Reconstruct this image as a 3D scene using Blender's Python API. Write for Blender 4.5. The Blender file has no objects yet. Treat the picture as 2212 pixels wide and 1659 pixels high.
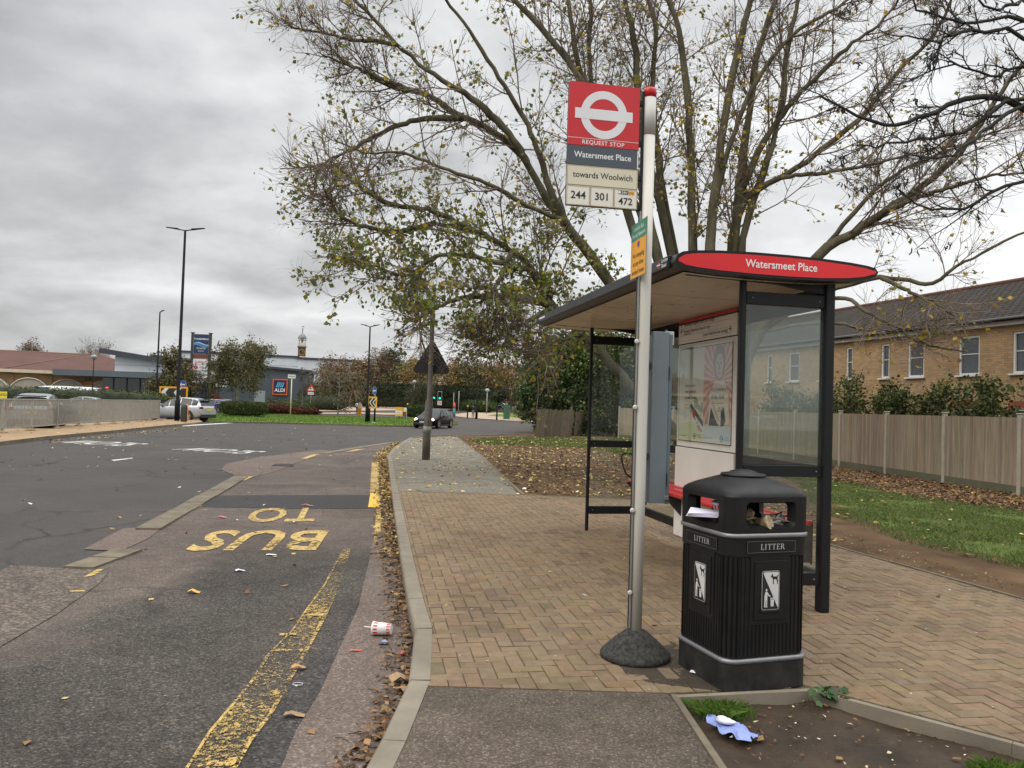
import bpy, math, random
import numpy as np
from mathutils import Matrix, Vector
random.seed(11)
rng = np.random.default_rng(11)
S = bpy.context.scene
COL = S.collection
R = math.radians
PI = math.pi

# ------------------------------------------------------------------ camera
# the photograph was measured on a 2212 x 1659 copy; cast(u, v) is the sight line of such a point
FOC, CX, CY = 1662.0, 1106.0, 829.5
CAMZ = 1.72
PITCH, ROLL = math.atan(48.5 / FOC), R(1.8)
_F = np.array([0, math.cos(PITCH), math.sin(PITCH)])
_U0 = np.array([0, -math.sin(PITCH), math.cos(PITCH)])
_R0 = np.array([1.0, 0, 0])
_RR = math.cos(ROLL) * _R0 + math.sin(ROLL) * _U0
_UU = -math.sin(ROLL) * _R0 + math.cos(ROLL) * _U0
CAM = np.array([0, 0, CAMZ])
RISE0, RISE = 105.0, 0.016          # beyond 105 m the ground climbs gently


def cast(u, v):
    return _F + _RR * ((u - CX) / FOC) - _UU * ((v - CY) / FOC)


def zg(y):
    return max(0.0, (y - RISE0) * RISE)


def G(u, v, z=0.0):
    """where the sight line of a measured point meets the ground raised by z"""
    d = cast(u, v)
    t = (z - CAMZ) / d[2] if d[2] < -1e-6 else 1e9
    if t * d[1] > RISE0:
        # z + RISE*(t*dy - RISE0) = CAMZ + t*dz
        den = RISE * d[1] - d[2]
        t = (CAMZ - z + RISE * RISE0) / den
    p = CAM + t * d
    return (float(p[0]), float(p[1]), float(p[2]))


def P(u, v, y):
    """the point of that sight line y metres ahead"""
    d = cast(u, v)
    p = CAM + d * (y / d[1])
    return (float(p[0]), float(p[1]), float(p[2]))


cd = bpy.data.cameras.new('camera')
cam = bpy.data.objects.new('camera', cd)
COL.objects.link(cam)
cd.sensor_width = 36
cd.lens = FOC / 2212 * 36
cd.clip_start, cd.clip_end = 0.05, 4000
M = Matrix.Identity(4)
for r_ in range(3):
    M[r_][0], M[r_][1], M[r_][2], M[r_][3] = _RR[r_], _UU[r_], -_F[r_], CAM[r_]
cam.matrix_world = M
S.camera = cam


# ------------------------------------------------------------------ materials
def C(h, k=1.0):
    h = h.lstrip('#')
    o = []
    for i in (0, 2, 4):
        c = int(h[i:i + 2], 16) / 255
        o.append((c / 12.92 if c <= .04045 else ((c + .055) / 1.055) ** 2.4) * k)
    return (o[0], o[1], o[2])


def nt_new(name):
    m = bpy.data.materials.new(name)
    m.use_nodes = True
    nt = m.node_tree
    b = nt.nodes['Principled BSDF']
    return m, nt, b


def N(nt, typ, **kw):
    n = nt.nodes.new(typ)
    for k, v in kw.items():
        if k == 'op':
            n.operation = v
        elif k == 'blend':
            n.data_type = 'RGBA'
            n.blend_type = v
        else:
            setattr(n, k, v)
    return n


def mix(nt, fac, a, b, blend='MIX'):
    n = nt.nodes.new('ShaderNodeMix')
    n.data_type = 'RGBA'
    n.blend_type = blend
    for sock, val in ((n.inputs[0], fac), (n.inputs[6], a), (n.inputs[7], b)):
        if isinstance(val, bpy.types.NodeSocket):
            nt.links.new(val, sock)
        elif isinstance(val, (int, float)):
            sock.default_value = val
        else:
            sock.default_value = (*val[:3], 1)
    return n.outputs[2]


def ramp(nt, fac, stops):
    n = nt.nodes.new('ShaderNodeValToRGB')
    e = n.color_ramp.elements
    while len(e) < len(stops):
        e.new(0.5)
    for el, (p, c) in zip(e, stops):
        el.position = p
        el.color = (*(c if hasattr(c, '__len__') else (c, c, c)), 1)
    nt.links.new(fac, n.inputs[0])
    return n.outputs[0]


def noise(nt, vec, scale, detail=4, rough=.55, dist=0):
    n = nt.nodes.new('ShaderNodeTexNoise')
    n.inputs['Scale'].default_value = scale
    n.inputs['Detail'].default_value = detail
    n.inputs['Roughness'].default_value = rough
    n.inputs['Distortion'].default_value = dist
    if vec is not None:
        nt.links.new(vec, n.inputs['Vector'])
    return n.outputs['Fac']


def objco(nt, scale=None):
    t = nt.nodes.new('ShaderNodeTexCoord').outputs['Object']
    if scale:
        mp = nt.nodes.new('ShaderNodeMapping')
        mp.inputs['Scale'].default_value = scale
        nt.links.new(t, mp.inputs['Vector'])
        return mp.outputs[0]
    return t


def bumpn(nt, b, h, strength, dist=.01):
    n = nt.nodes.new('ShaderNodeBump')
    n.inputs['Strength'].default_value = strength
    n.inputs['Distance'].default_value = dist
    nt.links.new(h, n.inputs['Height'])
    nt.links.new(n.outputs[0], b.inputs['Normal'])


_mc = {}


def mat(name, col, rough=.55, metal=0.0, var=.12, scale=6, col2=None, bump=0, bscale=80, spec=.5, attr=False, coat=0, stretch=None, emit=0, rvar=.15, trans=0, big=0):
    if name in _mc:
        return _mc[name]
    m, nt, b = nt_new(name)
    co = objco(nt, stretch)
    nz = noise(nt, co, scale, 5, .6)
    nz = ramp(nt, nz, [(.3, 0), (.7, 1)])
    lo = tuple(c * (1 - var) for c in col)
    hi = col2 if col2 else tuple(min(1, c * (1 + var)) for c in col)
    base = mix(nt, nz, lo, hi)
    if attr:
        a = nt.nodes.new('ShaderNodeAttribute')
        a.attribute_name = 'Col'
        base = mix(nt, 1.0, a.outputs['Color'], base, 'MULTIPLY')
    if big:
        base = mix(nt, 1.0, base, ramp(nt, noise(nt, co, .9, 6, .65, .5), [(.28, 1 - big), (.5, 1), (.75, 1 + big * .6)]), 'MULTIPLY')
    nt.links.new(base, b.inputs['Base Color'])
    rr = nt.nodes.new('ShaderNodeMapRange')
    rr.inputs[3].default_value = max(.02, rough - rvar * rough)
    rr.inputs[4].default_value = min(1, rough + rvar * rough)
    nt.links.new(noise(nt, co, scale * 3.1, 4), rr.inputs[0])
    nt.links.new(rr.outputs[0], b.inputs['Roughness'])
    b.inputs['Metallic'].default_value = metal
    b.inputs['Specular IOR Level'].default_value = spec
    if coat:
        b.inputs['Coat Weight'].default_value = coat
        b.inputs['Coat Roughness'].default_value = .05
    if bump:
        bumpn(nt, b, noise(nt, co, bscale, 5), bump)
    if emit:
        b.inputs['Emission Color'].default_value = (*col, 1)
        b.inputs['Emission Strength'].default_value = emit
    if trans:
        # thin leaves pass some light
        tr = nt.nodes.new('ShaderNodeBsdfTranslucent')
        nt.links.new(base, tr.inputs[0])
        mx = nt.nodes.new('ShaderNodeMixShader')
        mx.inputs[0].default_value = trans
        out = nt.nodes['Material Output']
        nt.links.new(b.outputs[0], mx.inputs[1])
        nt.links.new(tr.outputs[0], mx.inputs[2])
        nt.links.new(mx.outputs[0], out.inputs[0])
    _mc[name] = m
    return m


def glass(name, tint=(.9, .94, .92), dirt=.06, rough=.02, frost=(.6, .65, .62)):
    """thin pane: lets light through, mirrors at grazing angles, carries a film of dirt"""
    m, nt, b = nt_new(name)
    nt.nodes.remove(b)
    out = nt.nodes['Material Output']
    tr = nt.nodes.new('ShaderNodeBsdfTransparent')
    tr.inputs[0].default_value = (*tint, 1)
    gl = nt.nodes.new('ShaderNodeBsdfGlossy')
    gl.inputs['Roughness'].default_value = rough
    fr = nt.nodes.new('ShaderNodeFresnel')
    geo = nt.nodes.new('ShaderNodeNewGeometry')
    ior = nt.nodes.new('ShaderNodeMapRange')       # the far face of the pane is met from inside
    ior.inputs[3].default_value, ior.inputs[4].default_value = 1.5, 1 / 1.5
    nt.links.new(geo.outputs['Backfacing'], ior.inputs[0])
    nt.links.new(ior.outputs[0], fr.inputs[0])
    m1 = nt.nodes.new('ShaderNodeMixShader')
    mr = nt.nodes.new('ShaderNodeMath')
    mr.operation = 'MULTIPLY'
    mr.inputs[1].default_value = 1.0
    mr.use_clamp = True
    nt.links.new(fr.outputs[0], mr.inputs[0])
    nt.links.new(mr.outputs[0], m1.inputs[0])
    nt.links.new(tr.outputs[0], m1.inputs[1])
    nt.links.new(gl.outputs[0], m1.inputs[2])
    df = nt.nodes.new('ShaderNodeBsdfDiffuse')
    df.inputs[0].default_value = (*frost, 1)
    m2 = nt.nodes.new('ShaderNodeMixShader')
    nz = ramp(nt, noise(nt, objco(nt), 3, 6, .65), [(.35, dirt * .4), (.75, dirt * 1.8)])
    nt.links.new(nz, m2.inputs[0])
    nt.links.new(m1.outputs[0], m2.inputs[1])
    nt.links.new(df.outputs[0], m2.inputs[2])
    nt.links.new(m2.outputs[0], out.inputs[0])
    return m


def asphalt(name, base, var=.35, stain=.25, chip=170, warm=(1, .90, .78), wet=.75, cracks=0.0, chipc=1.8, bump=.5, split=None):
    m, nt, b = nt_new(name)
    co = objco(nt)
    v = nt.nodes.new('ShaderNodeTexVoronoi')
    v.inputs['Scale'].default_value = chip
    nt.links.new(co, v.inputs['Vector'])
    rnd = nt.nodes.new('ShaderNodeSeparateColor')
    nt.links.new(v.outputs['Color'], rnd.inputs[0])
    f1 = ramp(nt, rnd.outputs[0], [(0, base * (1 - var)), (.6, base), (.9, base * (1 + var)), (1.0, base * chipc)])
    big = ramp(nt, noise(nt, co, .55, 6, .62, .6), [(.3, 1 - stain), (.5, 1), (.72, 1 + stain)])
    mid = ramp(nt, noise(nt, co, 5.5, 6, .6), [(.3, 1 - stain * .45), (.7, 1 + stain * .45)])
    col = mix(nt, 1, mix(nt, 1, f1, big, 'MULTIPLY'), mid, 'MULTIPLY')
    tint = ramp(nt, noise(nt, co, .33, 5, .6, .8), [(.38, warm), (.66, (warm[0] * 1.14, warm[1] * 1.06, warm[2] * 1.06))])
    col = mix(nt, 1, col, tint, 'MULTIPLY')
    if split:
        # a later, darker and coarser surfacing beyond x = split, up to y = 10
        sx = nt.nodes.new('ShaderNodeSeparateXYZ')
        dn0 = nt.nodes.new('ShaderNodeTexNoise')
        dn0.inputs['Scale'].default_value = 1.4
        dn0.inputs['Detail'].default_value = 7
        nt.links.new(co, dn0.inputs['Vector'])
        wv = nt.nodes.new('ShaderNodeVectorMath')
        wv.operation = 'MULTIPLY_ADD'
        wv.inputs[1].default_value = (1.5, 2.6, 0)
        nt.links.new(dn0.outputs['Color'], wv.inputs[0])
        nt.links.new(co, wv.inputs[2])
        nt.links.new(wv.outputs[0], sx.inputs[0])
        mk = []
        for o_, a_, b_ in ((sx.outputs[0], split + .55, split + 1.0), (sx.outputs[1], 11.2, 9.4)):
            r_ = nt.nodes.new('ShaderNodeMapRange')
            r_.inputs[1].default_value, r_.inputs[2].default_value = a_, b_
            nt.links.new(o_, r_.inputs[0])
            mk.append(r_.outputs[0])
        mm = N(nt, 'ShaderNodeMath', op='MULTIPLY')
        nt.links.new(mk[0], mm.inputs[0])
        nt.links.new(mk[1], mm.inputs[1])
        v3 = nt.nodes.new('ShaderNodeTexVoronoi')
        v3.inputs['Scale'].default_value = 88
        nt.links.new(co, v3.inputs['Vector'])
        s3 = nt.nodes.new('ShaderNodeSeparateColor')
        nt.links.new(v3.outputs['Color'], s3.inputs[0])
        dk = ramp(nt, s3.outputs[0], [(0, (.40, .41, .42)), (.5, (.66, .66, .66)), (.8, (.88, .87, .85)), (1, (1.35, 1.3, 1.22))])
        col = mix(nt, mm.outputs[0], mix(nt, 1, col, (1.22, 1.12, 1.08), 'MULTIPLY'), mix(nt, 1, col, dk, 'MULTIPLY'))
    if cracks:
        vc = nt.nodes.new('ShaderNodeTexVoronoi')
        vc.feature = 'DISTANCE_TO_EDGE'
        vc.inputs['Scale'].default_value = .33
        dn = nt.nodes.new('ShaderNodeTexNoise')
        dn.inputs['Scale'].default_value = 1.1
        dn.inputs['Detail'].default_value = 5
        nt.links.new(co, dn.inputs['Vector'])
        ad = nt.nodes.new('ShaderNodeVectorMath')
        ad.operation = 'MULTIPLY_ADD'
        ad.inputs[1].default_value = (.9, .9, .9)
        nt.links.new(dn.outputs['Color'], ad.inputs[0])
        nt.links.new(co, ad.inputs[2])
        nt.links.new(ad.outputs[0], vc.inputs['Vector'])
        k = ramp(nt, vc.outputs['Distance'], [(0, .35), (.007, .5), (.014, 1)])
        gate = ramp(nt, noise(nt, co, .35, 2), [(.45, 0), (.55, cracks)])
        col = mix(nt, gate, col, mix(nt, 1, col, k, 'MULTIPLY'))
    nt.links.new(col, b.inputs['Base Color'])
    b.inputs['Roughness'].default_value = wet
    b.inputs['Specular IOR Level'].default_value = .18
    h = mix(nt, .5, v.outputs['Distance'], noise(nt, co, chip * .6, 3))
    bumpn(nt, b, h, bump, .006)
    return m


def paintmat(name, col, wear=.5, scale=9, under=.07, streak=None):
    """road paint worn through to the asphalt by its own pattern"""
    m, nt, b = nt_new(name)
    co = objco(nt)
    n1 = noise(nt, co, scale, 8, .72)
    n2 = noise(nt, co, 90, 4, .7)
    n3 = noise(nt, co, .9, 3)
    s = N(nt, 'ShaderNodeMath', op='ADD')
    nt.links.new(n1, s.inputs[0])
    s2 = N(nt, 'ShaderNodeMath', op='MULTIPLY')
    s2.inputs[1].default_value = .55
    nt.links.new(n2, s2.inputs[0])
    nt.links.new(s2.outputs[0], s.inputs[1])
    s4 = N(nt, 'ShaderNodeMath', op='ADD')
    s5 = N(nt, 'ShaderNodeMath', op='MULTIPLY')
    s5.inputs[1].default_value = .45
    nt.links.new(n3, s5.inputs[0])
    nt.links.new(s5.outputs[0], s4.inputs[0])
    nt.links.new(s.outputs[0], s4.inputs[1])
    t = .7 + wear * .6
    k = ramp(nt, s4.outputs[0], [(max(0, t - .16), 0), (min(1, t), 1)])
    # ramp works on 0..1, so bring the sum down first
    rm = k.node
    sc = N(nt, 'ShaderNodeMath', op='MULTIPLY')
    sc.inputs[1].default_value = .5
    nt.links.new(s4.outputs[0], sc.inputs[0])
    nt.links.new(sc.outputs[0], rm.inputs[0])
    rm.color_ramp.elements[0].position = max(0, .36 + wear * .26)
    rm.color_ramp.elements[1].position = min(1, .40 + wear * .26)
    shade = ramp(nt, noise(nt, co, 30, 5), [(.3, .75), (.7, 1.1)])
    paint = mix(nt, 1, col, shade, 'MULTIPLY')
    nt.links.new(paint, b.inputs['Base Color'])
    b.inputs['Roughness'].default_value = .7
    tr = nt.nodes.new('ShaderNodeBsdfTransparent')
    mx = nt.nodes.new('ShaderNodeMixShader')
    out = nt.nodes['Material Output']
    nt.links.new(k, mx.inputs[0])
    nt.links.new(tr.outputs[0], mx.inputs[1])
    nt.links.new(b.outputs[0], mx.inputs[2])
    nt.links.new(mx.outputs[0], out.inputs[0])
    return m


# ------------------------------------------------------------------ mesh builder
class MB:
    def __init__(s):
        s.v, s.f, s.m, s.c, s.sm, s.n, s.mats, s.X = [], [], [], [], [], 0, [], Matrix.Identity(4)

    def mi(s, m):
        if m not in s.mats:
            s.mats.append(m)
        return s.mats.index(m)

    def add(s, V, F, m, smooth=False, col=None):
        V = np.asarray(V, float).reshape(-1, 3)
        X = np.array(s.X)
        V = V @ X[:3, :3].T + X[:3, 3]
        k = s.mi(m)
        s.v.append(V)
        for f in F:
            s.f.append([i + s.n for i in f])
        s.m += [k] * len(F)
        s.sm += [smooth] * len(F)
        s.c.append(np.tile(np.array(col if col is not None else (1, 1, 1), float), (len(V), 1)) if col is None or np.ndim(col) == 1 else np.asarray(col, float))
        s.n += len(V)
        return s

    def at(s, x=0, y=0, z=0, rz=0, rx=0, ry=0):
        s.X = Matrix.Translation((x, y, z)) @ Matrix.Rotation(rz, 4, 'Z') @ Matrix.Rotation(ry, 4, 'Y') @ Matrix.Rotation(rx, 4, 'X')
        return s

    def box(s, x, y, z, sx, sy, sz, m, rz=0, col=None, taper=1.0):
        a, b, c = sx / 2, sy / 2, sz / 2
        V = np.array([(-a, -b, -c), (a, -b, -c), (a, b, -c), (-a, b, -c), (-a * taper, -b * taper, c), (a * taper, -b * taper, c), (a * taper, b * taper, c), (-a * taper, b * taper, c)])
        if rz:
            cs, sn = math.cos(rz), math.sin(rz)
            V = np.stack([V[:, 0] * cs - V[:, 1] * sn, V[:, 0] * sn + V[:, 1] * cs, V[:, 2]], 1)
        V = V + (x, y, z)
        return s.add(V, [(0, 3, 2, 1), (4, 5, 6, 7), (0, 1, 5, 4), (1, 2, 6, 5), (2, 3, 7, 6), (3, 0, 4, 7)], m, col=col)

    def beam(s, p, q, w, h, m, up=(0, 0, 1)):
        p, q = np.array(p, float), np.array(q, float)
        d = q - p
        L = np.linalg.norm(d)
        d = d / L
        u = np.cross(d, up)
        if np.linalg.norm(u) < 1e-4:
            u = np.cross(d, (1, 0, 0))
        u /= np.linalg.norm(u)
        t = np.cross(u, d)
        V = []
        for e in (p, q):
            for a, b in ((-1, -1), (1, -1), (1, 1), (-1, 1)):
                V.append(e + u * a * w / 2 + t * b * h / 2)
        return s.add(V, [(0, 3, 2, 1), (4, 5, 6, 7), (0, 1, 5, 4), (1, 2, 6, 5), (2, 3, 7, 6), (3, 0, 4, 7)], m)

    def tube(s, pts, rad, m, k=10, cap=True):
        pts = np.asarray(pts, float)
        n = len(pts)
        rad = np.broadcast_to(np.asarray(rad, float), (n,))
        V, F = tubes(pts[None], rad[None], k)
        F = [tuple(f) for f in F]
        s.add(V, F, m, True)
        if cap:
            b = len(V)
            s.f.append([s.n - b + i for i in range(k)][::-1])
            s.f.append([s.n - k + i for i in range(k)])
            s.m += [s.mi(m)] * 2
            s.sm += [False] * 2
        return s

    def lathe(s, prof, m, k=24, x=0, y=0, z=0, cap=True, smooth=True):
        a = np.linspace(0, 2 * PI, k, endpoint=False)
        V = []
        for r, h in prof:
            V.append(np.stack([np.cos(a) * r + x, np.sin(a) * r + y, np.full(k, h + z)], 1))
        F = []
        for i in range(len(prof) - 1):
            for j in range(k):
                F.append((i * k + j, i * k + (j + 1) % k, (i + 1) * k + (j + 1) % k, (i + 1) * k + j))
        s.add(np.concatenate(V), F, m, smooth)
        if cap:
            o = s.n - k * len(prof)
            s.f += [[o + i for i in range(k)][::-1], [s.n - k + i for i in range(k)]]
            s.m += [s.mi(m)] * 2
            s.sm += [False] * 2
        return s

    def prism(s, poly, z0, z1, m, side=None, bottom=False):
        n = len(poly)
        if area2(poly) < 0:
            poly = poly[::-1]
        z0 = z0 if hasattr(z0, '__len__') else [z0] * n
        z1 = z1 if hasattr(z1, '__len__') else [z1] * n
        V = [(p[0], p[1], z1[i]) for i, p in enumerate(poly)] + [(p[0], p[1], z0[i]) for i, p in enumerate(poly)]
        s.add(V, [tuple(range(n))] + ([tuple(range(2 * n - 1, n - 1, -1))] if bottom else []), m)
        s.add(V, [(i, i + n, (i + 1) % n + n, (i + 1) % n) for i in range(n)], side or m)
        return s

    def plate(s, poly, m, d=.002, edge=None):
        """flat shape in the local x-z plane facing -y, d thick, front face at y=0"""
        if area2(poly) < 0:
            poly = poly[::-1]
        n = len(poly)
        V = [(p[0], 0, p[1]) for p in poly] + [(p[0], d, p[1]) for p in poly]
        s.add(V, [tuple(range(n)), tuple(range(2 * n - 1, n - 1, -1))] + [((i + 1) % n, i, i + n, (i + 1) % n + n) for i in range(n)], m)
        return s

    def decal(s, poly, m, y=0.0):
        if area2(poly) < 0:
            poly = poly[::-1]
        return s.add([(p[0], y, p[1]) for p in poly], [tuple(range(len(poly)))], m)

    def rdecal(s, x0, z0, x1, z1, m, y=0.0):
        return s.decal([(x0, z0), (x1, z0), (x1, z1), (x0, z1)], m, y)

    def ring(s, x, z, r0, r1, m, y=0.0, k=48):
        a = np.linspace(0, 2 * PI, k, endpoint=False)
        V = [(x + math.cos(t) * r1, y, z + math.sin(t) * r1) for t in a] + [(x + math.cos(t) * r0, y, z + math.sin(t) * r0) for t in a]
        return s.add(V, [(i, (i + 1) % k, (i + 1) % k + k, i + k) for i in range(k)], m)

    def text(s, t, size, m, x=0, z=0, y=0.0, align='CENTER', bold=0.0, sx=1.0, depth=0.0, spacing=1.0, rot=0.0):
        V, F = text_mesh(t, size, align, bold, depth, spacing)
        V = V * (sx, 1, 1)
        if rot:
            c, n = math.cos(rot), math.sin(rot)
            V = np.stack([V[:, 0] * c - V[:, 1] * n, V[:, 0] * n + V[:, 1] * c, V[:, 2]], 1)
        W = np.stack([V[:, 0] + x, y - V[:, 2], V[:, 1] + z], 1)
        return s.add(W, F, m)

    def build(s, name, parent=None, bevel=0, loc=None, rz=None, subsurf=0, autosmooth=False, keepcol=False):
        me = bpy.data.meshes.new(name)
        V = np.concatenate(s.v) if s.v else np.zeros((0, 3))
        me.from_pydata(V.tolist(), [], s.f)
        for m in s.mats:
            me.materials.append(m)
        me.polygons.foreach_set('material_index', np.array(s.m, np.int32))
        me.polygons.foreach_set('use_smooth', np.array(s.sm, bool))
        if keepcol:
            c = np.concatenate(s.c)
            at = me.color_attributes.new('Col', 'FLOAT_COLOR', 'POINT')
            at.data.foreach_set('color', np.concatenate([c, np.ones((len(c), 1))], 1).astype(np.float32).ravel())
        me.update()
        o = bpy.data.objects.new(name, me)
        COL.objects.link(o)
        if parent is not None:
            o.parent = parent
        if loc is not None:
            o.location = loc
        if rz is not None:
            o.rotation_euler.z = rz
        if bevel:
            md = o.modifiers.new('bevel', 'BEVEL')
            md.width = bevel
            md.segments = 2
            md.limit_method = 'ANGLE'
            md.angle_limit = R(40)
        if subsurf:
            md = o.modifiers.new('subsurf', 'SUBSURF')
            md.levels = md.render_levels = subsurf
        return o


def area2(poly):
    a = 0
    for i in range(len(poly)):
        x0, y0 = poly[i][:2]
        x1, y1 = poly[(i + 1) % len(poly)][:2]
        a += x0 * y1 - x1 * y0
    return a


_tc = {}


def text_mesh(t, size, align, bold, depth, spacing):
    key = (t, size, align, bold, depth, spacing)
    if key not in _tc:
        cu = bpy.data.curves.new('lettering', 'FONT')
        cu.body = t
        cu.size = size
        cu.align_x = align
        cu.offset = bold * size
        cu.extrude = depth
        cu.space_character = spacing
        cu.resolution_u = 3
        o = bpy.data.objects.new('lettering', cu)
        COL.objects.link(o)
        bpy.context.view_layer.update()
        me = bpy.data.meshes.new_from_object(o.evaluated_get(bpy.context.evaluated_depsgraph_get()))
        V = np.array([v.co[:] for v in me.vertices]).reshape(-1, 3)
        F = [tuple(p.vertices) for p in me.polygons]
        bpy.data.objects.remove(o)
        bpy.data.curves.remove(cu)
        bpy.data.meshes.remove(me)
        _tc[key] = (V, F)
    return _tc[key]


def tubes(P_, R_, k):
    """B paths of n points -> one vertex block and quads"""
    B, n, _ = P_.shape
    T = np.gradient(P_, axis=1)
    T /= np.linalg.norm(T, axis=2, keepdims=True) + 1e-9
    mean = P_[:, -1] - P_[:, 0]
    ref = np.where((np.abs(mean[:, 2]) > .75 * np.linalg.norm(mean, axis=1))[:, None], (1.0, 0, 0), (0, 0, 1.0))
    u = np.cross(T, ref[:, None, :])
    u /= np.linalg.norm(u, axis=2, keepdims=True) + 1e-9
    w = np.cross(T, u)
    a = np.linspace(0, 2 * PI, k, endpoint=False)
    V = P_[:, :, None, :] + R_[:, :, None, None] * (np.cos(a)[None, None, :, None] * u[:, :, None, :] + np.sin(a)[None, None, :, None] * w[:, :, None, :])
    i = np.arange(n - 1)[:, None] * k
    j = np.arange(k)[None]
    q = np.stack([i + j, i + (j + 1) % k, i + k + (j + 1) % k, i + k + j], -1).reshape(-1, 4)
    q = (np.arange(B)[:, None, None] * (n * k) + q[None]).reshape(-1, 4)
    return V.reshape(-1, 3), q


def fast(name, V, F, m, parent=None, cols=None, smooth=False):
    """one mesh from arrays: V (n,3), F (m,k)"""
    me = bpy.data.meshes.new(name)
    V = np.asarray(V, np.float32)
    F = np.asarray(F, np.int32)
    k = F.shape[1]
    me.vertices.add(len(V))
    me.vertices.foreach_set('co', V.ravel())
    me.loops.add(F.size)
    me.loops.foreach_set('vertex_index', F.ravel())
    me.polygons.add(len(F))
    me.polygons.foreach_set('loop_start', np.arange(len(F), dtype=np.int32) * k)
    me.polygons.foreach_set('use_smooth', np.full(len(F), smooth))
    if cols is not None:
        at = me.color_attributes.new('Col', 'FLOAT_COLOR', 'POINT')
        at.data.foreach_set('color', np.concatenate([cols, np.ones((len(cols), 1))], 1).astype(np.float32).ravel())
    me.materials.append(m)
    me.update(calc_edges=True)
    me.validate()
    o = bpy.data.objects.new(name, me)
    COL.objects.link(o)
    if parent is not None:
        o.parent = parent
    return o


def tag(o, label, cat, group=None, kind=None):
    o['label'] = label
    o['category'] = cat
    if group:
        o['group'] = group
    if kind:
        o['kind'] = kind
    return o


def struct(o, kind='structure'):
    o['kind'] = kind
    return o


def thing(name, label, cat, loc=(0, 0, 0), rz=0, group=None):
    o = bpy.data.objects.new(name, None)
    o.empty_display_size = .2
    COL.objects.link(o)
    o.location = loc
    o.rotation_euler.z = rz
    return tag(o, label, cat, group)


def dup(o, loc, rz, label, parent=None):
    """a thing with copies of its parts and sub-parts"""
    c = o.copy()
    COL.objects.link(c)
    if parent is None:
        c.location = loc
        c.rotation_euler.z = rz
        c['label'] = label
    else:
        c.parent = parent
    for ch in [x for x in list(bpy.data.objects) if x.parent == o]:
        dup(ch, None, None, None, c)
    return c


def inpoly(x, y, poly):
    x = np.asarray(x)
    y = np.asarray(y)
    r = np.zeros(x.shape, bool)
    n = len(poly)
    for i in range(n):
        x0, y0 = poly[i][:2]
        x1, y1 = poly[(i + 1) % n][:2]
        if y0 == y1:
            continue
        c = ((y0 > y) != (y1 > y)) & (x < (x1 - x0) * (y - y0) / (y1 - y0) + x0)
        r ^= c
    return r


def scatter(poly, n):
    a = np.array([p[:2] for p in poly])
    lo, hi = a.min(0), a.max(0)
    out = []
    got = 0
    while got < n:
        p = rng.uniform(lo, hi, (n * 2, 2))
        p = p[inpoly(p[:, 0], p[:, 1], poly)]
        out.append(p)
        got += len(p)
        if len(p) == 0:
            break
    return np.concatenate(out)[:n]


def leafquads(cen, size, cols, flat=0.0, aspect=.8):
    """pointed leaves as kites; flat=1 lies on the ground"""
    n = len(cen)
    nrm = rng.normal(size=(n, 3))
    nrm[:, 2] = nrm[:, 2] * (1 + flat * 3) + flat * 3
    nrm /= np.linalg.norm(nrm, axis=1, keepdims=True)
    t = np.cross(nrm, rng.normal(size=(n, 3)))
    t /= np.linalg.norm(t, axis=1, keepdims=True) + 1e-9
    b = np.cross(nrm, t)
    s = np.broadcast_to(np.asarray(size, float), (n,))[:, None]
    cur = rng.uniform(-.25, .35, (n, 1)) * s
    V = np.stack([cen - t * s * .5, cen - t * s * .05 + b * s * .5 * aspect + nrm * cur, cen + t * s * .55, cen - t * s * .05 - b * s * .5 * aspect + nrm * cur * .6], 1)
    F = np.arange(4 * n).reshape(n, 4)
    return V.reshape(-1, 3), F, np.repeat(cols, 4, 0)


def pick(pal, n, jit=.18, w=None):
    pal = np.array(pal)
    i = rng.choice(len(pal), n, p=None if w is None else np.array(w) / sum(w))
    return np.clip(pal[i] * (1 + rng.uniform(-jit, jit, (n, 1))) * (1 + rng.uniform(-.06, .06, (n, 3))), 0, 1)


def unit(a):
    return a / (np.linalg.norm(a, axis=-1, keepdims=True) + 1e-9)


def grow(Pp, Rp, nch, lo, hi, L, Lv, ang, r0, r1, npt, jit, bias, tipw=.45, pl=0):
    """children of a batch of branches: returns their paths and radii"""
    B, n, _ = Pp.shape
    idx = np.repeat(np.arange(B), nch)
    m = len(idx)
    t = rng.uniform(lo, hi, m) * (n - 1)
    i = np.minimum(t.astype(int), n - 2)
    f = (t - i)[:, None]
    p = Pp[idx, i] * (1 - f) + Pp[idx, i + 1] * f
    rp = Rp[idx, i] * (1 - f[:, 0]) + Rp[idx, i + 1] * f[:, 0]
    T = unit(Pp[idx, i + 1] - Pp[idx, i])
    perp = unit(np.cross(T, rng.normal(size=(m, 3))))
    a = R(1) * rng.normal(ang, ang * .28, m)[:, None]
    d = unit(T * np.cos(a) + perp * np.sin(a))
    plen = np.linalg.norm(np.diff(Pp, axis=1), axis=2).sum(1)[idx]      # short boughs carry short shoots
    ll = (L * (np.clip(plen / (2.6 * L), .4, 1.1) if pl else 1) * (1 - (1 - tipw) * t / (n - 1)) * rng.uniform(1 - Lv, 1 + Lv, m))[:, None]
    out = [p]
    b = np.asarray(bias, float)
    for k in range(npt - 1):
        p = p + d * ll / (npt - 1)
        out.append(p)
        d = unit(d + rng.normal(size=(m, 3)) * jit + b)
    W = np.linspace(0, 1, npt)[None]
    ra = np.minimum(rp * .72, r0)[:, None]

    return np.stack(out, 1), ra * (1 - W) + np.minimum(ra * .6, r1) * W


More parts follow.
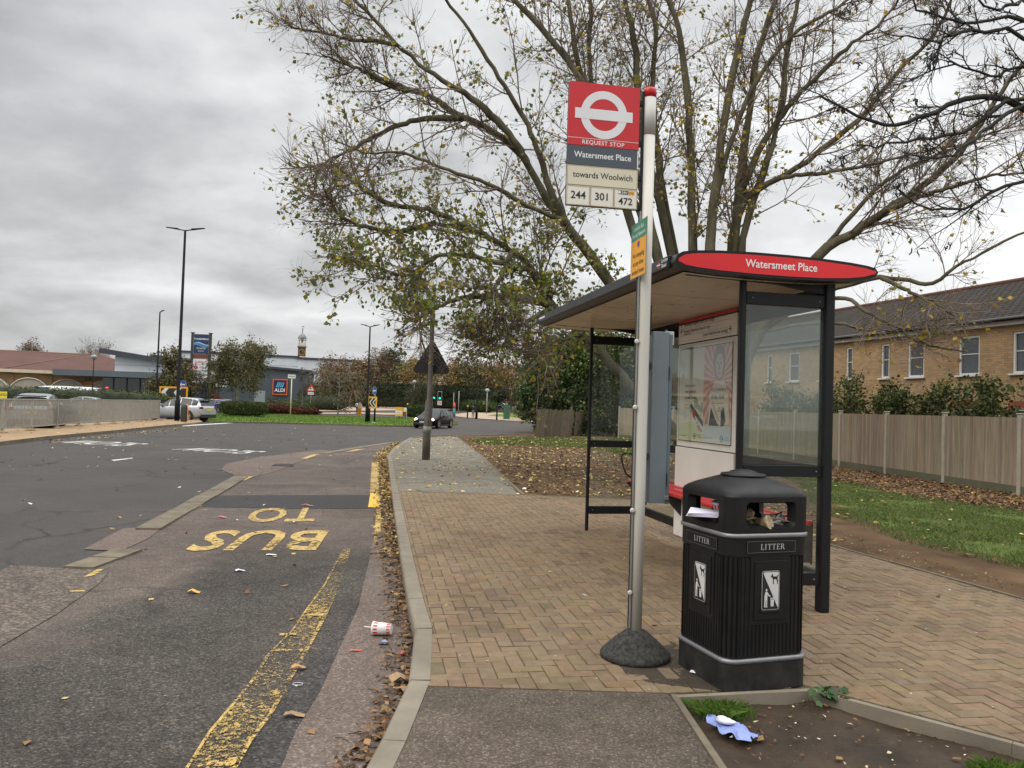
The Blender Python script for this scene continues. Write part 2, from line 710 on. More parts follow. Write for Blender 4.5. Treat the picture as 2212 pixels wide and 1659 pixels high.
def smoothpath(pts, n, wob=0.0):
    pts = np.asarray(pts, float)
    k = len(pts)
    ext = np.vstack([2 * pts[0] - pts[1], pts, 2 * pts[-1] - pts[-2]])
    t = np.linspace(0, k - 1, n)
    i = np.minimum(t.astype(int), k - 2)
    f = (t - i)[:, None]
    p0, p1, p2, p3 = ext[i], ext[i + 1], ext[i + 2], ext[i + 3]
    q = .5 * (2 * p1 + (p2 - p0) * f + (2 * p0 - 5 * p1 + 4 * p2 - p3) * f * f + (3 * p1 - p0 - 3 * p2 + p3) * f ** 3)
    if wob:
        w = rng.normal(size=q.shape) * wob
        w[0] = 0
        q = q + w
    return q

# ------------------------------------------------------------------ sky and light
SUN_EL, SUN_AZ = R(42), R(-122)      # azimuth clockwise from +Y
w = bpy.data.worlds.new('World')
S.world = w
w.use_nodes = True
nt = w.node_tree
bg = nt.nodes['Background']
sky = nt.nodes.new('ShaderNodeTexSky')
sky.sky_type = 'NISHITA'
sky.sun_disc = False
sky.sun_elevation = SUN_EL
sky.sun_rotation = SUN_AZ
sky.air_density, sky.dust_density = 1.5, 4
skyk = mix(nt, 1, sky.outputs[0], (.1, .1, .1), 'MULTIPLY')
gen = nt.nodes.new('ShaderNodeTexCoord').outputs['Generated']
sep = nt.nodes.new('ShaderNodeSeparateXYZ')
nt.links.new(gen, sep.inputs[0])


def mth(op, a, b=None, c=None, clamp=False):
    n = nt.nodes.new('ShaderNodeMath')
    n.operation = op
    n.use_clamp = clamp
    for i, v in enumerate((a, b, c)):
        if v is None:
            continue
        if isinstance(v, (int, float)):
            n.inputs[i].default_value = v
        else:
            nt.links.new(v, n.inputs[i])
    return n.outputs[0]


# the cloud sheet: the sight line meets a layer overhead, so clouds crowd together at the horizon
zz = mth('ADD', mth('MAXIMUM', sep.outputs[2], 0.0), .30)
cmb = nt.nodes.new('ShaderNodeCombineXYZ')
nt.links.new(mth('DIVIDE', sep.outputs[0], zz), cmb.inputs[0])
nt.links.new(mth('DIVIDE', sep.outputs[1], zz), cmb.inputs[1])
mp = nt.nodes.new('ShaderNodeMapping')
mp.inputs['Location'].default_value = (3.1, 7.7, 0)
mp.inputs['Scale'].default_value = (1, 1.15, 1)
nt.links.new(cmb.outputs[0], mp.inputs[0])
c1 = noise(nt, mp.outputs[0], 1.7, 7, .5, .3)
c2 = noise(nt, mp.outputs[0], 4.2, 6, .58, .2)
cl = mth('ADD', mth('MULTIPLY', c1, .72), mth('MULTIPLY', c2, .28))
# darker cloud to the left, thin bright cloud to the right and overhead
side = mth('MULTIPLY_ADD', sep.outputs[0], .62, .0)
cl2 = mth('ADD', cl, mth('MULTIPLY', side, .34))
ccol = ramp(nt, cl2, [(.24, (.34, .345, .352)), (.37, (.46, .465, .473)), (.48, (.61, .614, .622)), (.58, (.76, .764, .77)), (.72, (.90, .902, .906))])
# an overcast sky is brightest overhead
up = mth('MULTIPLY_ADD', mth('MAXIMUM', mth('SUBTRACT', sep.outputs[2], .46), 0.0), 5.2, 1.0)
cmu = nt.nodes.new('ShaderNodeCombineXYZ')
for k_ in range(3):
    nt.links.new(up, cmu.inputs[k_])
ccol = mix(nt, 1, ccol, cmu.outputs[0], 'MULTIPLY')
tot = mix(nt, .93, skyk, ccol)
nt.links.new(tot, bg.inputs[0])
bg.inputs[1].default_value = 1.0

sd = bpy.data.lights.new('sun', 'SUN')
sun = bpy.data.objects.new('sun', sd)
COL.objects.link(sun)
sd.energy = 1.2
sd.angle = R(40)
sd.color = (1, .93, .82)
sv = Vector((math.sin(SUN_AZ) * math.cos(SUN_EL), math.cos(SUN_AZ) * math.cos(SUN_EL), math.sin(SUN_EL)))
sun.rotation_euler = sv.to_track_quat('Z', 'Y').to_euler()
sun.location = (0, 0, 60)
vs = S.view_settings
vs.view_transform = 'Standard'
vs.look = 'None'
vs.gamma = 1
vs.exposure = 0.32
S.cycles.max_bounces = 6
S.cycles.transparent_max_bounces = 16
S.cycles.caustics_reflective = S.cycles.caustics_refractive = False

# ------------------------------------------------------------------ ground and roads
KZ = .12                                    # pavements stand 12 cm above the road
A_ROAD = asphalt('road asphalt', .054, .22, .16, 120, (1, .93, .84), .7, .8)
A_BAY = asphalt('bay asphalt', .076, .34, .36, 95, (1, .90, .78), .72, .45, split=-3.15)
A_PINK = asphalt('pinkish old asphalt', .125, .32, .2, 85, (1, .81, .68), .8, .3)
A_NEW = asphalt('dark new asphalt', .040, .3, .12, 120, (1, .98, .97), .75, 0)
A_EDGE = asphalt('dark open asphalt', .048, .5, .3, 80, (1, .94, .88), .8, .0, 2.4, .9)
A_FOOT = asphalt('footway asphalt', .088, .38, .40, 115, (1, .84, .66), .8, .5, 2.2)
A_COARSE = asphalt('coarse asphalt', .11, .45, .2, 50, (1, .84, .70), .85, .3, 1.8, .9)
CONC = mat('kerb concrete', C('#7a7264'), .85, 0, .22, 3, big=.2, bump=.25, bscale=120)
CONC_D = mat('old kerb concrete', C('#6c6353'), .9, 0, .3, 4, big=.25, bump=.3, bscale=90)
SOIL = mat('soil', (.10, .064, .036), .95, spec=.08, metal=0, var=.45, scale=1.2, bump=.9, bscale=22)
WETSOIL = mat('damp soil', (.045, .031, .020), .66, spec=.25, metal=0, var=.5, scale=2.2, bump=.9, bscale=26, rvar=.5)
TURF = mat('turf under the grass', (.075, .105, .028), .95, 0, .4, .9, spec=.1, col2=(.11, .15, .035), bump=.6, bscale=30)
TURF_B = mat('bright turf', (.10, .18, .02), .95, 0, .3, .5, spec=.1, col2=(.13, .21, .03), bump=.4, bscale=12)
FARPAVE = mat('far pavement', C('#a08d78'), .9, 0, .15, .8)
ISLPAVE = mat('island paving', C('#927a5c'), .9, 0, .2, 1.3, bump=.2, bscale=40)

# base land and road, both creased where the far ground starts to climb
def landsheet(name, x0, x1, y0, y1, z, m):
    b = MB()
    ys = [y0, RISE0, y1] if y0 < RISE0 < y1 else [y0, y1]
    V = []
    for y in ys:
        V += [(x0, y, z + zg(y)), (x1, y, z + zg(y))]
    b.add(V, [(2 * i, 2 * i + 1, 2 * i + 3, 2 * i + 2) for i in range(len(ys) - 1)], m)
    return struct(b.build(name))


landsheet('ground', -900, 900, -60, 1800, -.08, mat('far land', (.05, .07, .025), .95, 0, .3, .05))
landsheet('road', -150, 120, -20, 260, 0, A_ROAD)


def sheet(name, pts, z, m):
    b = MB()
    pp = [(p[0], p[1]) for p in pts]
    if area2(pp) < 0:
        pp = pp[::-1]
    b.add([(x, y, z + zg(y)) for x, y in pp], [tuple(range(len(pp)))], m)
    return struct(b.build(name))


def raised(name, pts, z, m, side=None):
    b = MB()
    pp = [(p[0], p[1]) for p in pts]
    if area2(pp) < 0:
        pp = pp[::-1]
    b.prism(pp, [-.05 + zg(p[1]) for p in pp], [z + zg(p[1]) for p in pp], m, side or CONC_D)
    return struct(b.build(name))


def D(pts, z=0.0):
    return [G(u, v, z) for u, v in pts]


def kerbline(x_at):
    return x_at


# the kerb between the bus bay and the pavement, near to far (front top edge)
KERB = [(-.72, -3.0), (-.60, 3.35), (-.575, 3.7), (-.545, 4.5)] + [G(u, v, KZ)[:2] for u, v in ((896, 1357.7), (881, 1292), (864, 1190), (845, 1054), (838, 992))] + [G(835.5, 984, KZ)[:2], G(850, 966, KZ)[:2], G(885, 945, KZ)[:2]]
KERB = [(float(a), float(b)) for a, b in KERB]


def offset_line(L, d):
    L = np.array(L)
    T = np.gradient(L, axis=0)
    T = unit(T)
    nrm = np.stack([T[:, 1], -T[:, 0]], 1)
    return [tuple(p) for p in L + nrm * d]


KIN = offset_line(KERB, .125)


def kerbstones(name, path, width, z0, z1, m, stone=.915, gap=.006, wob=.003, inner=1):
    """kerb stones laid end to end along a path, each with a rounded front arris and a joint"""
    b = MB()
    P_ = np.array(path, float)
    seg = np.linalg.norm(np.diff(P_, axis=0), axis=1)
    for i in range(len(P_) - 1):
        nst = max(1, round(seg[i] / stone))
        d = (P_[i + 1] - P_[i]) / seg[i]
        nr = np.array((d[1], -d[0])) * inner
        for k in range(nst):
            a = P_[i] + d * (seg[i] * k / nst + gap / 2)
            e = P_[i] + d * (seg[i] * (k + 1) / nst - gap / 2)
            w_ = rng.uniform(-wob, wob, 2)
            prof = [(0, z0), (0, z1 - .03), (.004, z1 - .012), (.016, z1), (width, z1), (width, z0)]
            V = []
            for q, dz in ((a, w_[0]), (e, w_[1])):
                for o_, zz_ in prof:
                    V.append((q[0] + nr[0] * o_, q[1] + nr[1] * o_, zz_ + (dz if zz_ > z0 else 0) + zg(q[1])))
            F = [(j, j + 1, j + 7, j + 6) for j in range(5)] + [(5, 4, 3, 2, 1, 0), (6, 7, 8, 9, 10, 11)]
            b.add(V, F, m)
    return struct(b.build(name))


kerbstones('kerb', KERB, .125, -.03, KZ, CONC)
# the kerb turns right at the junction
KERB2 = [KERB[-1]] + [G(u, v, KZ)[:2] for u, v in ((910, 941.5), (950, 940.5), (984, 941), (1040, 939.5), (1153, 935.5), (1260, 932), (1420, 928))]
kerbstones('junction_kerb', KERB2, .125, -.03, KZ, CONC_D)

# verge and soil under everything right of the kerb
EDGE_R = [(-.30, 4.42)]
verge = [KIN[k] for k in range(3, len(KIN))] + [(p[0] + .1, p[1] - .1) for p in KERB2[1:]] + [(40, 62), (60, 50), (60, -20), (2.57, -20), (2.57, 3.87), (1.82, 4.55), (.97, 4.38), (-.42, 4.40)]
b = MB()
b.prism(verge, -.05, KZ - .03, SOIL)
struct(b.build('verge'))

# bus bay
FL = [G(u, v)[:2] for u, v in ((-40, 1395), (60, 1330), (170, 1240), (260, 1188), (300, 1147), (400, 1085), (512, 1031), (600, 995), (700, 978), (780, 965), (845, 955), (880, 949))]
bay = FL + [(KERB[k][0] - .0, KERB[k][1]) for k in range(len(KERB) - 1, -1, -1)] + [(-4.6, -3)]
sheet('bus_bay', bay, .004, A_BAY)
# old pinkish strip along the gutter
gut = [G(u, v)[:2] for u, v in ((600, 1680), (640, 1580), (690, 1500), (735, 1400), (775, 1310), (800, 1200), (815, 1120))] + [(KERB[k][0] + .002, KERB[k][1]) for k in (6, 5, 4, 3, 2, 1)]
sheet('gutter_strip', gut, .008, A_PINK)
sheet('seam_strip', D(((500, 1690), (600, 1680), (640, 1580), (690, 1500), (735, 1400), (775, 1310), (768, 1308), (715, 1370), (640, 1470), (580, 1560))), .008, A_EDGE)
sheet('trench_patch', D(((428, 1096), (455, 1071), (810, 1070), (824, 1099), (640, 1100))), .008, A_NEW)
sheet('old_patch', D(((-40, 1260), (25, 1222), (130, 1229), (235, 1236), (215, 1262), (120, 1330), (0, 1400), (-40, 1420))), .010, A_COARSE)
sheet('pink_patch', D(((180, 1188), (268, 1142), (350, 1142), (320, 1165), (260, 1192))), .010, A_PINK)
sheet('drain_patch', D(((478, 1015), (487, 1003), (560, 988), (690, 972), (720, 975), (640, 1000), (600, 1018), (545, 1032), (512, 1031))), .010, A_PINK)
# flush kerb stones between road and bay
b = MB()
for a_, c_ in (((292, 1146), (505, 1031)), ((136, 1228), (248, 1189))):
    p, q = np.array(G(*a_)[:2]), np.array(G(*c_)[:2])
    L_ = np.linalg.norm(q - p)
    n_ = max(2, round(L_ / .92))
    d_ = (q - p) / L_
    nr = np.array((d_[1], -d_[0]))
    for k in range(n_):
        s0, s1 = p + d_ * (L_ * k / n_ + .006), p + d_ * (L_ * (k + 1) / n_ - .006)
        j = rng.uniform(-.008, .012)
        b.prism([tuple(s0 + nr * j), tuple(s1 + nr * j), tuple(s1 + nr * (.3 + j)), tuple(s0 + nr * (.3 + j))], -.02, .022 + rng.uniform(0, .008), CONC_D)
struct(b.build('flush_kerb', bevel=.006))
p0 = [G(u, v)[:2] for u, v in ((690, 980), (760, 968), (840, 956))]
b = MB()
for i in range(2):
    p, q = np.array(p0[i]), np.array(p0[i + 1])
    d_ = unit(q - p)
    nr = np.array((d_[1], -d_[0]))
    b.prism([tuple(p), tuple(q), tuple(q + nr * .3), tuple(p + nr * .3)], -.02, .02, CONC_D)
struct(b.build('far_flush_kerb'))

x_, y_, _ = G(612, 1006)
b = MB()
IRON = mat('cast iron', (.05, .05, .052), .6, .3, .3, 20)
for s_ in (-.24, .24):
    b.box(s_, 0, .012, .04, .52, .02, IRON)
    b.box(0, s_, .012, .44, .04, .02, IRON)
for k in range(7):
    b.box(-.18 + k * .06, 0, .010, .022, .44, .016, IRON)
tag(b.build('drain_grate', None, loc=(x_, y_, .004), rz=R(12)), 'grey iron drain grate set in the pinkish patch between road and bus bay', 'drain')

# ---- painted markings
YEL = paintmat('yellow road paint', C('#bfa25e'), .34, 16)
YEL_N = paintmat('fresh yellow paint', C('#d8b040'), -.1, 6)
YEL_W = paintmat('worn yellow paint', C('#b99c55'), .60, 38)
WHITE = paintmat('white road paint', C('#c9c9c3'), .26, 14)


def marks(name, quads, z, m):
    b = MB()
    for q in quads:
        pp = D(q)
        pp = [(p[0], p[1]) for p in pp]
        if area2(pp) < 0:
            pp = pp[::-1]
        b.add([(x, y, z) for x, y in pp], [tuple(range(len(pp)))], m)
    return struct(b.build(name))


marks('yellow_line', [[(800, 1066), (819, 1066), (822, 1098), (795, 1097)]], .0125, YEL_N)
marks('worn_yellow_line', [[(803, 1000), (820, 1000), (819, 1064), (799, 1064)], [(813, 1100), (823, 1100), (822, 1150), (808, 1168)]], .0125, YEL)
band = [(400, 1665), (450, 1585), (505, 1520), (545, 1470), (575, 1420), (630, 1365), (660, 1320), (700, 1265), (725, 1215), (742, 1187), (757, 1188), (745, 1240), (725, 1290), (700, 1345), (660, 1420), (625, 1480), (590, 1545), (545, 1605), (512, 1665)]
marks('worn_yellow_band', [band], .0125, YEL_W)
edges = []
outl = band[:9]
for i in range(len(outl) - 1):
    (u0, v0), (u1, v1) = outl[i], outl[i + 1]
    k = 7 if i < 4 else 4
    edges.append([(u0, v0), (u0 + k, v0), (u1 + k, v1), (u1, v1)])
inl = band[13:]
for i in range(len(inl) - 1):
    (u0, v0), (u1, v1) = inl[i], inl[i + 1]
    edges.append([(u0 - 8, v0), (u0, v0), (u1, v1), (u1 - 10, v1)])
edges += [[(588, 1406), (655, 1406), (653, 1412), (590, 1412)], [(605, 1372), (640, 1372), (640, 1377), (602, 1377)], [(664, 1329), (700, 1329), (698, 1334), (662, 1333)], [(430, 1655), (520, 1640), (515, 1659), (425, 1665)], [(575, 1500), (612, 1488), (622, 1502), (590, 1512)]]
marks('yellow_band_edges', edges, .0145, paintmat('worn edge paint', C('#c0a05a'), .46, 26))
marks('bay_dashes', [[(415, 1096), (432, 1096), (456, 1076), (440, 1076)]], .0125, YEL_N)
marks('worn_bay_dashes', [[(362, 1125), (375, 1125), (410, 1107), (395, 1107)], [(470, 1062), (483, 1062), (510, 1048), (495, 1048)], [(515, 1040), (530, 1039), (548, 1030), (532, 1031)],
                          [(650, 992), (662, 992), (690, 982), (676, 982)], [(745, 977), (762, 976), (790, 970), (770, 971)], [(180, 1250), (205, 1245), (225, 1232), (210, 1233)], [(150, 1279), (182, 1278), (184, 1281), (152, 1282)]], .0145, YEL)


def road_text(name, t, a, bpt, c_, m, z, bold=.012, wide=1.0):
    """lettering on the road: a = where the text starts, bpt = where its baseline ends, c_ = a point at the letters' top"""
    V, F = text_mesh(t, 1, 'LEFT', bold, 0, 1.05)
    x0, x1 = V[:, 0].min(), V[:, 0].max()
    y0, y1 = V[:, 1].min(), V[:, 1].max()
    A, B_, T_ = (np.array(G(*q)[:2]) for q in (a, bpt, c_))
    W = A + np.outer((V[:, 0] - x0) / (x1 - x0), B_ - A) + np.outer((V[:, 1] - y0) / (y1 - y0), T_ - A)
    b = MB()
    b.add(np.concatenate([W, np.full((len(W), 1), z)], 1), F, m)
    return struct(b.build(name))


# read by drivers coming the other way: upside down from here
road_text('bus_lettering', 'BUS', (712, 1147), (462, 1147), (682, 1191), YEL, .0125, .02)
road_text('stop_lettering', 'TO', (690, 1098), (553, 1099), (678, 1128), YEL, .0125, .02)
road_text('slow_lettering', 'SLOW', (327, 959), (188, 951.2), (255, 964), WHITE, .006, .01)
road_text('slow_lettering', 'SLOW', (580, 976), (438, 967.3), (515, 980.5), WHITE, .006, .01)
marks('white_dashes', [[(240, 994), (285, 989), (287, 991), (246, 996)], [(460, 972), (490, 970.5), (492, 972), (464, 973.5)], [(726, 917), (758, 915), (760, 916), (730, 918.5)]], .006, WHITE)
marks('white_line', [[(392, 919), (560, 909.5), (562, 910.5), (396, 921)], [(480, 911), (520, 911), (560, 912), (500, 912.3)]], .006, WHITE)

# ---- paving blocks
BLOCK = mat('buff paving block', C('#7c6b57'), .88, spec=.2, metal=0, var=.16, scale=14, bump=.35, bscale=170, attr=True, big=.22)
JOINT = mat('sand joint', (.075, .055, .036), .95, 0, .4, 4)
GREYBLOCK = mat('grey paving block', C('#767166'), .88, spec=.2, metal=0, var=.12, scale=9, bump=.25, bscale=150, attr=True, big=.2)
KA = math.atan2(-.173, 1.0)          # the kerb runs a little to the left as it goes away
kd = np.array((math.sin(KA), math.cos(KA)))
kn = np.array((kd[1], -kd[0]))


def blocks(name, poly, org, dirv, size, m, pal, mode, z, ground=None, jit=.1):
    b_ = size[1]
    nrm = np.array((dirv[1], -dirv[0]))
    a = np.array([p[:2] for p in poly]) - org
    lu, lw = a @ nrm, a @ dirv
    rects = []
    if mode == 'herring':
        i0, i1 = int(lu.min() / b_) - 2, int(lu.max() / b_) + 2
        j0, j1 = int(lw.min() / b_) - 2, int(lw.max() / b_) + 2
        for i in range(i0, i1):
            for j in range(j0, j1):
                k = (i - j) % 4
                if k == 0:
                    rects.append((i * b_, j * b_, 2 * b_, b_))
                elif k == 3:
                    rects.append((i * b_, j * b_, b_, 2 * b_))
    else:
        L = size[0]
        for j in range(int(lw.min() / b_) - 1, int(lw.max() / b_) + 1):
            for i in range(int(lu.min() / L) - 1, int(lu.max() / L) + 1):
                rects.append((i * L + (j % 2) * L / 2, j * b_, L, b_))
    r = np.array(rects)
    cu, cw = r[:, 0] + r[:, 2] / 2, r[:, 1] + r[:, 3] / 2
    cx = org[0] + cu * nrm[0] + cw * dirv[0]
    cy = org[1] + cu * nrm[1] + cw * dirv[1]
    cnr = [inpoly(org[0] + (r[:, 0] + a_ * r[:, 2]) * nrm[0] + (r[:, 1] + c_ * r[:, 3]) * dirv[0], org[1] + (r[:, 0] + a_ * r[:, 2]) * nrm[1] + (r[:, 1] + c_ * r[:, 3]) * dirv[1], poly) for a_, c_ in ((0, 0), (1, 0), (1, 1), (0, 1))]
    cnt = sum(c.astype(int) for c in cnr)
    cutr = r[(cnt > 0) & (cnt < 4)]
    r = r[cnt == 4]
    n = len(r)
    g, ch = .0034, .0065
    # blocks cut to the edge of the area
    cb_ = MB()
    pl_ = [tuple(p[:2]) for p in poly]
    if area2(pl_) < 0:
        pl_ = pl_[::-1]
    for u0, w0, du, dw in cutr:
        q = [org + nrm * (u0 + g + a_ * (du - 2 * g)) + dirv * (w0 + g + c_ * (dw - 2 * g)) for a_, c_ in ((0, 0), (1, 0), (1, 1), (0, 1))]
        q = [np.array(p) for p in q]
        if area2(q) < 0:
            q = q[::-1]
        ctr = sum(q) / 4
        for i in range(len(pl_)):
            e0, e1 = np.array(pl_[i]), np.array(pl_[(i + 1) % len(pl_)])
            ed = e1 - e0
            L2 = ed @ ed
            if L2 < 1e-9:
                continue
            t_ = np.clip((ctr - e0) @ ed / L2, 0, 1)
            if np.linalg.norm(e0 + ed * t_ - ctr) > .56 * math.hypot(du, dw):
                continue
            nn = np.array((-ed[1], ed[0])) / math.sqrt(L2)
            o = []
            for j in range(len(q)):
                p_, s_ = q[j], q[(j + 1) % len(q)]
                dp, ds = (p_ - e0) @ nn - .003, (s_ - e0) @ nn - .003
                if dp >= 0:
                    o.append(p_)
                if (dp >= 0) != (ds >= 0):
                    o.append(p_ + (s_ - p_) * dp / (dp - ds))
            q = o
            if len(q) < 3:
                break
        if len(q) >= 3 and abs(area2(q)) > 4e-4:
            cb_.add([(*p, z) for p in q] + [(*p, z - .012) for p in q], [tuple(range(len(q)))] + [(j, j + len(q), (j + 1) % len(q) + len(q), (j + 1) % len(q)) for j in range(len(q))], m, col=pick(pal, 1, jit)[0])
    struct(cb_.build(name, keepcol=True))
    zz = z + rng.normal(0, .0012, n)
    tl = rng.normal(0, .0011, (n, 4))
    V = []
    for e, dz in ((g, -.012), (g, -.0035), (g + ch, 0.0)):
        for q, (sx, sy) in enumerate(((0, 0), (1, 0), (1, 1), (0, 1))):
            lu_ = r[:, 0] + (e if sx == 0 else r[:, 2] - e)
            lw_ = r[:, 1] + (e if sy == 0 else r[:, 3] - e)
            V.append(np.stack([org[0] + lu_ * nrm[0] + lw_ * dirv[0], org[1] + lu_ * nrm[1] + lw_ * dirv[1], zz + dz + tl[:, q]], 1))
    V = np.stack(V, 1).reshape(-1, 3)
    f = [(8, 9, 10, 11)] + [(k, (k + 1) % 4, (k + 1) % 4 + 4, k + 4) for k in range(4)] + [(k + 4, (k + 1) % 4 + 4, (k + 1) % 4 + 8, k + 8) for k in range(4)]
    F = (np.arange(n)[:, None, None] * 12 + np.array(f)[None]).reshape(-1, 4)
    return struct(fast(name, V, F, m, cols=np.repeat(pick(pal, n, jit), 12, 0)))


pav_far = G(1130, 1069, KZ)[:2]
kx = lambda y: float(np.interp(y, [p[1] for p in KIN], [p[0] for p in KIN]))
yk = 14.05
PAVE = [(kx(4.42), 4.42)] + [p for p in KIN if 4.55 < p[1] < yk] + [(kx(yk), yk), (.25, yk), (2.95, 13.7), (3.35, 12.2), (4.08, 9.45), (4.69, 7.05), (5.6, 4.0), (6.9, .5), (5.9, .5), (4.42, 2.03), (2.588, 3.926), (1.832, 4.592), (.95, 4.425)]
sheet('paving_bed', PAVE, KZ - .008, JOINT)
pal_buff = [(.96, .95, .93), (1.05, 1.02, .98), (.88, .88, .88), (1.1, 1.08, 1.02), (1, .97, .9), (.98, .97, .95), (.80, .79, .78)]
blocks('paving', PAVE, np.array(KIN[3]), kd, (.2, .1), BLOCK, pal_buff, 'herring', KZ)
# grey path beyond
gp = [(kx(yk), yk + .02)] + [p for p in KIN if p[1] > yk + .4] + [G(885, 945.5, KZ)[:2], G(984, 942.5, KZ)[:2], G(1040, 986, KZ)[:2], G(1095, 1040, KZ)[:2], (.2, yk + .02)]
sheet('path_bed', gp, KZ - .006, JOINT)
blocks('grey_path', gp, np.array((kx(yk), yk + .02)), kd, (.4, .2), GREYBLOCK, [(1, 1, 1), (1.08, 1.06, 1.02), (.9, .9, .9), (1, .96, .9)], 'run', KZ, jit=.07)
kerbstones('path_edging', [(3.38, 12.3), (4.10, 9.45), (4.71, 7.05), (5.62, 4.0), (7, .5)], .05, -.02, KZ + .012, CONC_D)
kerbstones('grey_path_edging', [(.25, yk), G(1095, 1040, KZ)[:2], G(1040, 986, KZ)[:2], G(984, 942, KZ)[:2]], .05, -.02, KZ + .012, CONC_D)
kerbstones('paving_edging', [(.25, yk + .05), (2.95, 13.75), (3.38, 12.3)], .05, -.02, KZ + .006, CONC_D)

# near footway of asphalt, with its edging and the worn earth patch
foot = [(KIN[3][0], 4.415), (.94, 4.418), (.97, 4.3), (1.02, 3.4), (1.2, -3), (-.59, -3), KIN[1], KIN[2]]
b = MB()
b.prism([p[:2] for p in foot], -.05, KZ - .004, A_FOOT)
struct(b.build('footway'))
kerbstones('footway_edging', [(1.0, 4.40), (1.04, 3.4), (1.22, -3)], .05, -.05, KZ + .004, CONC_D)
kerbstones('patch_edging', [(.97, 4.40), (1.82, 4.57), (2.57, 3.90), (4.4, 2.0)], .055, -.06, KZ + .008, CONC, inner=1)
b = MB()
# uneven earth a little lower than the paving
X0, X1, Y0, Y1, nx, ny = 1.03, 4.6, 1.0, 4.6, 90, 90
xs, ys = np.linspace(X0, X1, nx), np.linspace(Y0, Y1, ny)
gx, gy = np.meshgrid(xs, ys)
gz = .062 + .010 * np.sin(gx * 5.1 + gy * 2.3) * np.sin(gy * 4.3) + .006 * np.sin(gx * 17 + gy * 9) + rng.normal(0, .0022, gx.shape)
gz -= .02 * np.exp(-((gx - 1.75) ** 2 / .12 + (gy - 3.35) ** 2 / .05))
ii = np.arange(ny - 1)[:, None] * nx + np.arange(nx - 1)[None]
struct(fast('earth_patch', np.stack([gx, gy, gz], -1).reshape(-1, 3), np.stack([ii, ii + 1, ii + nx + 1, ii + nx], -1).reshape(-1, 4), WETSOIL, smooth=True))
m, nt_, b_ = nt_new('puddle water')
b_.inputs['Base Color'].default_value = (.035, .028, .022, 1)
b_.inputs['Roughness'].default_value = .08
sheet('puddle', [(1.45 + .26 * math.cos(a) + .05 * math.cos(3 * a), 3.42 + .1 * math.sin(a) + .02 * math.sin(5 * a)) for a in np.linspace(0, 2 * PI, 40, endpoint=False)], .057, m)
sheet('worn_earth', D(((1340, 1432), (1400, 1405), (1450, 1385), (1475, 1400), (1520, 1440), (1610, 1482), (1560, 1493), (1480, 1484), (1400, 1474), (1350, 1455)), KZ), KZ + .002, paintmat('earth film', (.05, .038, .026), .30, 7))

# ---- the far side: traffic island with railing, grass island, far pavements
isl = D(((-330, 985), (-120, 966), (0, 954), (99, 942.5), (250, 929), (350, 919), (415, 913.5), (434, 911.5), (437, 909.5), (425, 907.5), (390, 906)), KZ) + D(((344, 906.5), (240, 911), (120, 918), (0, 927), (-330, 950)), KZ)
raised('railing_island', isl, KZ, ISLPAVE)
grass_isl = D(((436, 907), (463, 909.5), (600, 912), (700, 914.5), (820, 918), (892, 919), (950, 918), (985, 916), (990, 914), (980, 910), (950, 905), (900, 902), (820, 901), (700, 897.5), (582, 894.5), (470, 894), (440, 899)), KZ)
raised('grass_island', grass_isl, KZ, TURF_B, CONC_D)
raised('far_pavement', D(((430, 886), (582, 887.5), (700, 887.5), (900, 886), (960, 885), (1000, 883), (1010, 880), (900, 879.5), (700, 877.5), (560, 876), (430, 875)), .1), .1, FARPAVE)
raised('refuge_island', D(((768, 893), (830, 895.5), (880, 895.5), (885, 893.5), (850, 892), (768, 890.5)), .1), .1, FARPAVE)
raised('refuge_island', D(((690, 893.5), (768, 894), (775, 892.5), (770, 891), (690, 891.5)), .1), .1, FARPAVE)
raised('corner_pavement', D(((984, 899), (1010, 902), (1050, 905), (1110, 909), (1157, 911), (1240, 912), (1240, 905), (1157, 903), (1100, 893), (1060, 889.5), (1020, 890), (984, 894)), .1), .1, FARPAVE)
raised('corner_grass', D(((1045, 899.5), (1065, 902.5), (1157, 907.5), (1240, 909), (1240, 897), (1100, 893.5), (1072, 895)), .1), .13, TURF_B)
marks('far_white_lines', [[(1000, 889), (1100, 886.5), (1100, 887), (1000, 889.7)], [(720, 890), (800, 893), (800, 893.6), (720, 890.6)], [(880, 899), (900, 895), (902, 895), (884, 899.5)]], .02, WHITE)

# ------------------------------------------------------------------ street furniture materials
BLACKM = mat('black powder coat', (.010, .0105, .012), .48, 0, .2, 5, spec=.25)
BLACKP = mat('black bin plastic', (.0095, .0095, .010), .44, 0, .25, 7, bump=.12, bscale=220, rvar=.3, spec=.28)
BIN_SKIRT = mat('scuffed bin skirt', (.014, .014, .014), .6, 0, .45, 9, col2=(.03, .029, .027), spec=.3, bump=.1, bscale=120)
SILVER = mat('silver band', C('#86878a'), .42, .5, .12, 9)
ALU = mat('satin aluminium', C('#c4c1b8'), .42, .08, .08, 3, stretch=(1, 1, .25), spec=.5)
ALU_T = mat('trunking aluminium', C('#8f8e8a'), .5, .4, .1, 3)
RED = mat('sign red', C('#c01f27'), .32, 0, .04, 2, spec=.5)
REDROOF = mat('fascia red', C('#d1141d'), .35, 0, .05, 2)
WHITEP = mat('sign white', C('#d9d9dc'), .4, 0, .03, 3)
WHITEL = mat('lettering white', C('#e2e2e0'), .45, 0, .02, 3)
SLATE = mat('sign slate', C('#424d57'), .4, 0, .05, 3)
CREAM = mat('sign cream', C('#cfcab4'), .5, 0, .06, 3)
TILE = mat('route tile ivory', C('#dcd9ce'), .45, 0, .04, 3)
GOLD = mat('tile edge gold', C('#9a8a4c'), .5, 0, .1, 3)
INK = mat('ink black', (.012, .012, .014), .5, 0, .05, 3)
NAVY = mat('ink navy', C('#16233f'), .5, 0, .05, 3)
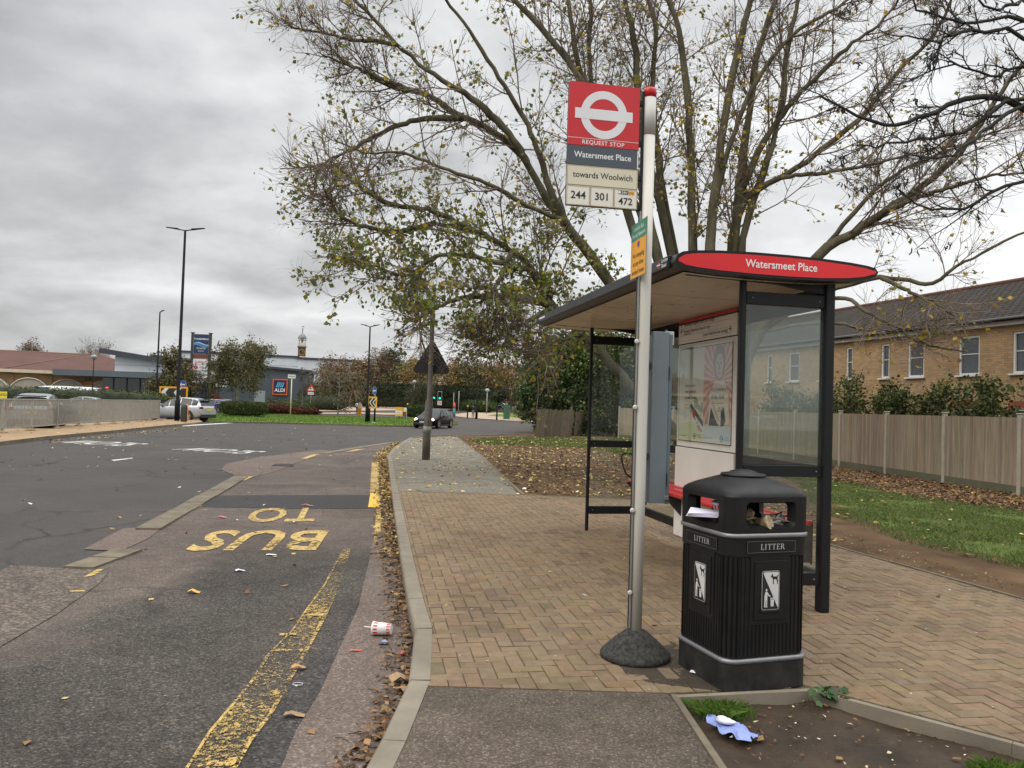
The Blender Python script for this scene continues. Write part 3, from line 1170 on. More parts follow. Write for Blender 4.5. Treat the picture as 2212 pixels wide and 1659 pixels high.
GREEN_S = mat('plate green', C('#2d8a68'), .42, 0, .05, 3)
YEL_S = mat('plate yellow', C('#eaa51e'), .42, 0, .06, 3)
SLATEBLUE = mat('case slate blue', C('#646d70'), .48, 0, .1, 4, spec=.5, bump=.05, bscale=150)
SLATEBLUE_D = mat('case side', C('#546268'), .5, 0, .12, 4)
GREYCAP = mat('case cap grey', C('#a9adab'), .5, 0, .06, 4)
CONE = mat('rubbery base', (.035, .036, .033), .9, 0, .5, 40, spec=.2, col2=(.075, .075, .068), bump=.9, bscale=130)
GREYFILM = mat('grey wrap', C('#bdbcb7'), .5, 0, .05, 4)

# ------------------------------------------------------------------ bus stop post
PX, PY = .855, 5.05
bs = thing('bus_stop', 'tall aluminium bus stop post with a red roundel flag on a dark conical base', 'bus stop', (PX, PY, KZ), R(10))
b = MB()
b.tube([(0, 0, .12), (0, 0, 1), (0, 0, 2.4), (0, 0, 3.42)], [.038, .039, .0405, .0415], ALU, 28)
b.tube([(0, 0, 3.42), (0, 0, 3.672)], [.0428, .0428], GREYFILM, 28)
b.tube([(0, 0, 3.672), (0, 0, 3.72), (0, 0, 3.735)], [.0435, .0435, .040], RED, 28)
b.build('pole', bs)
b = MB()
b.box(-.049, -.004, 1.55, .012, .03, 2.72, ALU_T)
b.box(-.056, -.004, 1.55, .004, .018, 2.72, INK)
b.box(-.047, -.004, 3.3, .014, .028, .82, BLACKM)
for z in (.42, .95, 1.62, 2.05):
    b.at(-.054, -.022, z, rx=R(90)).lathe([(.016, 0), (.016, .006), (.008, .011)], ALU, 12)
    b.at()
b.build('trunking', bs, bevel=.002)
b = MB()
b.lathe([(.226, 0), (.226, .028), (.214, .042), (.14, .112), (.07, .168), (.045, .176)], CONE, 40)
b.build('base', bs)

FX0, FX1, FZ0, FZ1 = -.556, -.076, 2.915, 3.725
FH = FZ1 - FZ0
fl = MB()
fl.at(0, .0, 0)
yr = [FZ1, FZ1 - .514 * FH, FZ1 - .674 * FH, FZ1 - .838 * FH, FZ0]
fl.box((FX0 + FX1) / 2, 0, (FZ0 + FZ1) / 2, FX1 - FX0 - .004, .028, FH - .004, BLACKM)
flag = fl.build('flag', bs)


def panel(name, z0, z1, m, x0=FX0, x1=FX1):
    q = MB()
    q.box((x0 + x1) / 2, -.018, (z0 + z1) / 2, x1 - x0, .008, z1 - z0 - .003, m)
    return q


YF = -.0232
q = panel('roundel_panel', yr[1], yr[0], RED)
cx_, cz_ = (FX0 + FX1) / 2 - .002, yr[0] - .205
q.ring(cx_, cz_, .105, .158, WHITEP, YF, 64)
q.rdecal(cx_ - .195, cz_ - .034, cx_ + .195, cz_ + .034, WHITEP, YF - .0008)
q.rdecal(FX0, yr[1] + .047, FX1, yr[1] + .050, WHITEP, YF)
q.text('REQUEST STOP', .038, WHITEL, cx_, yr[1] + .012, YF, bold=.008, spacing=1.12)
q.build('roundel_panel', flag, bevel=.0015)
q = panel('name_panel', yr[2], yr[1], SLATE)
q.text('Watersmeet Place', .0555, WHITEL, cx_, yr[2] + .052, YF, bold=.012, sx=.93)
q.rdecal(FX1 - .008, yr[2] + .004, FX1 - .001, yr[1] - .006, WHITEP, YF)
q.build('name_panel', flag, bevel=.0015)
q = panel('destination_panel', yr[3], yr[2], CREAM)
q.text('towards Woolwich', .0555, INK, cx_ + .005, yr[3] + .054, YF, bold=.008, sx=.93)
for e in ((FX0 + .002, yr[3] + .002, FX1 - .002, yr[3] + .005), (FX0 + .002, yr[2] - .006, FX1 - .002, yr[2] - .004), (FX0 + .002, yr[3] + .002, FX0 + .005, yr[2] - .004), (FX1 - .005, yr[3] + .002, FX1 - .002, yr[2] - .004)):
    q.rdecal(*e, GOLD, YF)
q.build('destination_panel', flag, bevel=.0015)
tw = (FX1 - FX0) / 3
for k, t in enumerate(('244', '301', '472')):
    x0 = FX0 + k * tw
    q = panel('route_tile', yr[4], yr[3], TILE, x0 + .001, x0 + tw - .001)
    q.text(t, .068 if k < 2 else .064, INK, x0 + tw / 2, yr[4] + (.045 if k < 2 else .028), YF, bold=.016)
    for e in ((x0 + .003, yr[4] + .003, x0 + tw - .003, yr[4] + .006), (x0 + .003, yr[3] - .008, x0 + tw - .003, yr[3] - .005), (x0 + .003, yr[4] + .003, x0 + .006, yr[3] - .005), (x0 + tw - .006, yr[4] + .003, x0 + tw - .003, yr[3] - .005)):
        q.rdecal(*e, GOLD, YF)
    if k == 2:
        q.rdecal(x0 + .03, yr[3] - .036, x0 + .098, yr[3] - .013, NAVY, YF - .0004)
        q.rdecal(x0 + .1, yr[3] - .036, x0 + .138, yr[3] - .013, YEL_S, YF - .0004)
        q.text('24hr', .022, WHITEL, x0 + .072, yr[3] - .032, YF - .001, bold=.012)
        q.text('Daily', .016, INK, x0 + .119, yr[3] - .030, YF - .001)
        q.ring(x0 + .038, yr[3] - .0245, .0, .009, WHITEL, YF - .001, 16)
    q.build('route_tile', flag, bevel=.0015)
for z in (3.63, 3.36, 3.13, 2.935):
    b = MB()
    b.box(-.066, 0, z, .034, .03, .035, BLACKM)
    b.build('bracket', bs, bevel=.003)
# no-stopping plate, side on to the road
b = MB()
b.at(-.068, -.045, 0, rz=-PI / 2)
PZ0, PZ1 = 2.47, 2.835
b.box(0, .004, (PZ0 + PZ1) / 2, .30, .004, PZ1 - PZ0, ALU_T)
b.rdecal(-.145, PZ1 - .115, .145, PZ1 - .004, GREEN_S, .0012)
b.rdecal(-.145, PZ0 + .004, .145, PZ1 - .117, YEL_S, .0012)
b.text('London Bus', .040, WHITEL, 0, PZ1 - .052, .0004, bold=.01)
b.text('Priority Network', .036, WHITEL, 0, PZ1 - .095, .0004, bold=.01)
b.ring(0, PZ1 - .148, 0, .021, mat('plate blue', C('#2f3f97'), .5), .0002, 20)
b.ring(0, PZ1 - .148, .015, .022, RED, -.0002, 20)
for k, t in enumerate(('No stopping', 'at any time', 'except buses')):
    b.text(t, .044, INK, 0, PZ0 + .135 - k * .055, .0004, bold=.008)
b.build('no_stopping_plate', bs)
# timetable case, seen from its back edge
b = MB()
b.box(.125, .17, 1.56, .115, .34, 1.13, SLATEBLUE)
b.box(.195, .17, 1.55, .022, .335, 1.12, SLATEBLUE_D)
b.box(.19, .16, 2.085, .055, .30, .09, GREYCAP)
b.box(.05, .02, 2.2, .012, .03, .2, BLACKM)
for z in (1.15, 1.85):
    b.box(.184, .0, z, .006, .01, .09, BLACKM)
b.box(.185, .0, 1.03, .03, .012, .03, SILVER)
b.box(.05, .06, 1.3, .05, .04, .04, SLATEBLUE_D)
b.box(.05, .06, 1.9, .05, .04, .04, SLATEBLUE_D)
b.build('timetable_case', bs, bevel=.006)

# ------------------------------------------------------------------ bus shelter
SX, SY = 1.845, 6.2
sh = thing('bus_shelter', 'black framed glass bus shelter with a red name board on its roof end', 'bus shelter', (SX, SY, KZ), R(11.4))
RL, RD = 4.5, -.16


def lens(y, inset=0.0, top=None):
    xs = np.array([-.66, -.645, -.60, -.50, -.30, 0, .3, .6, .85, 1.0, 1.075, 1.10])
    zt = np.array([2.775, 2.815, 2.84, 2.855, 2.868, 2.875, 2.873, 2.865, 2.85, 2.835, 2.82, 2.79])
    zb = np.array([2.765, 2.735, 2.715, 2.703, 2.69, 2.682, 2.68, 2.685, 2.70, 2.722, 2.745, 2.778])
    if inset:
        c = np.array((.22, 2.78))
        sx = 1 - inset / .88
        mid = (zt + zb) / 2
        xs = c[0] + (xs - c[0]) * sx
        h = np.maximum((zt - zb) / 2 - inset, .012)
        zt, zb = mid + h, mid - h
    return xs, zt, zb


xs, zt, zb = lens(0)
b = MB()
n = len(xs)
DKROOF = mat('roof dark grey', (.035, .037, .04), .45, 0, .25, 2)
CEIL = mat('ceiling beige', C('#d2cabb'), .3, 0, .16, 1.6, spec=.6, rvar=.3)
V = []
for y in (RD, RL):
    V += [(xs[i], y, zt[i]) for i in range(n)] + [(xs[i], y, zb[i]) for i in range(n - 1, -1, -1)]
N2 = 2 * n
F = [(j, j + N2, (j + 1) % N2 + N2, (j + 1) % N2) for j in range(N2)]
b.add(V, F, DKROOF, True)
b.add(V, [tuple(range(N2)), tuple(range(2 * N2 - 1, N2 - 1, -1))], BLACKM)
roof = b.build('roof', sh)
b = MB()
pr = [(-.55, 2.698), (-.3, 2.684), (0, 2.676), (.3, 2.674), (.6, 2.679), (.95, 2.70)]
ys = [RD + .08, 1.0, 2.1, 3.2, RL - .08]
for i in range(4):
    y0, y1 = ys[i] + .006, ys[i + 1] - .006
    for j in range(5):
        (xa, za), (xb, zb_) = pr[j], pr[j + 1]
        b.add([(xa, y0, za), (xb, y0, zb_), (xb, y1, zb_), (xa, y1, za)], [(0, 1, 2, 3)], CEIL, False)
b.build('ceiling', roof)
b = MB()
b.box(-.665, 2.1, 2.775, .03, 4.3, .09, DKROOF)
b.box(-.66, .18, 2.775, .034, .5, .1, BLACKM)
b.at(-.6815, .05, 0, rz=-PI / 2)
b.text('London', .042, WHITEL, .05, 2.785, 0, bold=.01)
b.text('Buses', .042, WHITEL, .04, 2.745, 0, bold=.01)
b.ring(-.07, 2.776, .012, .026, RED, 0, 20)
b.rdecal(-.11, 2.771, -.03, 2.781, WHITEL, -.0006)
b.rdecal(-4.2, 2.768, -3.9, 2.79, WHITEL, 0)
b.build('gutter_edge', roof, bevel=.008)
# name board at the end of the roof
b = MB()
xs2, zt2, zb2 = lens(0, .022)
outl = [(xs2[i], zt2[i]) for i in range(n)] + [(xs2[i], zb2[i]) for i in range(n - 1, -1, -1)]
outl_s = []
for i in range(len(outl)):
    p, q = np.array(outl[i]), np.array(outl[(i + 1) % len(outl)])
    outl_s += [tuple(p), tuple((p + q) / 2)]
b.at(0, RD - .014, 0)
xs3, zt3, zb3 = lens(0)
b.plate([(xs3[i], zt3[i]) for i in range(n)] + [(xs3[i], zb3[i]) for i in range(n - 1, -1, -1)], BLACKM, .015)
b.decal(outl, REDROOF, -.003)
b.text('Watersmeet Place', .088, WHITEL, .235, 2.755, -.005, bold=.014, sx=.95)
b.build('name_board', roof)
b = MB()
b.box(.0, 0, 1.345, .05, .05, 2.69, BLACKM)
b.build('post', sh, bevel=.012)
b = MB()
b.box(.765, 0, 1.35, .085, .095, 2.70, BLACKM)
b.build('post', sh, bevel=.015)
b = MB()
b.box(.0, 4.07, 1.34, .042, .042, 2.68, BLACKM)
b.build('post', sh, bevel=.01)
b = MB()
b.box(.76, 4.1, 1.35, .08, .09, 2.70, BLACKM)
b.build('post', sh, bevel=.015)
b = MB()
b.box(.78, 1.40, 1.35, .09, .10, 2.70, mat('case side grey', C('#6d6c69'), .45, .2, .08, 3))
b.build('post', sh, bevel=.01)


def rails(y, zz, x0=.025, x1=.722):
    for k, (z0, z1) in enumerate(zz):
        q = MB()
        q.box((x0 + x1) / 2, y, (z0 + z1) / 2, x1 - x0, .05, z1 - z0, BLACKM)
        for xx in (x0 + .05, x1 - .05):
            q.at(xx, y - .026, (z0 + z1) / 2, rx=R(90)).lathe([(.007, -.004), (.007, .003), (.003, .005)], SILVER, 8)
            q.at()
        q.build('rail', sh, bevel=.006)


rails(0, ((2.49, 2.59), (1.10, 1.19), (.22, .32)))
rails(4.07, ((2.46, 2.57), (1.10, 1.19), (.22, .32)), .02, .72)
GL = glass('shelter glass', (.86, .90, .88), .03)
GLB = glass('shelter back glass', (.92, .95, .94), .015)


def pane(x0, y0, x1, y1, z0, z1, m):
    q = MB()
    d = unit(np.array((x1 - x0, y1 - y0)))
    q.beam((x0, y0, (z0 + z1) / 2), (x1, y1, (z0 + z1) / 2), .008, z1 - z0, m)
    q.build('glass_pane', sh)


pane(.03, 0, .72, 0, 1.20, 2.485, GL)
pane(.03, 0, .72, 0, .325, 1.095, GLB)
pane(.03, 4.07, .71, 4.07, 1.195, 2.455, GLB)
pane(.03, 4.07, .71, 4.07, .325, 1.095, GLB)
pane(.765, .06, .765, 1.34, 1.20, 2.485, GLB)
pane(.765, .06, .765, 1.34, .325, 1.095, GLB)
pane(.765, 2.95, .765, 4.04, 1.20, 2.485, GLB)
pane(.765, 2.95, .765, 4.04, .325, 1.095, GLB)
for y0, y1 in ((.05, 1.35), (2.92, 4.05)):
    for z0, z1 in ((2.50, 2.62), (1.10, 1.19), (.22, .32)):
        q = MB()
        q.box(.765, (y0 + y1) / 2, (z0 + z1) / 2, .055, y1 - y0, z1 - z0, BLACKM)
        if y0 > 2 and 1 < z0 < 2:
            q.at(.735, 3.5, 0, rz=-PI / 2)
            q.decal([(.26, 1.12), (.40, 1.12), (.37, 1.15), (.35, 1.165), (.34, 1.172), (.32, 1.165), (.29, 1.15)], mat('sticker blue', C('#3f86b8'), .5), 0)
            q.text('24', .05, WHITEL, .18, 1.125, 0)
        q.build('rail', sh, bevel=.006)
for y in (0, 4.08):
    b = MB()
    b.add([(-.5, y - .02, 2.69), (.74, y - .02, 2.69), (.74, y - .02, 2.60), (.3, y - .02, 2.665), (-.5, y + .02, 2.69), (.74, y + .02, 2.69), (.74, y + .02, 2.60), (.3, y + .02, 2.665)],
          [(0, 3, 2, 1), (4, 5, 6, 7), (3, 7, 6, 2), (2, 6, 5, 1), (0, 4, 7, 3)], BLACKM)
    b.build('roof_arm', sh)
q = MB()
q.box(.75, 2.05, 2.645, .06, 4.0, .055, BLACKM)
q.build('roof_beam', sh, bevel=.006)
PGREY0 = mat('notice grey', C('#9a9c9e'), .5, 0, .1, 20)
q = MB()
q.box(.66, 3.5, 2.545, .03, .95, .10, BLACKM)
q.at(.642, 3.5, 0, rz=-PI / 2)
for k in range(3):
    q.rdecal(-.05, 2.565 - k * .027, .27 - .04 * k, 2.576 - k * .027, PGREY0, 0)
q.rdecal(.36, 2.495, .44, 2.595, WHITEP, 0)
q.ring(.4, 2.545, .018, .03, RED, -.001, 20)
q.build('notice_bar', sh, bevel=.004)

# poster case
CASE = mat('poster case grey', C('#dfdcd6'), .42, 0, .07, 2, spec=.5)
CASEW = mat('header white', C('#f0ece6'), .45, 0, .05, 2)
pc = MB()
Y0, Y1 = 1.46, 2.90
YC, WD = (Y0 + Y1) / 2, Y1 - Y0
pc.box(.76, YC, .67, .10, WD, 1.04, CASE)
pc.box(.77, YC, 1.795, .09, WD, 1.19, CASE)
pc.box(.77, YC, 1.193, .08, WD - .01, .012, INK)
pc.box(.77, YC, 2.395, .08, WD - .01, .012, INK)
pcase = pc.build('poster_case', sh, bevel=.012)
b = MB()
b.at(.72, YC, 0, rz=-PI / 2)
h = WD / 2
b.box(0, .05, 2.522, WD, .10, .24, CASEW)
b.box(0, .05, 2.657, WD, .102, .03, REDROOF)
for z in (2.575, 2.494, 2.427):
    b.rdecal(-h + .01, z, h - .1, z + .003, mat('rule grey', C('#8c8780'), .5), -.0008)
b.text('\u2190', .085, INK, -h + .085, 2.597, -.001, bold=.02)
b.text('Thamesmead Shopping Centre (via crossing)', .055, INK, -h + .135, 2.599, -.001, 'LEFT', bold=.006, sx=.80)
b.text('\u2190', .085, INK, -h + .085, 2.520, -.001, bold=.02)
b.text('Woolwich Polytechnic School for Boys', .055, INK, -h + .135, 2.524, -.001, 'LEFT', bold=.006, sx=.80)
b.text('via Hutchins Road', .033, INK, -h + .135, 2.500, -.001, 'LEFT', sx=.85)
b.text('Cannon Retail Park (via crossing)', .055, INK, h - .2, 2.447, -.001, 'RIGHT', bold=.006, sx=.80)
b.text('\u2192', .085, INK, h - .15, 2.447, -.001, bold=.02)
b.build('header_sign', pcase, bevel=.003)
# the two posters
PALEG = mat('poster pale green', C('#e8f0e8'), .5, 0, .10, 2.5, col2=C('#e0e6d6'))
PALEB = mat('poster pale blue', C('#c9d8dc'), .5, 0, .06, 3)
PALEP = mat('poster cream', C('#e8e1d2'), .5, 0, .06, 3)
PINK = mat('poster pink', C('#e3bdb4'), .5, 0, .10, 5)
PINKD = mat('poster deep pink', C('#c4938a'), .5, 0, .12, 5)
PGREY = mat('poster grey', C('#7f848a'), .5, 0, .15, 8)
PDARK = mat('poster dark', C('#3f444b'), .5, 0, .15, 8)
PSKIN = mat('poster face', C('#cfc2b8'), .5, 0, .08, 6)
PBLUE = mat('poster blue', C('#3f77a8'), .5, 0, .05, 6)
PGRN = mat('poster leaf green', C('#5b8a74'), .5, 0, .15, 6)
PYG = mat('poster lime', C('#cfd8b0'), .5, 0, .06, 3)
z0, z1 = 1.275, 2.325
xl0, xl1, xr0, xr1 = -h + .05, -.02, -.02, h - .09
b = MB()
b.at(.7245, YC, 0, rz=-PI / 2)
b.rdecal(xl0 - .012, z0 - .012, xr1 + .012, z1 + .012, INK, .0003)
y = -.0006
b.rdecal(xl0, z0, xl1, z1, PALEG, y)
y -= .0006
b.decal([(xl0, 1.78), (-.30, 1.93), (-.16, 1.90), (xl1, 1.84), (xl1, 1.40), (xl0, 1.40)], PALEP, y)
b.decal([(xl0, z0), (xl1, z0), (xl1, 1.42), (-.22, 1.50), (xl0, 1.46)], PYG, y - .0004)
y -= .0008
b.decal([(xl0, 2.28), (xl0 + .16, 2.12), (xl0 + .14, 2.04), (xl0, 2.16)], PALEB, y)
b.decal([(xl0, 2.17), (xl0 + .14, 2.05), (xl0 + .1, 1.98), (xl0, 2.08)], WHITEP, y - .0003)
b.rdecal(xl0 + .09, 2.0, xl0 + .12, 2.04, PINKD, y - .0006)
# a boat cut by the edge of the sheet
b.decal([(-.36, 1.66), (-.33, 1.70), (xl1, 1.50), (xl1, 1.43)], PDARK, y - .0003)
b.decal([(-.37, 1.66), (-.36, 1.60), (xl1, 1.34), (xl1, 1.44)], WHITEP, y - .0006)
for k in range(6):
    b.rdecal(-.34 + k * .055, 1.60 - k * .043, -.318 + k * .055, 1.625 - k * .043, PDARK, y - .0009)
b.decal([(-.30, 1.60), (-.25, 1.65), (-.20, 1.57), (-.25, 1.52)], RED, y - .0009)
b.decal([(-.16, 1.47), (-.07, 1.42), (-.08, 1.38), (-.16, 1.42)], PINKD, y - .0009)
for k in range(9):
    xx = -.25 + k * .025
    b.rdecal(xx, 1.66 - k * .008, xx + .014, 1.66 - k * .008 + rng.uniform(.04, .13), PGRN, y - .0003)
for k, t in enumerate(('Faster cross-', 'river journeys', 'at peak times')):
    b.text(t, .062, PGREY if k == 0 else PDARK, xl0 + .16, 1.885 - k * .068, y - .001, 'LEFT', bold=.006, sx=.85)
b.text('Silvertown Tunnel opens', .024, PGREY, xl0 + .16, 1.675, y - .001, 'LEFT', bold=.006)
b.text('Monday 7 April 2025', .024, PGREY, xl0 + .16, 1.64, y - .001, 'LEFT', bold=.006)
b.rdecal(xl0 + .15, 1.512, xl0 + .225, 1.60, PALEB, y - .0004)
b.text('MAYOR OF LONDON', .02, PDARK, xl0 + .03, 1.32, y - .001, 'LEFT', bold=.004)
b.ring(xl1 - .21, 1.33, .024, .034, NAVY, y - .001, 24)
b.rdecal(xl1 - .252, 1.324, xl1 - .168, 1.336, NAVY, y - .0012)
for k, t in enumerate(('TRANSPORT', 'FOR LONDON')):
    b.text(t, .02, PDARK, xl1 - .15, 1.337 - k * .024, y - .001, 'LEFT')
b.build('poster', pcase)
b = MB()
b.at(.7245, YC, 0, rz=-PI / 2)
y = -.0006
b.rdecal(xr0 + .002, z0, xr1, z1, PINK, y)
xc = xr0 + .36
y -= .0006
for k in range(26):
    a0 = k * 2 * PI / 26
    a1 = a0 + PI / 26
    r1 = 1.2
    poly = [(xc, 1.95), (xc + r1 * math.cos(a0), 1.95 + r1 * math.sin(a0)), (xc + r1 * math.cos(a1), 1.95 + r1 * math.sin(a1))]
    # clip the ray to the sheet
    def clip(pl, ax, lim, keep_less):
        o = []
        for i in range(len(pl)):
            p, q = pl[i], pl[(i + 1) % len(pl)]
            ip = (p[ax] <= lim) == keep_less or p[ax] == lim
            iq = (q[ax] <= lim) == keep_less or q[ax] == lim
            if ip:
                o.append(p)
            if ip != iq:
                t = (lim - p[ax]) / (q[ax] - p[ax])
                o.append((p[0] + t * (q[0] - p[0]), p[1] + t * (q[1] - p[1])))
        return o
    for ax, lim, kl in ((0, xr0 + .003, False), (0, xr1 - .001, True), (1, z0 + .2, False), (1, z1 - .001, True)):
        poly = clip(poly, ax, lim, kl)
        if len(poly) < 3:
            break
    if len(poly) >= 3:
        b.decal(poly, PINKD, y)
y -= .0006


def ell(x, z, rx, rz, k=28):
    return [(x + rx * math.cos(t), z + rz * math.sin(t)) for t in np.linspace(0, 2 * PI, k, endpoint=False)]


b.decal(ell(xc, 2.14, .135, .19), PGREY, y)
b.decal(ell(xc + .01, 2.10, .088, .135), PSKIN, y - .0004)
b.decal(ell(xc - .03, 2.13, .020, .012), PGREY, y - .0008)
b.decal(ell(xc + .045, 2.13, .020, .012), PGREY, y - .0008)
b.decal(ell(xc + .01, 2.02, .03, .009), PINKD, y - .0008)
b.decal([(xc, 2.12), (xc + .015, 2.12), (xc + .02, 2.06), (xc - .003, 2.06)], PGREY, y - .0008)
b.decal([(xc - .23, 1.48), (xc - .21, 1.80), (xc - .10, 1.94), (xc + .12, 1.94), (xc + .22, 1.80), (xc + .24, 1.48)], PALEP, y - .0002)
b.decal([(xc - .22, 1.46), (xc - .17, 1.66), (xc - .06, 1.53), (xc + .02, 1.46)], PDARK, y - .0006)
b.decal([(xc + .06, 1.46), (xc + .06, 1.62), (xc + .13, 1.66), (xc + .17, 1.52), (xc + .13, 1.46)], PDARK, y - .0006)
b.decal([(xc - .16, 1.70), (xc - .13, 1.74), (xc + .04, 1.52), (xc + .0, 1.50)], PSKIN, y - .0009)
b.rdecal(xr0 + .002, z0, xr1, 1.46, PALEB, y - .0012)
b.text('For anywhere', .068, PBLUE, xc, 1.83, y - .0016, bold=.010, sx=.88)
b.text('all day, think', .068, PBLUE, xc - .02, 1.75, y - .0016, bold=.010, sx=.88)
b.rdecal(xc - .17, 1.70, xc + .12, 1.704, PDARK, y - .0016)
b.text('\u00a35.25', .07, PBLUE, xc + .06, 1.615, y - .0016, bold=.012, sx=.85)
b.text('MAYOR OF LONDON', .02, PBLUE, xr0 + .03, 1.32, y - .0016, 'LEFT', bold=.004)
b.ring(xr1 - .2, 1.33, .024, .034, PBLUE, y - .0016, 24)
b.rdecal(xr1 - .242, 1.324, xr1 - .158, 1.336, PBLUE, y - .0018)
for k, t in enumerate(('TRANSPORT', 'FOR LONDON')):
    b.text(t, .02, PBLUE, xr1 - .142, 1.337 - k * .024, y - .0016, 'LEFT')
b.build('poster', pcase)
q = MB()
q.at(.712, YC, 0, rz=-PI / 2)
q.box(-.03, 0, 1.80, WD - .1, .003, 1.1, glass('poster glass', (.97, .98, .97), .02, .03))
q.build('poster_glazing', pcase)
q = MB()
q.at(.735, 1.395, 0, rz=-PI / 2)
q.text('KAYS', .05, INK, 0, 1.52, -.004, rot=PI / 2, bold=.02)
q.build('graffiti', sh)
q = MB()
q.at(.735, 1.395, 0, rz=-PI / 2)
q.decal([(-.015, 1.30), (.012, 1.31), (.015, 1.40), (-.01, 1.40)], WHITEP, -.004)
q.build('torn_sticker', sh)
# perch seat
SEATR = mat('seat red', C('#c8232b'), .3, 0, .08, 3, spec=.5, coat=.3)
b = MB()
b.tube([(.56, .03, .665), (.56, 3.95, .665)], [.045, .045], SEATR, 14)
b.box(.62, 2.0, .705, .13, 3.9, .025, SEATR)
b.box(.68, 2.0, .72, .05, 3.9, .025, SEATR)
b.build('perch_seat', sh, bevel=.004)
for yy in (.12, 1.4, 2.7, 3.85):
    b = MB()
    b.add([(.45, yy - .012, .66), (.74, yy - .012, .70), (.74, yy - .012, .36), (.45, yy + .012, .66), (.74, yy + .012, .70), (.74, yy + .012, .36)], [(0, 2, 1), (3, 4, 5), (0, 3, 5, 2), (1, 2, 5, 4), (0, 1, 4, 3)], mat('bracket grey', (.03, .03, .03), .5, .2))
    b.build('seat_bracket', sh)
b = MB()
b.tube(smoothpath([(.56, 3.9, .70), (.46, 3.9, .78), (.40, 3.9, .98), (.47, 3.9, 1.03), (.74, 3.9, 1.0)], 16), .011, BLACKM, 8)
b.build('armrest', sh)
b = MB()
b.box(.66, .10, .50, .13, .006, .24, mat('bracket steel', (.05, .048, .045), .45, .4))
b.build('fixing_plate', sh)

# ------------------------------------------------------------------ litter bin
bn = thing('litter_bin', 'square black plastic litter bin with a domed hood, standing beside the bus stop post', 'litter bin', (1.455, 4.80, KZ), R(18.5))
HB, CB = .285, .085


def octo(h, c, z):
    return [(-h + c, -h, z), (h - c, -h, z), (h, -h + c, z), (h, h - c, z), (h - c, h, z), (-h + c, h, z), (-h, h - c, z), (-h, -h + c, z)]


def rocto(h, c, z, k=4):
    """the same outline with its corners rounded"""
    pts = []
    for q in range(4):
        a = q * PI / 2
        for t in np.linspace(0, 1, k * 2):
            ang = -PI / 2 + t * PI / 2
            x, y_ = h - c + c * math.cos(ang), -(h - c) + c * math.sin(ang)
            pts.append((x * math.cos(a) - y_ * math.sin(a), x * math.sin(a) + y_ * math.cos(a), z))
    return pts


def loft(mb, rings, m, smooth=True, capb=False, capt=False):
    n_ = len(rings[0])
    V = np.concatenate([np.array(r) for r in rings])
    F = [(i * n_ + j, i * n_ + (j + 1) % n_, (i + 1) * n_ + (j + 1) % n_, (i + 1) * n_ + j) for i in range(len(rings) - 1) for j in range(n_)]
    mb.add(V, F, m, smooth)
    if capb:
        mb.add(rings[0], [tuple(range(n_))[::-1]], m)
    if capt:
        mb.add(rings[-1], [tuple(range(n_))], m)


b = MB()
loft(b, [rocto(HB + .004, CB, 0), rocto(HB + .004, CB, .16)], BIN_SKIRT, capb=True, capt=True)
b.build('skirt', bn)
for z in (.16, .88):
    b = MB()
    loft(b, [rocto(HB + .004, CB, z), rocto(HB + .009, CB, z + .004), rocto(HB + .009, CB, z + .021), rocto(HB + .003, CB, z + .025)], SILVER, capb=True, capt=True)
    b.build('silver_band', bn)
b = MB()
loft(b, [rocto(HB - .008, CB, .185), rocto(HB - .008, CB, .88)], BLACKP, capb=True, capt=True)
loft(b, [rocto(HB, CB, .775), rocto(HB, CB, .88)], BLACKP, capb=True, capt=True)
for q_ in range(4):
    b.at(rz=q_ * PI / 2)
    f = HB - .008
    # flutes
    nf = 19
    for k in range(nf):
        x = -.24 + .48 * k / (nf - 1)
        if abs(x) > f - CB + .012:
            continue
        for z_0, z_1 in (((.20, .765),) if abs(x) > .135 else ((.20, .385),)):
            b.box(x, -f, (z_0 + z_1) / 2, .012, .009, z_1 - z_0, BLACKP)
    for k in range(16):
        b.box(-.2 + .4 * k / 15, -f - .001, .768, .006, .012, .006, BLACKP)
    for s_ in (-1, 1):
        for k in range(4):
            an = R(15 + 20 * k) - PI / 2 if s_ > 0 else R(-15 - 20 * k) - PI / 2
            b.box(s_ * (f - CB) + (CB) * math.cos(an), -(f - CB) + CB * math.sin(an), .48, .010, .010, .57, BLACKP, rz=an + PI / 2)
    b.box(0, -f - .0, .575, .27, .012, .40, BLACKP)
    b.box(0, -f - .004, .575, .215, .016, .34, BLACKP)
    b.box(0, -f - .012, .455, .14, .018, .012, BLACKP)
b.at()
body = b.build('body', bn, bevel=.002)
BWHITE = mat('bin sign white', C('#c9c9c7'), .45, 0, .06, 20)
BGREY = mat('bin letter grey', C('#a8a8a6'), .5, 0, .08, 20)


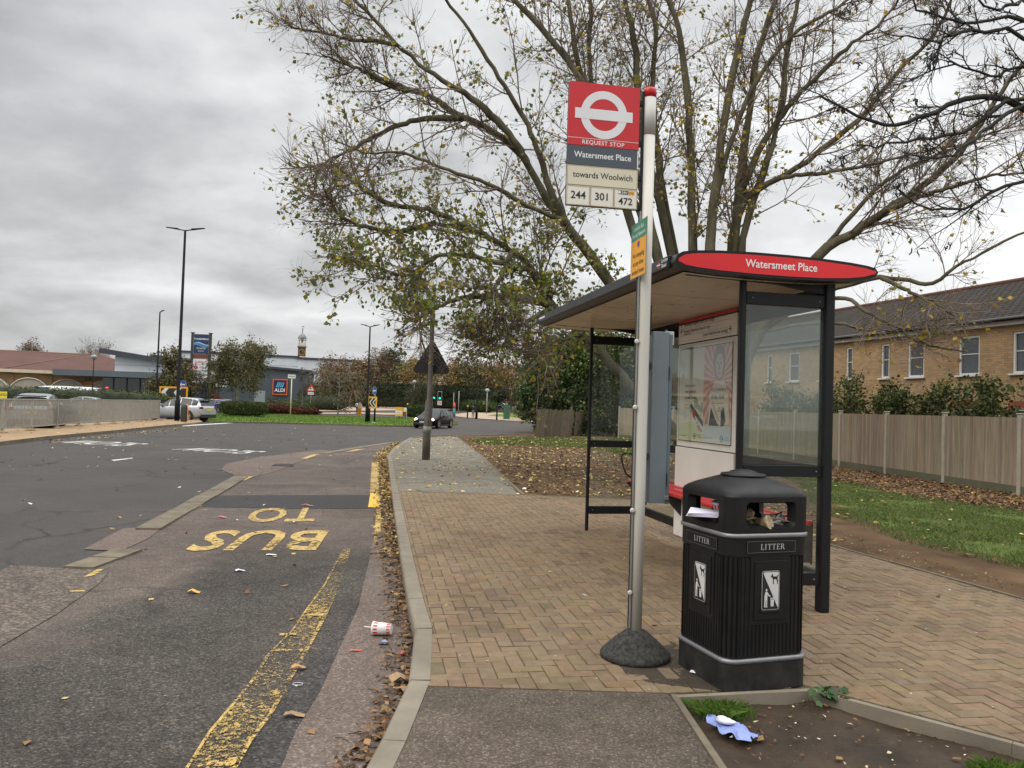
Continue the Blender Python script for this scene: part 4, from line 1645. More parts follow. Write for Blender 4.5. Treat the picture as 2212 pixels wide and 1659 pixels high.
def serif_word(mb, x, z, hgt, m, y):
    """LITTER in upright serif capitals"""
    s = hgt
    t, th = .17 * s, .07 * s
    def bar(x0, z0, x1, z1):
        mb.rdecal(x + x0 * s, z + z0 * s, x + x1 * s, z + z1 * s, m, y)
    cur = -2.42
    for ch in 'LITTER':
        if ch == 'I':
            bar(cur + .1, 0, cur + .27, 1); bar(cur, 0, cur + .37, .07); bar(cur, .93, cur + .37, 1); cur += .62
        elif ch == 'L':
            bar(cur + .1, 0, cur + .27, 1); bar(cur, 0, cur + .68, .07); bar(cur, .93, cur + .37, 1); bar(cur + .60, .07, cur + .68, .26); cur += .86
        elif ch == 'T':
            bar(cur + .29, 0, cur + .46, 1); bar(cur + .18, 0, cur + .57, .07); bar(cur, .93, cur + .75, 1); bar(cur, .76, cur + .07, .93); bar(cur + .68, .76, cur + .75, .93); cur += .92
        elif ch == 'E':
            bar(cur + .1, 0, cur + .27, 1); bar(cur, 0, cur + .68, .07); bar(cur, .93, cur + .66, 1); bar(cur + .27, .48, cur + .5, .55); bar(cur + .61, .07, cur + .68, .24); bar(cur + .59, .76, cur + .66, .93); bar(cur + .46, .4, cur + .52, .63); cur += .84
        else:
            bar(cur + .1, 0, cur + .27, 1); bar(cur, 0, cur + .37, .07); bar(cur, .93, cur + .45, 1); bar(cur + .27, .46, cur + .48, .53)
            mb.decal([(x + (cur + .42) * s + .30 * s * r_ * math.cos(a), z + .73 * s + .27 * s * r_ * math.sin(a)) for r_, a in [(1, t_) for t_ in np.linspace(-PI / 2, PI / 2, 10)] + [(.5, t_) for t_ in np.linspace(PI / 2, -PI / 2, 10)]], m, y)
            mb.decal([(x + (cur + .40) * s, z + .48 * s), (x + (cur + .56) * s, z + .48 * s), (x + (cur + .92) * s, z), (x + (cur + .70) * s, z)], m, y)
            cur += .9


for q_ in range(4):
    b = MB()
    b.at(rz=q_ * PI / 2)
    yy = -HB - .006
    b.box(0, -HB - .002, .828, .335, .008, .066, BLACKP)
    for e in ((-.168, .794, .168, .797), (-.168, .859, .168, .862), (-.168, .794, -.165, .862), (.165, .794, .168, .862)):
        b.rdecal(*e, mat('label edge', (.09, .09, .09), .5), yy - .0006)
    serif_word(b, .005, .812, .033, BGREY, yy - .0006)
    b.build('litter_label', body, bevel=.001)
    b = MB()
    b.at(rz=q_ * PI / 2)
    y0 = -HB - .0045
    b.box(0, y0 + .004, .575, .142, .010, .245, BLACKP)

    def rr(w_, h_, r_, k=5):
        o = []
        for cxs, czs, a0 in ((1, -1, -PI / 2), (1, 1, 0), (-1, 1, PI / 2), (-1, -1, PI)):
            for t in np.linspace(0, PI / 2, k):
                o.append((cxs * (w_ / 2 - r_) + r_ * math.cos(a0 + t), .575 + czs * (h_ / 2 - r_) + r_ * math.sin(a0 + t)))
        return o
    y1 = y0 - .0016
    b.decal(rr(.122, .225, .014), BWHITE, y1)
    b.decal(rr(.117, .220, .012), INK, y1 - .0006)
    # white half above the diagonal
    b.decal([p for p in rr(.108, .211, .01) if p[0] * .211 + (p[1] - .575) * .108 > -1e-3 or False] , BWHITE, y1 - .0012)
    # a dog on the white half
    dx, dz, k_ = .022, .632, .052
    dog = [(-.5, .62), (-.36, .95), (-.26, .98), (-.24, .72), (-.05, .55), (.42, .55), (.62, .8), (.70, .76), (.58, .42), (.55, .2), (.68, -.1), (.55, -.45), (.66, -.52), (.45, -.52), (.48, -.1), (.28, .18), (-.06, .15), (-.05, -.5), (-.2, -.52), (-.2, .1), (-.3, .4), (-.52, .45), (-.62, .52)]
    b.decal([(dx + x_ * k_ * .8, dz + z_ * k_ * .8) for x_, z_ in dog], INK, y1 - .0018)
    # a figure dropping litter into a basket on the black half
    b.decal(ell(-.030, .578, .0062, .0078, 14), BWHITE, y1 - .0018)
    fig = [(-.037, .568), (-.024, .568), (-.010, .548), (-.0, .543), (-.001, .538), (-.014, .541), (-.023, .552), (-.023, .527), (-.024, .482), (-.0205, .478), (-.031, .478), (-.031, .520), (-.034, .52), (-.036, .482), (-.034, .478), (-.044, .478), (-.043, .545)]
    b.decal([(x_, z_) for x_, z_ in fig], BWHITE, y1 - .0018)
    b.decal([(-.002, .532), (.024, .532), (.021, .482), (.001, .482)], BWHITE, y1 - .0018)
    b.rdecal(.001, .522, .021, .525, INK, y1 - .0024)
    b.build('pictogram_plate', body)
# hood: four walls with rounded openings, rounded corners, a dome and a cap
b = MB()
ZA, ZB_ = .905, 1.115
fw = HB - CB + .012


def rrect(x0, z0, x1, z1, r_, k):
    o = []
    for cx__, cz__, a0 in ((x1 - r_, z0 + r_, -PI / 2), (x1 - r_, z1 - r_, 0), (x0 + r_, z1 - r_, PI / 2), (x0 + r_, z0 + r_, PI)):
        for t in np.linspace(0, PI / 2, k):
            o.append((cx__ + r_ * math.cos(a0 + t), cz__ + r_ * math.sin(a0 + t)))
    return o


for q_ in range(4):
    b.at(rz=q_ * PI / 2)
    ho = rrect(-.172, .938, .172, 1.088, .03, 6)
    hi = rrect(-.150, .955, .150, 1.075, .025, 6)
    ou = rrect(-fw, ZA, fw, ZB_, .0005, 6)
    n_ = len(ho)
    V = [(x, -HB, z) for x, z in ou] + [(x, -HB, z) for x, z in ho] + [(x * .99, -HB + .05, z) for x, z in hi]
    b.add(V, [(i, (i + 1) % n_, (i + 1) % n_ + n_, i + n_) for i in range(n_)], BLACKP)
    b.add(V, [(i + n_, (i + 1) % n_ + n_, (i + 1) % n_ + 2 * n_, i + 2 * n_) for i in range(n_)], BLACKP, True)
    # corner
    an = np.linspace(0, PI / 2, 9)
    c0 = CB - .012
    V = []
    for z in (ZA, ZB_):
        V += [(HB - CB + .012 + c0 * math.sin(t), -(HB - CB + .012) - c0 * math.cos(t), z) for t in an]
    b.add(V, [(i, i + 1, i + 10, i + 9) for i in range(8)], BLACKP, True)
b.at()
rings = []
for z, s_, c_ in ((1.113, 1.0, .073), (1.128, .988, .08), (1.145, .945, .10), (1.164, .86, .12), (1.183, .75, .15), (1.200, .62, .15), (1.213, .49, .13), (1.217, .40, .11)):
    rings.append(rocto(HB * s_, c_, z, 4))
loft(b, rings, BLACKP, True, False, True)
loft(b, [rocto(HB * .99, .073, 1.113), rocto(HB * .5, .073, 1.15)], BLACKP, True, False, True)
hood = b.build('hood', bn)
b = MB()
b.lathe([(.135, 1.214), (.138, 1.222), (.132, 1.229), (.085, 1.236), (.078, 1.244), (.045, 1.252), (.012, 1.256)], BLACKP, 32)
b.build('ashtray_cap', hood)
b = MB()
loft(b, [octo(.235, .05, .905), octo(.235, .05, .93), octo(.20, .05, .935)], mat('liner', (.02, .02, .02), .7), False, False, True)
b.build('liner', bn)

# what people threw into the bin and dropped beside it
PAPER = mat('white paper', C('#dcd9ea'), .6, 0, .04, 6)
CUPW = mat('cup white', C('#e4dedb'), .45, 0, .05, 8)
CUPR = mat('cup red', C('#c32f33'), .45, 0, .05, 8)
BAGY = mat('wrapper yellow', C('#8d6a2a'), .5, 0, .5, 30, col2=C('#b9a98c'), bump=.4, bscale=40)
BAGC = mat('clear film', C('#8f8a80'), .2, 0, .35, 30, spec=.8, bump=.6, bscale=30)
BW = Matrix.Translation((1.455, 4.80, KZ)) @ Matrix.Rotation(R(18.5), 4, 'Z')


def binpt(x, y, z):
    v = BW @ Vector((x, y, z))
    return tuple(v)


def crumple(name, loc, sx, sy, sz, m, n=14, seed=1, rz=0, sharp=.35):
    """a crushed sheet: a ball of facets pushed in and out"""
    rg = np.random.default_rng(seed)
    q = MB()
    V, F = [], []
    for i in range(n + 1):
        for j in range(n):
            th, ph = PI * i / n, 2 * PI * j / n
            r_ = 1 + rg.normal(0, sharp) * (.4 if i in (0, n) else 1)
            V.append((r_ * sx * math.sin(th) * math.cos(ph), r_ * sy * math.sin(th) * math.sin(ph), max(-.9, r_ * math.cos(th)) * sz + sz))
    for i in range(n):
        for j in range(n):
            F.append((i * n + j, (i + 1) * n + j, (i + 1) * n + (j + 1) % n, i * n + (j + 1) % n))
    q.add(V, F, m, True)
    return q.build(name, None, loc=loc, rz=rz)


b = MB()
for k in range(4):
    a = k * .06
    sx, sy = .095, .075
    V = [(-sx, -sy, k * .006 + .004), (sx, -sy + .01 * k, k * .006 + .012), (sx, sy, k * .006 + .01), (-sx, sy, k * .007 + .02)]
    V = [(x * math.cos(a) - y_ * math.sin(a), x * math.sin(a) + y_ * math.cos(a), z) for x, y_, z in V]
    V2 = [(x, y_, z - .003) for x, y_, z in V]
    b.add(V + V2, [(0, 1, 2, 3), (7, 6, 5, 4), (0, 4, 5, 1), (1, 5, 6, 2), (2, 6, 7, 3), (3, 7, 4, 0)], PAPER)
tag(b.build('paper_sheets', None, loc=binpt(-.285, -.03, .972), rz=R(-30)), 'folded white paper sheets pushed into the left opening of the black bin', 'paper')


def cup(name, loc, rot, label, s=1.0):
    root = thing(name, label, 'cup')
    q = MB()
    q.lathe([(.033 * s, 0), (.044 * s, .115 * s), (.046 * s, .118 * s), (.0445 * s, .121 * s)], CUPW, 24)
    for k in range(24):
        if k % 2 == 0:
            for z_0, z_1 in ((.004, .026), (.085, .112)):
                a0, a1 = k * 2 * PI / 24, (k + 1) * 2 * PI / 24
                V = []
                for z in (z_0, z_1):
                    r_ = (.033 + .011 * z / .115) * s + .0006
                    V += [(r_ * math.cos(a0), r_ * math.sin(a0), z * s), (r_ * math.cos(a1), r_ * math.sin(a1), z * s)]
                q.add(V, [(0, 1, 3, 2)], CUPR)
    q.build('paper_cup', root)
    q = MB()
    q.lathe([(.0465 * s, .117 * s), (.0465 * s, .124 * s), (.038 * s, .127 * s)], CUPW, 24)
    q.build('lid', root)
    root.rotation_euler = rot
    root.location = loc
    return root


cup('drink_cup', binpt(-.13, .03, .935), (R(8), R(-10), 0), 'red and white striped cup thrown away inside the litter bin')
tag(crumple('food_bag', binpt(-.05, -.13, .93), .04, .04, .045, BAGY, 12, 3), 'crumpled yellow food wrapper inside the bin behind its front opening', 'wrapper')
tag(crumple('plastic_film', binpt(.08, -.20, .93), .07, .05, .035, BAGC, 14, 5, sharp=.5), 'crumpled clear plastic film inside the front opening of the bin', 'wrapper')
b = MB()
b.lathe([(.03, 0), (.042, .07), (.043, .072)], BAGY, 18)
b.build('paper_tub', None, loc=binpt(-.03, -.21, .945), rz=0)
tub = bpy.data.objects['paper_tub']
tub.rotation_euler = (R(70), 0, R(40))
tag(tub, 'small yellow paper tub tipped over among the film in the bin', 'tub')

# ------------------------------------------------------------------ the big poplar
BARK = mat('poplar bark', (.082, .068, .048), .95, 0, .4, 3.5, spec=.2, col2=(.15, .14, .088), bump=.9, bscale=28, stretch=(1, 1, .3))
TWIG = mat('poplar twigs', (.18, .135, .105), .85, 0, .25, 3)
LEAF = mat('poplar leaf', (1, 1, 1), .5, 0, .1, 3, attr=True, trans=.35, spec=.4)
pop = thing('poplar_tree', 'huge spreading poplar with many bare stems and thinning yellow green leaves behind the bus shelter', 'tree', (5.0, 20.0, KZ - .03))
limbs = []       # (points as (u, v, distance), radius px at start, at end)


def limb(r0, r1, d0, d1, *uv):
    k = len(uv)
    limbs.append(([P(u, v, d0 + (d1 - d0) * i / (k - 1)) for i, (u, v) in enumerate(uv)], r0, r1, (d0 + d1) / 2))


# left side
limb(24, 8, 20, 18.5, (1500, 985), (1440, 915), (1360, 832), (1270, 730), (1191, 658), (1151, 587), (1107, 544), (1032, 504), (941, 480))
limb(15, 5, 18.6, 16.5, (1191, 658), (1100, 640), (1020, 640), (950, 660), (900, 690))
limb(10, 3, 18.5, 16.5, (1151, 587), (1050, 560), (950, 552), (880, 595), (810, 575), (768, 565))
limb(9, 3, 18.6, 17, (1195, 662), (1150, 690), (1100, 715), (1060, 735), (1030, 745))
limb(9, 3, 18.4, 17, (1107, 544), (1080, 600), (1062, 640), (1070, 690), (1085, 720))
limb(8, 3, 18.8, 17.2, (1258, 720), (1215, 735), (1170, 760), (1130, 765))
limb(10, 3, 18.5, 16.5, (941, 480), (860, 500), (800, 492), (742, 472), (711, 430), (697, 395))
limb(10, 3, 18.6, 17, (1032, 504), (930, 455), (841, 440), (760, 390), (722, 357), (700, 380))
limb(22, 7, 20, 18.5, (1500, 950), (1420, 760), (1318, 611), (1258, 532), (1218, 476), (1175, 420), (1131, 341), (1068, 284), (1000, 254), (921, 206), (857, 190), (800, 165))
limb(11, 3, 18.6, 17.5, (1000, 254), (905, 258), (826, 286), (762, 321), (699, 355), (672, 387))
limb(13, 4, 19.2, 18, (1222, 484), (1190, 415), (1163, 330), (1131, 254), (1080, 171), (1020, 75), (957, -10), (920, -60))
limb(14, 4, 19, 18, (1140, 352), (1105, 295), (1032, 222), (945, 167), (857, 95), (770, 0), (720, -50))
limb(8, 2.5, 18.3, 17.4, (857, 96), (800, 88), (762, 87), (699, 71), (640, 62), (612, 46))
limb(9, 2.5, 18.4, 17.4, (905, 200), (840, 178), (780, 150), (730, 135), (690, 115))
limb(9, 3, 18.6, 17.4, (1218, 476), (1130, 440), (1050, 395), (960, 365), (870, 330), (790, 330), (720, 300))
# middle stems
limb(18, 8, 20, 20.5, (1490, 960), (1440, 700), (1370, 500), (1330, 380), (1295, 260), (1260, 180), (1190, 85), (1110, 0), (1060, -60))
limb(15, 8, 20, 21, (1500, 950), (1440, 640), (1390, 420), (1330, 280), (1260, 175), (1230, 24), (1220, -70))
limb(13, 7, 20.5, 21.5, (1500, 900), (1430, 600), (1370, 430), (1310, 300), (1278, 170), (1274, 0), (1270, -70))
limb(17, 9, 20.5, 22, (1510, 900), (1470, 640), (1420, 420), (1390, 300), (1377, 182), (1369, 79), (1350, 0), (1335, -70))
limb(15, 8, 21, 22, (1515, 900), (1470, 620), (1430, 400), (1412, 260), (1409, 178), (1417, 60), (1401, 0), (1396, -70))
limb(18, 10, 20, 21, (1510, 960), (1500, 700), (1497, 532), (1493, 380), (1486, 213), (1467, 76), (1445, 0), (1430, -60))
limb(21, 11, 19.5, 20, (1520, 970), (1525, 700), (1535, 513), (1554, 342), (1577, 190), (1607, 57), (1622, 0), (1636, -60))
limb(19, 9, 20, 20.5, (1525, 960), (1560, 700), (1581, 532), (1596, 418), (1615, 266), (1638, 114), (1676, 0), (1695, -60))
limb(15, 8, 20, 19.5, (1535, 950), (1590, 640), (1615, 475), (1660, 342), (1687, 228), (1702, 95), (1725, 0), (1735, -60))
# right side
limb(13, 4, 20.1, 18, (1580, 585), (1607, 437), (1687, 384), (1771, 327), (1866, 247), (1942, 152), (2018, 76), (2056, 0), (2090, -60))
limb(13, 4, 20.15, 18.5, (1583, 520), (1612, 390), (1676, 266), (1752, 179), (1828, 106), (1904, 46), (1960, -30))
limb(11, 4, 19.7, 19, (1545, 435), (1584, 290), (1638, 171), (1714, 76), (1809, 15), (1880, -40))
limb(21, 7, 19.5, 17, (1540, 960), (1640, 720), (1771, 551), (1847, 502), (1904, 460), (1980, 411), (2056, 350), (2113, 274), (2170, 190), (2260, 80))
limb(10, 3, 18, 16.5, (1904, 460), (1990, 425), (2070, 400), (2140, 380), (2230, 372))
limb(12, 3.5, 19.4, 16.5, (1640, 720), (1690, 680), (1760, 640), (1824, 618), (1885, 600), (1956, 603), (2013, 614), (2067, 575), (2130, 545), (2212, 500), (2270, 480))
limb(8, 2.5, 17.8, 16, (1900, 598), (1956, 626), (2013, 651), (2069, 690), (2094, 738))
limb(9, 2.5, 19.4, 16, (1640, 720), (1730, 665), (1819, 643), (1872, 674), (1928, 702), (1985, 738), (2055, 755), (2091, 760))
limb(6, 2, 19.4, 16.5, (1640, 720), (1740, 700), (1816, 699), (1872, 713), (1956, 710), (2041, 688), (2110, 700))
limb(9, 3, 19, 17.5, (1771, 551), (1850, 450), (1930, 380), (2010, 340), (2110, 300), (2230, 250))
limb(8, 3, 19, 17.5, (1687, 384), (1760, 375), (1830, 365), (1900, 350), (1980, 330), (2060, 315))
NL = 34
LP, LR = [], []
for pts, r0, r1, dm in limbs:
    p = smoothpath(pts, NL, .014)
    LP.append(p)
    wv = np.interp(np.linspace(0, 12, NL), np.arange(13), rng.normal(1, .09, 13))      # burrs and hollows
    LR.append(np.linspace(r0 * .66, r1 * .48, NL) * dm / FOC * wv)
LP, LR = np.array(LP), np.array(LR)
# bring every stem that starts at the fork down into one trunk
b = MB()
org = np.array((5.0, 20.0, KZ - .03))
V, F = tubes(LP, LR, 9)
b.add(V, [tuple(f) for f in F], BARK, True)
tr = [(5.02, 20, -.2), (5.02, 20, .25), (4.95, 19.97, .9), (4.88, 19.95, 1.6), (4.86, 19.95, 2.4)]
b.tube(tr, [.72, .58, .50, .46, .25], BARK, 16)
for v_ in b.v:
    v_ -= org
b.build('trunk', pop)
# branches, twigs and shoots
sel = LP
plens = np.linalg.norm(np.diff(LP, axis=1), axis=2).sum(1)
lg = plens > 7
low = np.zeros(len(lg), bool)
low[[-6, -5, -4, -3]] = True            # the low boughs over the fence are nearly bare
lg &= ~low
P1a, R1a = grow(LP[lg], LR[lg], 20, .28, .99, 2.4, .5, 42, .022, .009, 9, .075, (-.0, -.01, .05), pl=1)
P1, R1 = grow(LP[~lg & ~low], LR[~lg & ~low], 10, .2, .99, 2.2, .5, 42, .02, .009, 9, .10, (-.0, -.01, .05), pl=1)
P1c, R1c = grow(LP[low], LR[low], 6, .3, .99, 1.6, .5, 45, .014, .007, 9, .10, (0, -.01, .02))
P1, R1 = np.concatenate([P1, P1a, P1c]), np.concatenate([R1, R1a, R1c])
P2, R2 = grow(P1, R1, 7, .12, 1, 1.35, .55, 45, .0115, .0065, 7, .15, (0, -.01, .03), pl=1)
P3, R3 = grow(P2, R2, 5, .15, 1, .62, .5, 42, .0070, .0054, 5, .2, (0, 0, .07))
extra, ER = grow(LP[[0, 1, 2, 3, 4, 5, 6, 7, 8]], LR[[0, 1, 2, 3, 4, 5, 6, 7, 8]], 8, .3, 1, 2.0, .5, 55, .022, .006, 10, .14, (-.01, -.02, -.05))
P2b, R2b = grow(extra, ER, 6, .2, 1, .9, .5, 45, .011, .007, 7, .16, (0, 0, .02))
P3b, R3b = grow(P2b, R2b, 4, .2, 1, .42, .5, 45, .0075, .005, 4, .2, (0, 0, .08))


def bundle(name, batches, m, parent, org):
    Vs, Fs, o = [], [], 0
    for p, r, k in batches:
        V, F = tubes(p, r, k)
        Vs.append(V - org)
        Fs.append(F + o)
        o += len(V)
    return fast(name, np.concatenate(Vs), np.concatenate(Fs), m, parent, smooth=True)


bundle('branches', [(P1, R1, 5), (P2, R2, 4), (extra, ER, 5), (P2b, R2b, 4)], TWIG, pop, org)
tw = bundle('twigs', [(P3, R3, 3), (P3b, R3b, 3)], TWIG, pop, org)


def screen_u(p):
    q = p - CAM
    return q @ _RR / (q @ _F) * FOC + CX, CY - q @ _UU / (q @ _F) * FOC


def leafpts(batches, n, dens):
    A = np.concatenate([p[:, 1:].reshape(-1, 3) for p in batches])
    wgt = dens(A)
    su, sv = screen_u(A)          # the sign on the leaning post stays clear of most leaves
    wgt = wgt * np.where((su > 885) & (su < 985) & (sv > 705), .12, 1)
    vx = np.floor(A / .6).astype(int)          # spread evenly: crowded twigs do not carry more leaves
    _, inv, cn = np.unique(vx, axis=0, return_inverse=True, return_counts=True)
    wgt = wgt / cn[inv.ravel()] ** .75
    i = rng.choice(len(A), n, p=wgt / wgt.sum())
    return A[i] + rng.normal(0, .07, (n, 3)) + (0, 0, -.04)


# leaves cling mostly to the lower left boughs; a few yellow ones hang on elsewhere
def dens_l(A):
    # in metres: the side of the crown towards the road, and low
    x, z = A[:, 0] - 5, A[:, 2]
    return np.clip((-x + .6) / 2.2, .0, 1) * np.clip((x + 12.5) / 5, .25, 1) * (np.exp(-((z - 4.7) / 1.6) ** 2) + .10) + .004


def dens_a(A):
    x, z = A[:, 0] - 5, A[:, 2]
    return .12 + np.exp(-((x) / 2.2) ** 2) * np.clip((11 - z) / 6, .1, 1)


a1 = leafpts([P2, P3, P3, P2b], 9800, dens_l)
a2 = leafpts([P2, P3], 3400, dens_a)
c1_ = pick([(.17, .205, .045), (.125, .175, .05), (.22, .225, .04), (.42, .32, .03), (.23, .18, .07)], len(a1), .25, [5, 4, 3, 1.6, 1])
c2_ = pick([(.48, .31, .018), (.38, .28, .03), (.19, .20, .03), (.16, .17, .045), (.25, .13, .045)], len(a2), .25, [3.4, 2.5, 3, 2, .5])
cl_c = np.concatenate([a1, a2])
V, F, cc = leafquads(cl_c - org, rng.uniform(.065, .145, len(cl_c)), np.concatenate([c1_, c2_]))
fast('foliage', V, F, LEAF, pop, cc)

# ------------------------------------------------------------------ dark tree reaching in from the right
DBARK = mat('dark bark', (.030, .028, .024), .9, 0, .3, 4, bump=.6, bscale=40)
tq = thing('dark_tree', 'bare tree with near black branches and hanging seed clusters reaching in above the houses', 'tree', (8.6, 9.2, KZ - .03))
orgq = np.array((8.6, 9.2, KZ - .03))
limbs2 = []


def limb2(r0, r1, d0, d1, *uv):
    k = len(uv)
    limbs2.append((smoothpath([P(u, v, d0 + (d1 - d0) * i / (k - 1)) for i, (u, v) in enumerate(uv)], 22, .015), np.linspace(r0, r1, 22) * d0 / FOC))


limb2(26, 4, 9.2, 9.0, (2680, 560), (2450, 420), (2212, 228), (2090, 215), (2000, 246), (1934, 268), (1858, 253), (1790, 213), (1767, 209))
limb2(20, 3.5, 9.2, 8.8, (2680, 520), (2400, 320), (2212, 213), (2094, 278), (1980, 300), (1904, 312), (1847, 314))
limb2(20, 3, 9.2, 8.6, (2680, 540), (2400, 340), (2212, 238), (2132, 281), (2075, 323), (2018, 342), (1960, 335))
limb2(16, 3, 9.2, 8.6, (2680, 420), (2420, 200), (2212, 76), (2132, 65), (2056, 76), (2018, 91), (1960, 80), (1900, 60))
limb2(16, 3, 9.2, 8.6, (2680, 400), (2400, 130), (2212, 44), (2094, 46), (2018, 34), (1960, 0), (1900, -30))
limb2(16, 3, 9.2, 9.4, (2680, 620), (2430, 470), (2212, 396), (2094, 445), (2018, 454), (1964, 430), (1930, 400))
limb2(14, 3, 9.2, 9.6, (2680, 500), (2420, 240), (2212, 150), (2150, 165), (2060, 140), (1980, 165), (1930, 170))
limb2(14, 3, 9.2, 8.8, (2680, 380), (2400, 60), (2230, 0), (2150, 20), (2080, -20), (2020, -60))
L2P, L2R = np.array([l[0] for l in limbs2]), np.array([l[1] for l in limbs2])
b = MB()
b.tube([(8.6, 9.2, -.1), (8.62, 9.2, .6), (8.6, 9.22, 1.6), (8.65, 9.25, 3.2), (8.68, 9.2, 4.5)], [.34, .26, .23, .2, .14], DBARK, 14)
V, F = tubes(L2P, L2R * .34, 8)
b.add(V, [tuple(f) for f in F], DBARK, True)
for v_ in b.v:
    v_ -= orgq
b.build('trunk', tq)
Q1, QR1 = grow(L2P, L2R * .34, 11, .3, 1, .85, .5, 40, .011, .0035, 8, .13, (-.03, 0, .0))
Q2, QR2 = grow(Q1, QR1, 5, .15, 1, .38, .5, 45, .005, .0025, 6, .16, (-.02, 0, -.02))
Q3, QR3 = grow(Q2, QR2, 2, .3, 1, .16, .5, 45, .003, .002, 4, .2, (0, 0, 0))
bundle('branches', [(Q1, QR1, 5), (Q2, QR2, 4), (Q3, QR3, 3)], DBARK, tq, orgq)
# hanging seed clusters
A = np.concatenate([Q1[:, 3:].reshape(-1, 3), Q2[:, 2:].reshape(-1, 3)])
A = A[rng.choice(len(A), 90)]
pts = np.repeat(A, 4, 0) + rng.normal(0, .03, (360, 3))
n = len(pts)
d = unit(rng.normal(size=(n, 3)) * .45 + (0, 0, -1))
L_ = rng.uniform(.04, .11, n)[:, None]
tt = np.linspace(0, 1, 5)
pp = np.stack([pts + d * L_ * t + rng.normal(0, .006, (n, 3)) for t in tt], 1)
rr_ = np.stack([np.full(n, x) for x in (.003, .008, .009, .008, .003)], 1)
bundle('foliage', [(pp, rr_, 5)], DBARK, tq, orgq)['label'] = 'black hanging seed clusters'

# ------------------------------------------------------------------ timber fence along the verge
WOOD = mat('weathered timber', (.30, .25, .19), .9, 0, .25, 3, spec=.15, bump=.35, bscale=40, stretch=(6, 6, .35), attr=True)
WOODOLD = mat('old grey timber', (.20, .172, .134), .92, 0, .3, 3, spec=.15, bump=.5, bscale=40, stretch=(6, 6, .3), attr=True)
POSTC = mat('concrete post', C('#aaa498'), .9, 0, .15, 5, bump=.2, bscale=80)
GRAVEL = mat('gravel board', (.14, .135, .09), .9, 0, .3, 3, col2=(.12, .12, .07))
pal_w = [(1, 1, 1), (.9, .89, .87), (1.08, 1.05, 1.0), (.96, .92, .87), (.82, .81, .80)]


def boards(mb, p, q, z0, z1, m, wd=.105, lean=0.0, ragged=.0):
    p, q = np.array(p, float), np.array(q, float)
    L = np.linalg.norm(q - p)
    d = (q - p) / L
    nr = np.array((d[1], -d[0]))
    n_ = max(1, int(L / wd))
    for k in range(n_):
        a = p + d * (L * k / n_)
        e = p + d * (L * (k + 1) / n_ + .012)
        top = z1 + rng.uniform(-ragged, ragged)
        t0, t1 = .022, .008
        o = nr * lean
        V = [(*(a), z0), (*(e), z0), (*(e + nr * t1), z0), (*(a + nr * t0), z0),
             (*(a + o), top), (*(e + o), top), (*(e + nr * t1 + o), top), (*(a + nr * t0 + o), top)]
        c = pick(pal_w, 1, .10)[0]
        mb.add(V, [(0, 1, 2, 3), (4, 7, 6, 5), (0, 4, 5, 1), (1, 5, 6, 2), (2, 6, 7, 3), (3, 7, 4, 0)], m, col=c)


fence = thing('timber_fence', 'long grey closeboard timber fence with concrete posts in front of the brick houses', 'fence', (10.9, 22, KZ - .03))
fo = np.array((10.9, 22, KZ - .03))
# runs parallel to the houses, then turns towards the road at the far end
fp = [np.array(p) for p in ((12.6, 7.0), (11.45, 17.3), (10.75, 25.1), (9.6, 38.0))]


def along(path, step):
    out = [path[0]]
    for i in range(len(path) - 1):
        L = np.linalg.norm(path[i + 1] - path[i])
        n_ = max(1, round(L / step))
        out += [path[i] + (path[i + 1] - path[i]) * k / n_ for k in range(1, n_ + 1)]
    return out


posts = along(fp, 2.95) + along([np.array((9.6, 38.0)), np.array((6.3, 44.8))], 2.9)[1:]


def fencepost(parent, p, h, org_):
    q = MB()
    q.box(p[0] - org_[0], p[1] - org_[1], h / 2 - .02, .1, .1, h + .04, POSTC)
    q.box(p[0] - org_[0], p[1] - org_[1], h + .02, .13, .13, .03, POSTC)
    q.build('concrete_post', parent, bevel=.01)


for k, p in enumerate(posts):
    fencepost(fence, p, 1.80, fo)
    if k:
        a, e = posts[k - 1] - fo[:2], p - fo[:2]
        q = MB()
        boards(q, e, a, .20, 1.74, WOOD)
        q.build('board_panel', fence, keepcol=True)
        q = MB()
        q.beam((*a, .10), (*e, .10), .045, .2, GRAVEL)
        q.build('gravel_board', fence)
# old fence falling over at the corner
of = thing('broken_fence', 'old grey timber fence panels leaning out of line beside the junction', 'fence', (3.5, 43.6, KZ - .03))
oo = np.array((3.5, 43.6))
A_, B_, C_, D_ = [np.array(G(*q, KZ)[:2]) for q in ((1155, 943.5), (1233, 944), (1240, 941), (1335, 934))]
for a, e, h_, ln in ((A_, B_, 1.52, .28), (C_, C_ + (D_ - C_) * .5, 1.42, .10), (C_ + (D_ - C_) * .5, D_, 1.68, .0)):
    q = MB()
    boards(q, e - oo, a - oo, .02, h_, WOODOLD, .095, -ln, .05)
    q.build('board_panel', of, keepcol=True)
for p in (B_, C_ + (D_ - C_) * .5, D_):
    q = MB()
    q.box(*(p - oo + (.0, .12)), .85, .09, .09, 1.75, WOODOLD, col=(.9, .9, .9))
    q.build('fence_post', of, keepcol=True)
sp = P(1177, 902, 42.3)
nb = MB()
nb.box(0, 0, 0, .56, .015, .80, WHITEP)
nb.decal([(-.22, .22), (-.16, .30), (-.10, .22), (-.12, .22), (-.16, .27), (-.20, .22)], INK, -.0095)
nb.decal([(-.10, .22), (-.02, .34), (.06, .22), (.03, .22), (-.02, .30), (-.07, .22)], INK, -.0095)
nb.decal([(.04, .22), (.10, .34), (.14, .28), (.18, .34), (.22, .22)], RED, -.0095)
nb.rdecal(-.21, .15, .21, .18, INK, -.0095)
nb.rdecal(-.12, .11, .12, .13, PGREY, -.0095)
